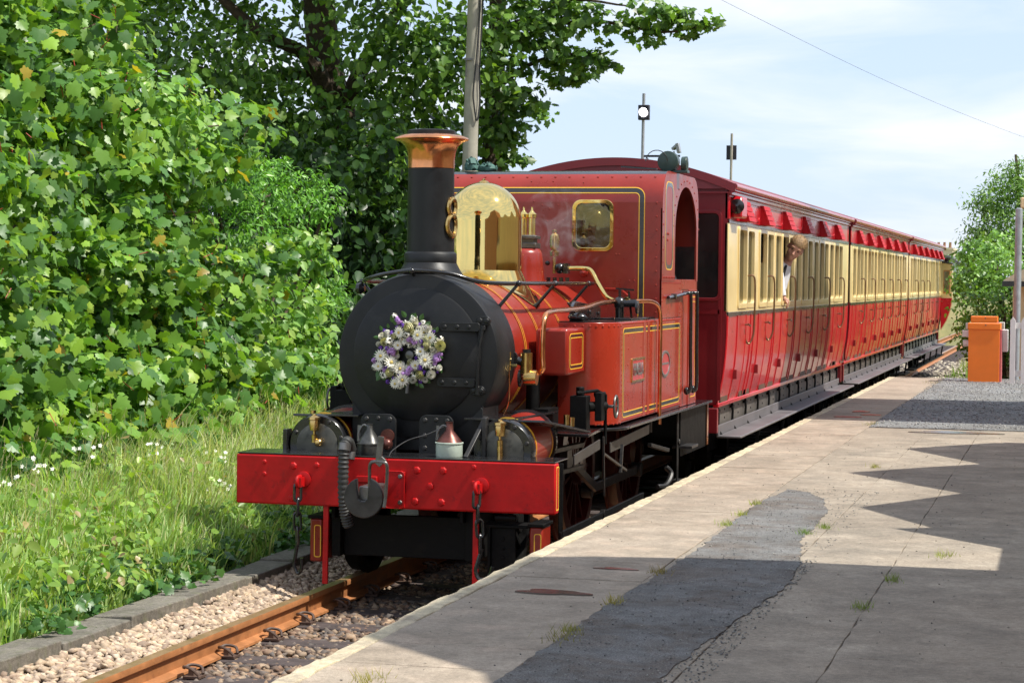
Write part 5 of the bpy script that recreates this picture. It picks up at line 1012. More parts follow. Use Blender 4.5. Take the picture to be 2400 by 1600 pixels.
    # injector with hand wheel under the tank front
    m = MB(); m.box(min(s*.80, s*.92), max(s*.80, s*.92), 1.5, 1.62, .96, 1.20); m.cyl((s*.86, 1.56, 1.20), (s*.86, 1.56, 1.26), .03, n=8); m.cyl((s*.90, 1.6, 1.12), (s*1.0, 1.75, 1.12), .035, n=10); m.box(min(s*.95, s*1.0), max(s*.95, s*1.0), 1.62, 1.76, 1.02, 1.22); m.sphere((s*.95, 1.72, 1.2), .03, 10, 8); m.tube([(s*.85, 1.5, 1.22), (s*.95, 1.7, 1.23), (s*1.0, 1.75, 1.20), (s*1.0, 1.75, .85)], .012, 8); inj = B('injector', m, 'oily', .006)
    hw = MB(); hw.tube([(s*1.065, 1.80+.06*math.cos(q), 1.115+.075*math.sin(q)) for q in np.linspace(0, 2*math.pi, 24, endpoint=False)], .009, 8, closed=True)
    for q in (0, 1.57, 3.14, 4.71): hw.tube([(s*1.055, 1.80, 1.115), (s*1.065, 1.80+.06*math.cos(q), 1.115+.075*math.sin(q))], .005, 6)
    hw.cyl((s*1.0, 1.80, 1.115), (s*1.06, 1.80, 1.115), .012, n=8); B('hand_wheel', hw, 'iron', par=inj)
    m = MB(); m.cyl((s*.55, 1.45, .98), (s*.55, 1.45, 1.35), .05, n=12); m.box(min(s*.62, s*.72), max(s*.62, s*.72), 1.2, 1.5, .96, 1.12); B('pump', m, 'oily')
# cab: one sheet running up the front, over the roof and down the back
def arc(cy, cz, r, a0, a1, n=8): return [(cy+r*math.cos(R_(a)), cz+r*math.sin(R_(a))) for a in np.linspace(a0, a1, n)]
def sweep(prof, x0, x1, th, name, mat, par=None, inward=1):
    n = len(prof); inn = []
    for i in range(n):
        a = Vector(prof[max(0, i-1)]); b = Vector(prof[min(n-1, i+1)]); d = (b-a).normalized(); inn.append((prof[i][0]+d.y*th, prof[i][1]-d.x*th))
    poly = prof + inn[::-1]; m = MB()
    k = len(poly); vs = [(x0, u, v) for u, v in poly] + [(x1, u, v) for u, v in poly]
    fs = [(i, (i+1) % k, k+(i+1) % k, k+i) for i in range(k)] + [(i, k-1-i, k-2-i, i+1) for i in range(n-1)] + [(k+i, k+i+1, 2*k-2-i, 2*k-1-i) for i in range(n-1)]
    m.add(vs, fs); return B(name, m, mat, par=par, angle=35)
CY0, CY1, CZ = 3.80, 5.46, 2.885
front = arc(CY0+.26, CZ-.26, .26, 180, 118, 8)
cab = sweep(front, -1.0, 1.0, .012, 'cab_front_curve', 'loco_red'); cab.name = 'cab_front'
sweep(arc(CY0+.26, CZ-.26, .26, 118, 90, 4) + arc(CY1-.22, CZ-.22, .22, 90, 60, 3), -1.0, 1.0, .012, 'cab_roof', 'black', par=None)
sweep(arc(CY1-.22, CZ-.22, .22, 60, 0, 6) + [(CY1, 2.3)], -1.0, 1.0, .012, 'cab_back', 'loco_red')
# flat part of the front sheet with two windows let into it
WX = [(.29, .59), (-.59, -.29)]; WZ = (2.25, 2.625)
m = MB(); xs = [-1, -.59, -.29, .29, .59, 1]; zs = [.95, WZ[0], WZ[1], CZ-.26]
for i in range(5):
    for j in range(3):
        if j == 1 and i in (1, 3): continue
        m.box(xs[i], xs[i+1], CY0, CY0+.012, zs[j], zs[j+1])
B('cab_front_sheet', m, 'loco_red', par=cab, flat=True)
for a, b in WX:
    m = MB(); m.ring(rrect(a-.02, b+.02, WZ[0]-.02, WZ[1]+.02, .07), rrect(a+.012, b-.012, WZ[0]+.012, WZ[1]-.012, .05), 'y', CY0-.014, CY0+.012); w_ = B('cab_window', m, 'brass', .004, par=cab, flat=True)
    m = MB(); m.box(a, b, CY0+.001, CY0+.004, WZ[0], WZ[1]); B('window_glass', m, 'darkglass', par=cab, flat=True)
    m = MB(); [m.rivet((x, CY0-.014, z), (0, -1, 0), .006) for x in (a-.005, b+.005) for z in np.linspace(WZ[0]+.06, WZ[1]-.06, 4)]; [m.rivet(((a+b)/2, CY0-.014, z), (0, -1, 0), .006) for z in (WZ[0]-.005, WZ[1]+.005)]; B('window_screws', m, 'brassdull', par=cab, kind='stuff')
# border lining on the cab front
def Llin(off, w_, mat, nm):
    P1 = [(-.86+off, 1.70)] ; r = .08
    def path(d):
        a = .86-d; top = 2.745-d; rr_ = max(.02, r-d)
        return [(a, 1.72), (a, CZ-.262), (a, top-rr_)] + [(a-rr_+rr_*math.cos(q), top-rr_+rr_*math.sin(q)) for q in np.linspace(0, math.pi/2, 7)] + [(-(a-rr_)+rr_*math.cos(q), top-rr_+rr_*math.sin(q)) for q in np.linspace(math.pi/2, math.pi, 7)] + [(-a, top-rr_), (-a, CZ-.262), (-a, 1.72)]
    A_, B_ = path(off), path(off+w_); n = len(A_); m = MB()
    def yy(z): 
        t_ = z-(CZ-.26); return CY0-.0015 if t_ <= 0 else CY0+.26-math.sqrt(max(0, .2615**2-t_*t_))
    vs = [(x, yy(z), z) for x, z in A_] + [(x, yy(z), z) for x, z in B_]; m.add(vs, [(i, i+1, n+i+1, n+i) for i in range(n-1)]); B(nm, m, mat, par=cab, flat=True)
Llin(0, .007, 'yellow', 'yellow_lining'); Llin(.007, .036, 'liningblack', 'black_lining'); Llin(.043, .007, 'yellow', 'yellow_lining')
m = MB()
for x in np.arange(-.95, 1.0, .117): m.rivet((x, CY0+.26-.26*math.cos(R_(52)), CZ-.26+.26*math.sin(R_(52))), (0, -.6, .8), .011)
for z in np.linspace(1.75, 2.62, 9): m.rivet((.955, CY0, z), (0, -1, 0), .009); m.rivet((-.955, CY0, z), (0, -1, 0), .009)
for x, z in [(.02, 2.60), (-.05, 2.63), (.08, 2.57), (.15, 2.60), (.1, 2.47), (.15, 2.45), (.19, 2.48), (.19, 2.44), (.6+.03, 2.65), (.655, 2.65), (.63, 2.21), (.655, 2.21), (.22, 2.5), (.06, 2.47), (-.08, 2.79), (.1, 2.79), (.35, 2.78)]: m.rivet((x, CY0, z) if z < 2.65 else (x, CY0+.03, z), (0, -1, 0), .0075)
B('cab_rivets', m, 'loco_red', par=cab, kind='stuff')
m = MB(); m.prism(rrect(.72, .80, 1.86, 2.03, .015), 'y', CY0-.006, CY0); m.rivet((.74, CY0-.006, 2.0), (0, -1, 0), .008); m.rivet((.78, CY0-.006, 2.0), (0, -1, 0), .008); B('cab_bracket_plate', m, 'loco_red', par=cab)
m = MB(); m.lathe([(.035, 0), (.03, -.015), (.012, -.02), (0, -.03)], (.37, CY0, 2.06), 'y', 16); B('wash_plug', m, 'loco_red', par=cab)
m = MB(); m.tube([(.55, CY0-.02, 1.93), (.68, CY0-.05, 1.93), (.75, CY0-.09, 1.88)], .012, 6); B('cab_front_pipe', m, 'loco_red', par=cab)
for s in (-1, 1):
    x0, x1 = sorted((s*.99, s*1.004))
    O = [(CY0, 2.02)] ; k = 12
    out = arc(CY1-.24, CZ-.24, .24, 0, 90, 10) + arc(CY0+.26, CZ-.26, .26, 90, 180, 10) + [(CY0, 2.0), (CY0, 1.71)][:1] + [(CY1, 2.0)][:0]
    ay0, ay1 = 4.36, 5.38; hw_ = (ay1-ay0)/2; cyc = (ay0+ay1)/2; az = 2.42
    inn = [(cyc+hw_*math.cos(q), az+.37*math.sin(q)) for q in np.linspace(0, math.pi, 21)]
    outer = [(CY1, 2.0)] + arc(CY1-.24, CZ-.24, .24, 0, 90, 11)[1:] ; 
    outer = [(CY1, 2.0)] + arc(CY1-.24, CZ-.24, .24, 0, 90, 11) + arc(CY0+.26, CZ-.26, .26, 90, 180, 11) + [(CY0, 2.0)]
    inner = [(ay1, 2.0)] + [inn[0]] + inn + [inn[-1]] + [(ay0, 2.0)]; inner = inner[:len(outer)] if len(inner) >= len(outer) else inner
    # resample both open chains to the same count
    def resample(P_, n):
        L_ = [0]
        for a, b in zip(P_[:-1], P_[1:]): L_.append(L_[-1]+math.dist(a, b))
        tt = np.linspace(0, L_[-1], n); return list(zip(np.interp(tt, L_, [p[0] for p in P_]), np.interp(tt, L_, [p[1] for p in P_])))
    inner = [(ay1, 2.0)] + inn + [(ay0, 2.0)]; A_ = resample(outer, 40); I_ = resample(inner, 40); n = 40; m = MB()
    vs = []
    for P_, w_ in ((A_, x0), (I_, x0), (A_, x1), (I_, x1)): vs += [(w_, u, v) for u, v in P_]
    fs = []
    for i in range(n-1): j = i+1; fs += [(i, j, n+j, n+i), (2*n+i, 3*n+i, 3*n+j, 2*n+j), (i, 2*n+i, 2*n+j, j), (n+i, n+j, 3*n+j, 3*n+i)]
    m.add(vs, fs); side = B('cab_side', m, 'loco_red', angle=30)
    m = MB(); e = .006*s
    m.box(*sorted((s*.985, s*1.0)), CY0, ay0+.36, 1.705, 2.015); m.box(*sorted((s*.985, s*1.0)), ay0+.36, CY1, 1.93, 2.015); m.box(*sorted((s*.985, s*.995)), 4.72, CY1, .95, 1.93); B('bunker_side', m, 'loco_orange', .002, par=side)
    m = MB(); m.box(*sorted((s*.995, s*1.002)), 5.06, CY1, .95, 1.93); pn = B('bunker_panel', m, 'loco_orange', .003, par=side)
    m = MB(); m.ring(rrect(5.12, 5.41, 1.01, 1.87, .03), rrect(5.127, 5.403, 1.017, 1.863, .025), 'x', s*1.002, s*1.0035); m.ring(rrect(5.16, 5.37, 1.05, 1.83, .02), rrect(5.166, 5.364, 1.056, 1.824, .018), 'x', s*1.002, s*1.0035); B('yellow_lining', m, 'yellow', par=side, flat=True)
    m = MB()
    for q in np.linspace(0, 180, 15): m.rivet((s*1.004, cyc+.01+.60*math.cos(R_(q)), 2.45+.39*math.sin(R_(q))), (s, 0, 0), .009)
    for z in np.linspace(2.05, 2.55, 6): m.rivet((s*1.004, CY0+.04, z), (s, 0, 0), .008)
    for yy in np.arange(CY0+.05, ay0, .07): m.rivet((s*1.004, yy, 2.03), (s, 0, 0), .011)
    for yy in np.arange(CY0+.05, 4.7, .033): m.rivet((s*1.0, yy, 1.985), (s, 0, 0), .006)
    for z in np.arange(1.74, 1.97, .05): m.rivet((s*1.0, CY0+.04, z), (s, 0, 0), .007); m.rivet((s*1.0, 4.62, z), (s, 0, 0), .007)
    for z in np.arange(.98, 1.93, .08): m.rivet((s*1.002, 5.44, z), (s, 0, 0), .009)
    m.rivet((s*1.004, CY0+.2, 2.38), (s, 0, 0), .013); m.rivet((s*1.004, CY0+.25, 2.38), (s, 0, 0), .013); m.rivet((s*1.004, CY0+.22, 2.33), (s, 0, 0), .013)
    B('cab_side_rivets', m, 'loco_red', par=side, kind='stuff')
    m = MB(); m.ring(rrect(CY0+.12, CY0+.47, 2.09, 2.80, .10), rrect(CY0+.128, CY0+.462, 2.098, 2.792, .095), 'x', s*1.004, s*1.0055); B('yellow_lining', m, 'yellow', par=side, flat=True)
    m = MB(); m.ring(rrect(CY0+.128, CY0+.462, 2.098, 2.792, .095), rrect(CY0+.16, CY0+.43, 2.13, 2.76, .08), 'x', s*1.004, s*1.0052); B('black_lining', m, 'liningblack', par=side, flat=True)
    for yy in (4.82, 5.12):
        m = MB(); m.tube(smooth_path([(s*1.0, yy-.04, 1.90), (s*1.05, yy-.02, 1.90), (s*1.06, yy, 1.86), (s*1.06, yy+.01, 1.4), (s*1.06, yy+.02, 1.10), (s*1.02, yy+.02, 1.07)], 5), .0155, 10); m.sphere((s*1.03, yy+.02, 1.08), .026, 10, 8, (1, 1, 1.3)); B('cab_handrail', m, 'black')
    m = MB(); m.tube([(s*1.02, 4.0, 1.87), (s*1.02, 4.35, 1.88), (s*1.03, 4.8, 1.90)], .014, 8); m.lathe([(.025, 0), (.025, .04)], (s*1.0, 4.25, 1.875), 'x', 10); B('reversing_lever_rod', m, 'black')
    # rear valance and steps
    m = MB(); m.box(*sorted((s*.98, s*1.0)), 4.75, 6.02, .53, .925); B('rear_valance', m, 'oily', .003)
    m = MB(); m.bar((s*.98, 4.72, .92), (s*.98, 4.72, .33), .012, .06, up=(0, 1, 0)); m.box(*sorted((s*.93, s*1.10)), 4.74, 5.05, .60, .625); m.box(*sorted((s*.93, s*1.08)), 4.70, 4.92, .31, .335); m.cyl((s*.98, 4.72, .66), (s*1.0, 4.72, .66), .025, n=8); st = B('cab_step', m, 'hookiron', .003)
m = MB(); m.box(-1.0, 1.0, CY1-.03, CY1-.015, .95, 2.0); m.box(-.99, .99, CY0+.02, CY1, .95, .98); B('cab_floor_and_back', m, 'loco_red')
m = MB(); m.ring(rrect(.42, .74, 2.10, 2.52, .06), rrect(.45, .71, 2.13, 2.49, .05), 'y', CY1-.05, CY1-.03); m.box(.42, .74, CY1-.034, CY1-.03, 2.1, 2.52); B('rear_spectacle', m, 'brassdull')
m = MB(); m.sphere((.80, 4.9, 1.98), .10, 12, 8, (1.4, 1.8, .9)); m.sphere((.7, 4.75, 1.96), .08, 10, 8, (1.2, 1.2, 1)); m.v = [(x+random.uniform(-.02, .02), y+random.uniform(-.02, .02), z+random.uniform(-.02, .02)) for x, y, z in m.v]; tag(m.build('coal_heap', 'coal', flat=True), 'small heap of black coal at the cab opening', 'coal', kind='stuff')
for yy, zz in ((4.62, 2.10), (4.95, 2.11), (5.12, 2.09)):
    m = MB(); m.lathe([(.075, 0), (.08, -.01), (.075, -.02), (.062, -.022), (.062, -.002)], (.70, yy, zz), 'y', 20); B('regulator_wheel', m, 'black')
m = MB(); m.box(-1.004, 1.004, 6.02, 6.10, .535, .935); rb = B('rear_buffer_beam', m, 'oily', .004)
m = MB(); m.box(1.0045, 1.012, 6.02, 6.09, .54, .93); B('beam_end_lining', m, 'copper', par=rb)
rebase(loco, (0, 3, 0))

# things carried on the engine
def can(loc, body, cone, r, h, ch, label, spout, hr_):
    t = empty('oil_can', loc); tag(t, label, 'oil can', 'oil cans on the front footplate')
    m = MB(); m.lathe([(r*.97, 0), (r, .005), (r, h), (r*1.06, h+.003), (r*1.06, h+.01), (r, h+.012)], n=28); m.build('can_body', body, t)
    m = MB(); m.lathe([(r*1.0, h+.01), (r*.75, h+ch*.45), (r*.3, h+ch), (r*.24, h+ch+spout), (r*.30, h+ch+spout+.004), (0, h+ch+spout+.006)], n=28); m.build('spout', cone, t)
    m = MB(); m.bar((-r*.9, -.01, h+.02), (-r*.85, -.01, h+ch+.03), .02, .004, up=(0, 1, 0)); m.tube(smooth_path([(-r*.8, -.012, h+.01), (-r*.9, -.012, h+ch*.7), (-r*.5, -.012, h+ch+.03), (0, -.012, h+ch+.02)], 5), .0075, 8); m.build('handle', 'iron', t); return t
can((-.205, .14, .866), 'darktin', 'darktin', .078, .062, .095, 'dark oily oil can left of the coupling, behind the hose', .035, 1)
can((.325, .16, .866), 'palegreen', 'redcone', .086, .082, .085, 'pale green oil can with worn coppery spout, right of centre', .05, 1)
m = MB(); m.tube(smooth_path([(.30, .12, 1.06), (.20, .10, 1.01), (.08, .06, .97), (.0, .0, .91), (-.02, -.02, .87)], 6), .003, 5); tag(m.build('loose_wire', 'iron'), 'thin loose wire running from the pale oil can to the coupling', 'wire')
t = empty('headlamp', (.93, 4.45, 2.89)); tag(t, 'dark green oil lamp lying on the cab roof corner', 'lamp')
m = MB(); m.lathe([(.075, -.08), (.085, -.075), (.085, .03), (.06, .07), (.03, .08), (0, .082)], (0, 0, .09), 'y', 24); m.build('lamp_body', 'lampgreen', t)
m = MB(); m.lathe([(.0, .0), (.06, .005), (.065, .05), (.04, .055), (0, .06)], (.10, .0, .07), 'x', 18); m.box(.0, .16, -.05, .06, -.005, .02); m.build('lamp_burner', 'lampgreen', t, bevel=.004)
m = MB(); m.box(-.38, -.02, -.03, .0, .0, .014); m.bar((-.4, -.02, .05), (-.1, -.01, .03), .012, .012); m.tube([(-.09+.09*math.cos(q), -.085, .09+.09*math.sin(q)) for q in np.linspace(0, math.pi, 12)], .004, 5); m.build('lamp_tools', 'black', t)
def rag(loc, s, label, seed):
    g = random.Random(seed); m = MB(); m.sphere((0, 0, 0), 1, 18, 12, s); m.v = [(x+g.uniform(-.013, .013), y+g.uniform(-.013, .013), max(-s[2]*.4, z+g.uniform(-.013, .013)*1.3)) for x, y, z in m.v]
    o = m.build('canvas_bundle', 'canvas', None); o.location = loc; tag(o, label, 'canvas bundle', 'canvas bundles on the cab roof')
rag((-.66, 4.1, 2.925), (.055, .06, .075), 'tall crumpled green canvas bundle on the cab roof beside the chimney', 1)
rag((-.54, 4.15, 2.91), (.085, .06, .045), 'flatter crumpled green canvas bundle just right of the taller one', 2)

# ------------------------------------------------------------------ wreath
wr = empty('flower_wreath', (-.035, .43, 1.515)); tag(wr, 'round wreath of white, cream and purple flowers on the smokebox door', 'wreath')
m = MB(); m.tube([(.135*math.cos(q), 0, .135*math.sin(q)) for q in np.linspace(0, 2*math.pi, 32, endpoint=False)], .052, 12, closed=True); m.build('moss_ring', 'moss', wr)
def daisy():
    m = MB(); 
    for ring_, (n, L_, h) in enumerate(((15, .030, .0), (12, .023, .006))):
        for i in range(n):
            a = 2*math.pi*i/n+ring_*.2; d = Vector((math.cos(a), 0, math.sin(a))); e = Vector((-math.sin(a), 0, math.cos(a))); y = Vector((0, -1, 0))
            p = d*.004+y*h; m.add([p, p+d*L_*.5+e*.0042+y*.004, p+d*L_+y*.0015, p+d*L_*.5-e*.0042+y*.004], [(0, 1, 2, 3)])
    m.mi = 1; m.sphere((0, -.008, 0), .0068, 10, 6, (1, .6, 1)); return m.build('daisy', ['petal_white', 'petal_eye'], wr, flat=True)
def rose(mat, name, r=.019):
    m = MB()
    for k, (rr_, h, n) in enumerate(((r, .0, 6), (r*.78, .007, 5), (r*.52, .013, 4), (r*.28, .017, 3))):
        for i in range(n):
            a = 2*math.pi*i/n+k*.5; pts = []
            for da in (-.75, -.3, .3, .75):
                for hh, q in ((-.004, .6), (.008, 1.0), (.015, 1.02)): pts.append((rr_*q*math.cos(a+da), -(h+hh), rr_*q*math.sin(a+da)))
            m.add(pts, [(c*3+b, c*3+b+1, (c+1)*3+b+1, (c+1)*3+b) for c in range(3) for b in range(2)])
    return m.build(name, mat, wr, flat=True)
def carn(mat, name, r=.02, n=46):
    m = MB(); g = random.Random(5)
    for i in range(n):
        d = Vector((g.gauss(0, 1), -abs(g.gauss(0, .8)), g.gauss(0, 1))).normalized(); u = d.orthogonal().normalized(); w = d.cross(u); p = d*r*g.uniform(.6, 1); s = r*.36
        m.add([p-u*s, p+w*s*.8+d*.002, p+u*s+d*.002, p-w*s*.8], [(0, 1, 2, 3)])
    return m.build(name, mat, wr, flat=True)
def gleaf():
    T, F = leaf_template('oval'); m = MB(); m.add([(x*.05, z*.05-.002, y*.05) for x, y, z in T], [tuple(int(q) for q in f) for f in F]); return m.build('wreath_leaf', 'leafgreen', wr, flat=True)
P0 = {'d': daisy(), 'r': rose('petal_cream', 'rose'), 'w': rose('petal_white', 'white_rose', .02), 'l': carn('petal_lilac', 'carnation'), 'p': carn('petal_purple', 'statice', .014, 30), 'g': gleaf(), 'b': carn('petal_white', 'gypsophila', .018, 26)}
used = set()
def put(k, zx, zy, s=1.0, y=None, rz=None):
    x = (zx*.1403+860-964)/352.0; z = -(zy*.1403+720-827)/356.0
    rad = math.hypot(x, z); d = .058-.5*abs(rad-.135) if y is None else y
    o = P0[k] if k not in used else share(P0[k], parent=wr); used.add(k)
    s *= {'d': 1.36, 'r': 1.36, 'w': 1.34, 'l': 1.08, 'p': 1.05, 'b': 1.3, 'g': 1}[k]; o.location = (x, -max(.02, d), z); o.scale = (s,)*3; nx, nz = x/max(rad, .01), z/max(rad, .01); q = (rad-.135)*5
    o.rotation_euler = (random.uniform(-.5, .0)-nz*q*.7, random.uniform(0, 6.28) if rz is None else rz, nx*q*.7+random.uniform(.0, .5))
for a in [(625, 425, 1.05), (940, 465, 1.05), (310, 820, 1.1), (478, 920, 1.15), (628, 1018, 1.1), (1068, 875, 1.25), (680, 1205, 1.2), (985, 740, .9), (1165, 500, 1.0), (270, 990, .8), (590, 640, .8), (560, 1270, .9), (900, 960, .85), (1100, 600, .6)]: put('d', *a, y=.062)
for a in [(780, 330, 1.25), (1100, 630, 1.0), (1080, 530, 1.05), (1285, 640, 1.35), (950, 1130, 1.1), (460, 1095, 1.1), (350, 600, 1.1), (790, 920, 1.0), (870, 250, .8)]: put('r', *a)
for a in [(1060, 355, 1.1), (1130, 1110, 1.15), (840, 1210, 1.0), (1040, 1200, .8), (820, 240, 1.1), (390, 430, .9), (310, 510, 1.0), (960, 620, .8), (1260, 1000, .8), (240, 640, .7), (1170, 700, .7), (500, 1020, .8)]: put('w', *a)
for a in [(585, 225, 1.35), (480, 750, 1.6), (800, 1030, 1.5), (770, 1080, 1.2), (1230, 840, 1.5), (870, 570, 1.2), (780, 540, 1.1), (1290, 780, .9), (350, 1050, 1.0), (160, 900, .9), (690, 1110, .9), (1200, 930, .8)]: put('l', *a)
for a in [(660, 310, 1.1), (480, 440, 1.3), (340, 400, 1.2), (935, 290, 1.1), (980, 570, 1.1), (1180, 400, .9), (300, 690, 1.5), (410, 690, 1.2), (900, 850, 1.3), (980, 1000, 1.5), (1020, 1080, 1.3), (520, 1190, 1.3), (400, 1250, 1.1), (400, 1010, 1.0), (1020, 660, 1.0), (620, 700, 1.0), (960, 1240, 1.0), (1250, 1070, .7), (200, 840, .8), (620, 1130, .9), (560, 330, .8)]: put('p', *a)
for a in [(450, 580, 1.3), (750, 460, 1.1), (840, 200, 1.1), (690, 590, 1.0), (340, 1140, 1.3), (1290, 520, 1.1), (1170, 980, 1.1), (500, 160, .9), (420, 500, .9), (180, 1010, 1.1), (860, 640, .8), (760, 640, .8), (700, 250, .9), (1000, 260, .8), (870, 1150, .8), (620, 1320, 1.0)]: put('b', *a)
for i in range(58):
    a = 2*math.pi*i/58; rr_ = .205+random.uniform(-.03, .03) if i % 4 else .075; x = rr_*math.cos(a); z = rr_*math.sin(a)
    o = share(P0['g'], parent=wr); o.location = (x, -random.uniform(.0, .035), z); o.rotation_euler = (random.uniform(-.6, .3), -a+math.pi/2+random.uniform(-.8, .8) if False else random.uniform(-.5, .5), 0)
    o.rotation_euler = Matrix.Rotation(-(a-math.pi/2)+random.uniform(-.7, .7), 3, 'Y').to_euler(); o.scale = (random.uniform(.6, 1.1),)*3
for i in range(110):
    a = random.uniform(0, 6.28); rr_ = .135+random.uniform(-.06, .072); x = 964-860+rr_*352*math.cos(a); z = 107+rr_*356*math.sin(a)
    put(random.choice('bbwwrlbrdd'), x/.1403, z/.1403, random.uniform(.45, .8), y=.048-.5*abs(rr_-.135))
P0['g'].location = (.02, -.02, .19)
# ------------------------------------------------------------------ coaches
SIDE = [(.985, .86), (1.005, .95), (1.03, 1.08), (1.05, 1.22), (1.063, 1.38), (1.069, 1.52), (1.072, 1.66)]
def side_x(z):
    return float(np.interp(z, [p[1] for p in SIDE], [p[0] for p in SIDE]))
CW = 1.072; BZ = 1.70; CT = 2.545; ET = 2.835
LEN = 10.82
def skin_panel(m, s, y0, y1, out=0.0, z0=.86, z1=BZ):
    """curved tumblehome panel between y0 and y1, standing 'out' metres proud"""
    zs = sorted(set([z0, z1] + [p[1] for p in SIDE if z0 < p[1] < z1])); k = len(zs)
    vs = [(s*(side_x(z)+out), y0, z) for z in zs] + [(s*(side_x(z)+out), y1, z) for z in zs] + [(s*(side_x(z)-.02), y0, z) for z in zs] + [(s*(side_x(z)-.02), y1, z) for z in zs]
    fs = []
    for i in range(k-1): fs += [(i, i+1, k+i+1, k+i), (2*k+i, 3*k+i, 3*k+i+1, 2*k+i+1), (i, 2*k+i, 2*k+i+1, i+1), (k+i, k+i+1, 3*k+i+1, 3*k+i)]
    fs += [(0, k, 3*k, 2*k), (k-1, 3*k-1, 4*k-1, 2*k-1)]
    m.add(vs, fs)
def coach(y_base, name, label, centres, ducket=False, nohandle=(), lamp=False, front_glass=True, open_win=None):
    c = empty('railway_carriage', (0, y_base, 0)); tag(c, label, 'railway carriage', 'red and cream carriages behind the engine')
    def P_(nm, m, mat, par=None, **k): return m.build(nm, mat, par or c, **k)
    for s in (1, -1):
        vis = s > 0
        # lower body
        m = MB(); skin_panel(m, s, 0.02, LEN-.02); body = P_('lower_body', m, 'coach_red', angle=25)
        m = MB(); m.box(*sorted((s*.95, s*1.005)), .0, LEN, .835, .875); P_('bottom_rail', m, 'coach_red', bevel=.008)
        # windows: door light in the middle, a quarter light each side
        wins = []
        for cc in centres:
            for d, w, kd in ((-.565, .44, 'q'), (0, .50, 'd'), (.565, .44, 'q')):
                a, b = cc+d-w/2, cc+d+w/2
                if a > .15 and b < LEN-.15 and all(a > q[1]+.03 or b < q[0]-.03 for q in wins): wins.append((a, b, kd, cc))
        wins.sort()
        zw0, zw1 = 1.79, 2.50
        m = MB(); xa, xb = sorted((s*(CW-.035), s*CW)); e = [0.02]
        for a, b, kd, cc in wins: e += [a, b]
        e.append(LEN-.02)
        for i in range(0, len(e), 2): m.box(xa, xb, e[i], e[i+1], BZ, CT)
        for a, b, kd, cc in wins: m.box(xa, xb, a, b, BZ, zw0); m.box(xa, xb, a, b, zw1, CT)
        P_('cream_side', m, 'cream', flat=True)
        m = MB(); m.box(*sorted((s*CW, s*(CW+.010))), 0.0, LEN, BZ-.018, BZ+.018); m.box(*sorted((s*CW, s*(CW+.010))), 0.0, LEN, CT-.004, CT+.032); P_('black_waist_strip', m, 'black', bevel=.003, flat=True)
        m = MB(); m.box(*sorted((s*(CW-.035), s*CW)), .02, LEN-.02, CT, ET); P_('upper_side', m, 'coach_red', flat=True)
        # window frames and panes
        for i, (a, b, kd, cc) in enumerate(wins):
            o_ = .012 if kd == 'd' else .006
            m = MB(); m.ring(rrect(a-.035, b+.035, zw0-.045, zw1+.028, .035), rrect(a+.004, b-.004, zw0+.004, zw1-.004, .045), 'x', *sorted((s*(CW-.03), s*(CW+o_)))); f = P_('window', m, 'cream', bevel=.004, flat=True)
            if not (vis and open_win and abs(a-open_win) < .3):
                drop = .0
                if (i*7+int(y_base)) % 5 == 0 and kd == 'd': drop = .30
                m = MB(); m.box(*sorted((s*(CW-.030), s*(CW-.026))), a, b, zw0, zw1-drop); P_('pane', m, 'coachglass', par=f, flat=True)
                if kd == 'd':
                    m = MB(); m.ring(rrect(a+.0, b-.0, zw0, zw1-drop, .02), rrect(a+.035, b-.035, zw0+.05, zw1-drop-.04, .03), 'x', *sorted((s*(CW-.055), s*(CW-.034)))); P_('sash', m, 'wood', par=f, flat=True)
        # lower mouldings: cover strips following the curve
        strips = []
        for cc in centres: strips += [cc-.80, cc-.27, cc+.27, cc+.80]
        strips = [q for q in sorted(strips) if .1 < q < LEN-.1]
        proto_ = None
        for q in strips:
            if proto_ is None: m = MB(); skin_panel(m, s, -.014, .014, .009); proto_ = P_('body_moulding', m, 'coach_red', bevel=.003, angle=25); proto_.location = (0, q, 0)
            else: share(proto_, parent=c, loc=(0, q, 0))
        for q in (.0, LEN-.05):
            m = MB(); skin_panel(m, s, q, q+.05, .010); P_('corner_post', m, 'coach_red', bevel=.01, angle=25)
            m = MB(); m.box(*sorted((s*(CW-.04), s*(CW+.008))), q, q+.05, BZ+.018, CT); P_('corner_post', m, 'cream', bevel=.01)
            m = MB(); m.box(*sorted((s*(CW-.04), s*(CW+.008))), q, q+.05, CT+.03, ET); P_('corner_post', m, 'coach_red', bevel=.01)
        for cc in centres:
            # door: thin raised frame round the lower panel with hinges and handle
            m = MB(); skin_panel(m, s, cc-.262, cc+.262, .004, .93, BZ-.02); dr = P_('door', m, 'coach_red', angle=25)
            hz = 1.12; X = side_x(hz)
            for z in (1.12,):
                m = MB(); m.box(*sorted((s*(side_x(z)+.0), s*(side_x(z)+.038))), cc-.285, cc-.245, z-.045, z+.045); P_('hinge', m, 'coach_maroon', par=dr, bevel=.003, flat=True)
            m = MB(); m.tube([(s*1.075, cc+.20, 1.585), (s*1.115, cc+.20, 1.585)], .008, 8); m.tube([(s*1.115, cc+.15, 1.59), (s*1.12, cc+.25, 1.575)], .010, 8); P_('door_handle', m, 'bronze', par=dr)
            m = MB(); m.tube([(s*1.08, cc+.30, 2.06)] + smooth_path([(s*1.10, cc+.30, 2.065), (s*1.135, cc+.31, 2.06), (s*1.15, cc+.32, 2.0), (s*1.15, cc+.33, 1.8), (s*1.145, cc+.335, 1.6), (s*1.135, cc+.33, 1.47), (s*1.10, cc+.31, 1.40), (s*1.075, cc+.28, 1.42), (s*1.07, cc+.27, 1.45)], 5), .0095, 8); P_('grab_handle', m, 'bronze') if cc not in nohandle else None
            # louvred ventilator over the door
            m = MB(); zt, zb = 2.775, 2.575
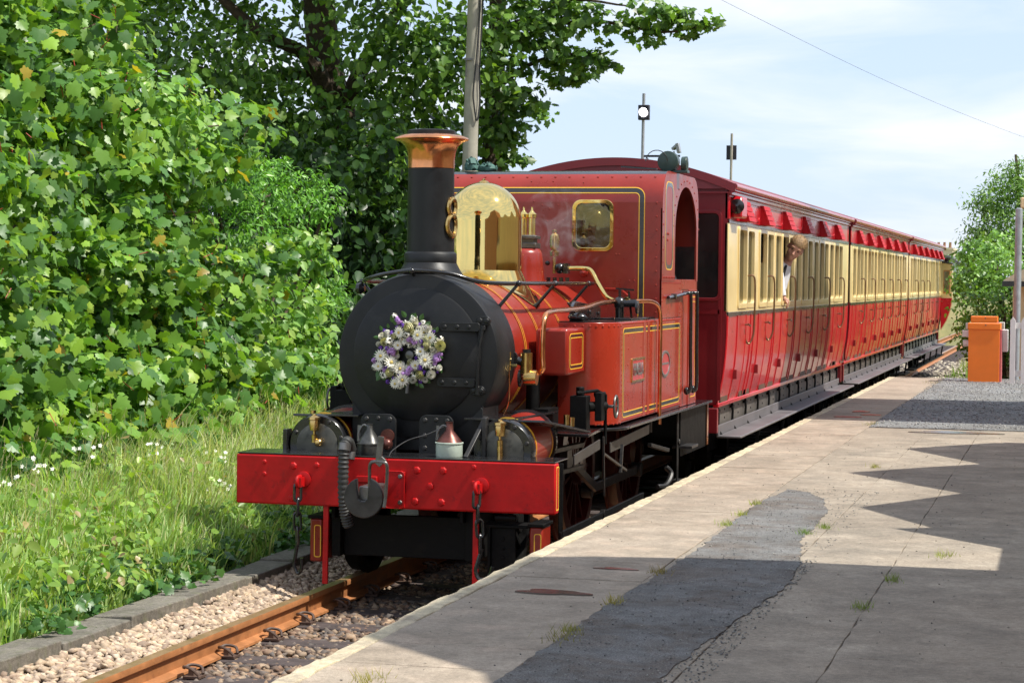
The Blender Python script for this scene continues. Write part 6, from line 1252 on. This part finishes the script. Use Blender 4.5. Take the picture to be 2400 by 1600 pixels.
            m.prism([(CW, zt), (CW+.012, zt), (CW+.085, zb+.01), (CW+.085, zb), (CW, zb)], 'y', cc-.22, cc+.22)
            if s < 0: m.v = [(-x, y, z) for x, y, z in m.v]; m.f = [f_[::-1] for f_ in m.f]
            v_ = P_('ventilator', m, 'slatred', flat=True)
            for k_ in range(4):
                t0 = k_/4; x0 = CW+.016+.073*t0; z0 = zt-(zt-zb)*t0
                m = MB(); m.prism([(x0, z0), (x0+.018, z0-.003), (x0+.030, z0-.046), (x0+.015, z0-.046)], 'y', cc-.228, cc+.228)
                if s < 0: m.v = [(-x, y, z) for x, y, z in m.v]; m.f = [f_[::-1] for f_ in m.f]
                P_('slat', m, 'slatred', par=v_, flat=True)
        ed = sorted(centres)
        for a, b in zip(ed[:-1], ed[1:]):
            m = MB(); u0, u1 = a+.32, b-.32
            m.ring(rrect(u0, u1, CT+.06, ET-.055, .05), rrect(u0+.02, u1-.02, CT+.08, ET-.075, .04), 'x', *sorted((s*CW, s*(CW+.009)))); P_('panel_beading', m, 'coach_red', bevel=.002, flat=True)
        # cornice and gutter
        m = MB(); m.box(*sorted((s*CW, s*(CW+.030))), -.01, LEN+.01, ET-.035, ET); m.box(*sorted((s*CW, s*(CW+.045))), -.01, LEN+.01, ET, ET+.022); P_('cornice', m, 'roof_light', bevel=.006)
        m = MB(); m.tube([(s*(CW+.06), -.03, ET+.045), (s*(CW+.06), LEN+.03, ET+.045)], .026, 12); P_('gutter', m, 'roof_light')
        # solebar with brackets, bolts and footboard
        m = MB(); m.box(*sorted((s*.90, s*.94)), .02, LEN-.02, .63, .835); m.box(*sorted((s*.94, s*.965)), .02, LEN-.02, .63, .645); sol = P_('solebar', m, 'underframe', bevel=.004)
        br = None; bl = MB()
        for q in np.arange(.25, LEN-.1, .86):
            if br is None:
                m = MB(); m.tube([(s*.955, 0, .84), (s*.965, 0, .74), (s*.96, 0, .62), (s*1.0, 0, .56), (s*1.1, 0, .545)], .013, 7); m.box(*sorted((s*.94, s*.975)), -.05, .05, .775, .80); br = P_('footboard_bracket', m, 'oily', bevel=.002); br.location = (0, q, 0)
            else: share(br, parent=c, loc=(0, float(q), 0))
            for dz in (.70, .78): bl.rivet((s*.94, q+.12, dz), (s, 0, 0), .012); bl.rivet((s*.94, q+.5, dz), (s, 0, 0), .012)
        P_('solebar_bolts', bl, 'oily', par=sol, kind='stuff')
        m = MB(); m.box(*sorted((s*.965, s*1.20)), .12, LEN-.12, .545, .57); fb = P_('footboard', m, 'footboard', bevel=.01)
        m = MB(); m.box(*sorted((s*.965, s*.985)), .12, LEN-.12, .57, .66); P_('footboard_back', m, 'footboard', par=fb, bevel=.004)
        for q in (1.3, 3.2, 5.1, 7.2, 9.3): m = MB(); m.bar((s*1.19, q, .545), (s*1.16, q, .34), .03, .012, up=(0, 1, 0)); P_('step_hanger', m, 'oily')
        m = MB()
        m.box(*sorted((s*1.0, s*1.17)), 9.3 if not ducket else .4, 10.6 if not ducket else 10.4, .30, .325); P_('lower_step', m, 'oily', bevel=.004)
    # roof
    R0 = [(x_, ET+.06+.25*(1-(x_/1.15)**2)) for x_ in np.linspace(-1.15, 1.15, 27)]
    m = MB(); m.prism(R0 + [(1.13, ET+.02), (-1.13, ET+.02)], 'y', -.06, LEN+.06); P_('roof', m, 'roof_red', angle=30)
    n_ = len(R0)
    m = MB(); Oo = R0 + [(1.14, ET-.01), (-1.14, ET-.01)]; Ii = [(x*.985, z-.075) for x, z in R0] + [(1.10, ET-.02), (-1.10, ET-.02)]
    for ya, yb in ((-.075, -.055), (LEN+.055, LEN+.075)):
        mm = MB(); mm.ring(Oo, Ii, 'y', ya, yb); P_('roof_end_rim', mm, 'coach_maroon', flat=True)
    # ends
    for ya, yb, fr in ((.0, .03, 1), (LEN-.03, LEN, 0)):
        prof = [(-CW+.01, BZ)] + [(-side_x(z)+.005, z) for z in (1.5, 1.3, 1.1, .95, .86)] + [(side_x(z)-.005, z) for z in (.86, .95, 1.1, 1.3, 1.5)] + [(CW-.01, BZ), (CW-.01, ET)] + [(x*.97, z-.02) for x, z in R0[::-1][1:-1]] + [(-CW+.01, ET)]
        m = MB(); m.prism(prof, 'y', ya, yb); en = P_('end_wall', m, 'coach_maroon', flat=True)
        yy = -.006 if fr else LEN+.006; y2 = 0 if fr else LEN
        for x0_, x1_ in ((.56, .985), (-.985, -.56), (-.5, .5)):
            if x0_ == -.5: continue
            m = MB(); m.ring(rrect(x0_-.03, x1_+.03, 1.82, 2.66, .06), rrect(x0_, x1_, 1.85, 2.63, .045), 'y', *sorted((yy*2.5 if fr else LEN+.015, y2))); w_ = P_('end_window', m, 'coach_maroon', bevel=.004, flat=True)
            m = MB(); m.box(x0_, x1_, *sorted((yy*.5 if fr else LEN+.003, y2)), 1.85, 2.63); P_('dark_pane', m, 'endglass', par=w_, flat=True)
        m = MB(); m.box(.985, 1.02, *sorted((yy*1.5, y2)) if fr else (LEN, LEN+.008), .9, 2.7); m.box(-1.0, 1.0, *sorted((yy*1.5, y2)) if fr else (LEN, LEN+.008), 1.70, 1.74); P_('end_beading', m, 'coach_maroon', flat=True)
        m = MB(); m.box(-1.0, 1.0, *((-.05, .02) if fr else (LEN-.02, LEN+.05)), .60, .83); P_('headstock', m, 'coach_maroon', bevel=.004)
    # interior: floor, partitions, seats
    m = MB(); m.box(-1.0, 1.0, .05, LEN-.05, .84, .87)
    for cc in list(centres)+[LEN-.5]: m.box(-1.0, 1.0, max(.1, cc-.88), max(.1, cc-.88)+.03, .87, 2.8); m.box(-1.0, 1.0, cc-.8, cc-.35, .87, 1.35); m.box(-1.0, 1.0, cc+.35, cc+.8, .87, 1.35)
    P_('compartments', m, 'interior')
    m = MB(); m.box(-1.0, 1.0, .05, LEN-.05, 2.80, 2.82); P_('ceiling', m, 'cream', flat=True)
    # bogies
    for by in (1.6, LEN-1.6):
        m = MB()
        for s in (-1, 1): m.box(*sorted((s*.62, s*.66)), by-.95, by+.95, .30, .50); m.box(*sorted((s*.60, s*.75)), by-.68, by-.52, .22, .42); m.box(*sorted((s*.60, s*.75)), by+.52, by+.68, .22, .42)
        m.box(-.6, .6, by-.15, by+.15, .35, .62); bg_ = P_('bogie', m, 'oily', bevel=.004)
        for dy in (-.6, .6):
            m = MB()
            for s in (-1, 1): m.lathe([(.0, s*.46), (.34, s*.46), (.36, s*.46), (.36, s*.48), (.34, s*.49), (.34, s*.57), (.28, s*.575), (.26, s*.55), (.10, s*.55), (.10, s*.60), (.0, s*.60)], (0, by+dy, .345), 'x', 24)
            m.cyl((-.5, by+dy, .345), (.5, by+dy, .345), .05, n=10); P_('wheelset', m, 'oily', par=bg_)
    m = MB(); m.cyl((.3, LEN/2-.7, .42), (.3, LEN/2+.7, .42), .16, n=16); m.box(-.9, .9, LEN/2-.3, LEN/2+.2, .5, .62); P_('underframe_gear', m, 'oily')
    if lamp:
        m = MB(); m.prism(rrect(CT+.03, ET-.03, .18, .50, .06) if False else [(.17, CT+.05), (.50, CT+.05), (.50, ET-.04), (.20, ET-.04), (.17, ET-.08)], 'x', CW, CW+.10); sl_ = P_('side_lamp', m, 'coach_red', bevel=.02, flat=True)
        m = MB(); m.lathe([(.066, -.0), (.07, -.03), (.045, -.05), (0, -.055)], (CW+.055, .17, 2.70), 'y', 20); P_('lamp_lens', m, 'black', par=sl_)
    if ducket:
        # guard's lookout bulging from the side near the far end
        y0_, y1_ = LEN-.45, LEN-.05
        pr = [(CW, .90), (1.12, .98), (1.20, 1.12), (1.27, 1.32), (1.31, 1.50), (1.33, 1.66), (CW, 1.66)]
        m = MB(); m.prism(pr, 'y', y0_, y1_); dk = P_('guard_lookout', m, 'coach_red', angle=25)
        m = MB(); m.ring(rrect(CW, 1.33, 1.665, 2.50, .01, 3), rrect(CW+.06, 1.27, 1.78, 2.32, .02, 3), 'y', y0_, y0_+.02); m.box(1.31, 1.33, y0_+.02, y1_, 1.665, 2.5); m.box(CW, 1.33, y1_-.02, y1_, 1.665, 2.5); P_('lookout_frame', m, 'cream', par=dk, flat=True)
        m = MB(); m.ring(rrect(CW+.05, 1.28, 1.77, 2.33, .01, 3), rrect(CW+.07, 1.26, 1.80, 2.30, .01, 3), 'y', y0_-.008, y0_); P_('lookout_window_frame', m, 'wood', par=dk, flat=True)
        m = MB(); m.box(CW+.06, 1.27, y0_+.005, y0_+.01, 1.78, 2.32); P_('lookout_pane', m, 'coachglass', par=dk, flat=True)
        m = MB(); m.prism([(CW, 2.56), (1.36, 2.49), (1.36, 2.47), (CW, 2.50)], 'y', y0_-.04, y1_+.02); m.cyl((1.2, y0_+.2, 2.53), (1.2, y0_+.2, 2.62), .07, .08, 14); P_('lookout_roof', m, 'black', par=dk, flat=True)
        for s in (1,):
            for q in (6.6, 7.35): m = MB(); m.box(CW+.002, CW+.012, q-.3, q+.3, 1.02 if False else 1.2, 1.22); P_('door_rail', m, 'coach_red')
    return c
M['roof_light'] = pmat('gutter_red', (.44, .06, .07), .3, coat=.6, var=.15, scale=3)
cen = [.90, 2.30, 4.05, 5.80, 7.55, 9.30]
coach(6.70, 'a', 'first red and cream carriage, with a man leaning out of its window', cen, lamp=True, open_win=3.85)
coach(17.90, 'b', 'second red and cream carriage, between the first coach and the guard coach', [1.15, 2.85, 4.55, 6.25, 7.95, 9.65])
coach(29.10, 'c', 'last red and cream carriage, with the projecting guard lookout', [1.2, 3.0, 4.8, 6.6, 8.2, 9.75], ducket=True, nohandle=(6.6, 8.2, 9.75))
for y in (17.58, 28.78):
    t = empty('coach_coupling', (0, y, .62)); tag(t, 'black coupling gear between the first and second carriages' if y < 20 else 'black coupling gear between the second and last carriages', 'coupling')
    m = MB(); m.cyl((0, -.05, 0), (0, .38, 0), .05, n=12); m.build('drawbar', 'oily', t)
    m = MB(); m.tube(smooth_path([(.3, -.04, .1), (.3, .1, -.15), (.3, .25, -.15), (.3, .38, .1)], 5), .03, 10); m.build('hose', 'rubber', t)

# ------------------------------------------------------------------ the man at the window
def person():
    root = empty('person', (1.0, 10.80, .87)); tag(root, 'fair haired man in a white shirt leaning out of the first carriage', 'person')
    X = Matrix.Translation((-1.0, -10.80, -.87))
    m = MB(); m.X = X
    hc = Vector((1.175, 10.83, 2.375)); tl = Matrix.Rotation(R_(34), 3, 'Y') @ Matrix.Rotation(R_(14), 3, 'X') @ Matrix.Rotation(R_(12), 3, 'Z') @ Matrix.Scale(1.12, 3)
    # head faces -Y (towards the camera), tilted outward
    def place(p): return hc + tl @ Vector(p)
    def ell(c, r, sc, nu=22, nv=14):
        k = MB(); k.sphere(c, r, nu, nv, sc); m.add([place(v) for v in k.v], k.f)
    ell((0, .005, .02), .1, (.76, .95, .98)); ell((0, -.018, -.045), .1, (.60, .78, .72)); ell((0, -.045, -.098), .028, (1.2, .8, .75))
    k = MB(); k.tube([(0, -.078, .012), (0, -.098, -.022), (0, -.108, -.038)], [.009, .012, .015], 8); m.add([place(v) for v in k.v], k.f)
    ell((0, -.086, -.072), .02, (1.3, .5, .35)); ell((0, -.086, -.083), .018, (1.2, .5, .35))
    ell((0, -.078, .028), .04, (1.3, .32, .22))
    for s in (-1, 1): ell((s*.078, .01, -.012), .024, (.35, .75, 1.2)); ell((s*.04, -.062, -.03), .024, (1, .7, .8))
    neck = [place((0, .02, -.06)), place((0, .03, -.13)), Vector((1.07, 10.86, 2.20)), Vector((1.02, 10.88, 2.12))]
    m.tube(neck, [.052, .052, .058, .08], 16); m.tube([Vector((1.02, 10.88, 2.12)), Vector((.93, 10.88, 1.9)), Vector((.82, 10.88, 1.5)), Vector((.80, 10.88, 1.3))], [.07, .11, .12, .12], 16)
    m.tube([Vector((1.02, 10.72, 1.98)), Vector((1.07, 10.68, 1.83)), Vector((1.085, 10.66, 1.805))], [.035, .026, .022], 12)
    # hand over the sill: palm, four fingers and thumb
    m.tube([Vector((1.085, 10.66, 1.81)), Vector((1.105, 10.65, 1.795)), Vector((1.115, 10.645, 1.77))], [.026, .034, .026], 12)
    for i in range(4):
        yy = 10.615+i*.02; L_ = (.045, .055, .058, .05)[i]
        m.tube([Vector((1.105, yy+.005, 1.79)), Vector((1.122, yy, 1.77)), Vector((1.118, yy, 1.77-L_*.6)), Vector((1.104, yy, 1.77-L_))], [.009, .009, .008, .007], 8)
    m.tube([Vector((1.09, 10.70, 1.80)), Vector((1.11, 10.715, 1.785)), Vector((1.115, 10.712, 1.755))], [.011, .010, .008], 8)
    # legs standing inside the compartment
    for s in (-1, 1): m.tube([Vector((.78, 10.88+s*.09, 1.35)), Vector((.74, 10.88+s*.10, .92+.45)), Vector((.74, 10.88+s*.10, 1.3)), Vector((.74, 10.88+s*.10, .90))], [.09, .085, .08, .05], 12)
    body = m.build('body', 'skin', root); rm = body.modifiers.new('remesh', 'REMESH'); rm.mode = 'VOXEL'; rm.voxel_size = .0055; rm.use_smooth_shade = True
    h = MB(); h.X = X; k = MB(); g = random.Random(4)
    def cap(d):
        return d
    k.sphere((0, .018, .045), .1, 34, 22, (.82, .98, .92)); vs = []; keep = []
    for v in k.v:
        q = Vector(v); q += q.normalized()*g.uniform(0, .007) if q.z > -.01 else Vector((0, 0, 0)); vs.append(q)
    fs = [f for f in k.f if all((vs[i].z > .045) or (vs[i].y > .02 and vs[i].z > -.05) for i in f)]
    h.add([place(v) for v in vs], fs)
    for i in range(420):
        d = Vector((g.gauss(0, 1), g.gauss(.2, 1), abs(g.gauss(.4, .8)))).normalized(); p = Vector((.0+d.x*.082, .018+d.y*.098, .045+d.z*.092))
        if p.y < -.03 and p.z < .085: continue
        q = p + Vector((d.x*.012+g.uniform(-.012, .012), -.014+g.uniform(-.01, .01), .010+g.uniform(-.006, .012))); w_ = Vector((g.uniform(-.004, .004), .002, .003))
        h.add([place(p), place(p+w_), place(q)], [(0, 1, 2)])
    h.build('hair', 'hair', root)
    e_ = MB(); e_.X = X
    for s in (-1, 1): 
        kk = MB(); kk.sphere((s*.031, -.0855, .008), .009, 10, 8, (1.3, .6, .6)); e_ = MB(); e_.X = X; e_.add([place(v) for v in kk.v], kk.f); e_.build('eye', 'jacket', root)
        kk = MB(); kk.tube([(s*.016, -.092, .03), (s*.032, -.093, .034), (s*.05, -.082, .028)], .0035, 5); e_ = MB(); e_.X = X; e_.add([place(v) for v in kk.v], kk.f); e_.build('eyebrow', 'hair', root)
    m = MB(); m.X = X
    m.tube([Vector((1.075, 10.86, 2.215)), Vector((1.0, 10.88, 2.12)), Vector((.90, 10.88, 1.92)), Vector((.82, 10.88, 1.6)), Vector((.79, 10.88, 1.3))], [.062, .125, .165, .16, .16], 20)
    m.tube([Vector((1.0, 10.74, 2.09)), Vector((1.03, 10.69, 1.98)), Vector((1.065, 10.67, 1.85))], [.06, .05, .036], 14)
    m.build('shirt', 'shirt', root)
    m = MB(); m.X = X; m.tube([Vector((.985, 10.88, 2.08)), Vector((.905, 10.88, 1.90)), Vector((.83, 10.88, 1.6)), Vector((.80, 10.88, 1.28)), Vector((.78, 10.88, 1.2))], [.10, .172, .172, .168, .15], 20); m.build('waistcoat', 'jacket', root)
    m = MB(); m.X = X; m.tube([Vector((1.085, 10.76, 2.19)), Vector((1.06, 10.75, 2.12)), Vector((1.03, 10.74, 2.0))], [.012, .02, .02], 6); m.build('tie', 'jacket', root)
person()

# ------------------------------------------------------------------ steam drifting from the safety valves
def steam():
    me = bpy.data.meshes.new('steam'); bx = MB(); bx.sphere((.36, 2.98, 2.36), 1, 20, 14, (.42, .16, .34)); o = bx.build('steam', 'leafgreen'); o.data.materials.clear()
    m = bpy.data.materials.new('steam'); m.use_nodes = True; nt = m.node_tree; nt.nodes.clear(); L = nt.links.new; out = nt.nodes.new('ShaderNodeOutputMaterial')
    v = nt.nodes.new('ShaderNodeVolumePrincipled'); v.inputs['Color'].default_value = (1, 1, 1, 1); v.inputs['Anisotropy'].default_value = .2
    tc = nt.nodes.new('ShaderNodeTexCoord'); n = nt.nodes.new('ShaderNodeTexNoise'); n.inputs['Scale'].default_value = 5.5; n.inputs['Detail'].default_value = 6; n.inputs['Distortion'].default_value = 1.3
    mp = nt.nodes.new('ShaderNodeMapRange'); mp.inputs['From Min'].default_value = .55; mp.inputs['From Max'].default_value = .75; mp.inputs['To Max'].default_value = 3.0
    L(tc.outputs['Object'], n.inputs['Vector']); L(n.outputs['Fac'], mp.inputs['Value']); L(mp.outputs[0], v.inputs['Density']); L(v.outputs[0], out.inputs['Volume'])
    o.data.materials.append(m); tag(o, 'wisps of white steam drifting across the cab front', 'steam', kind='stuff')
steam()
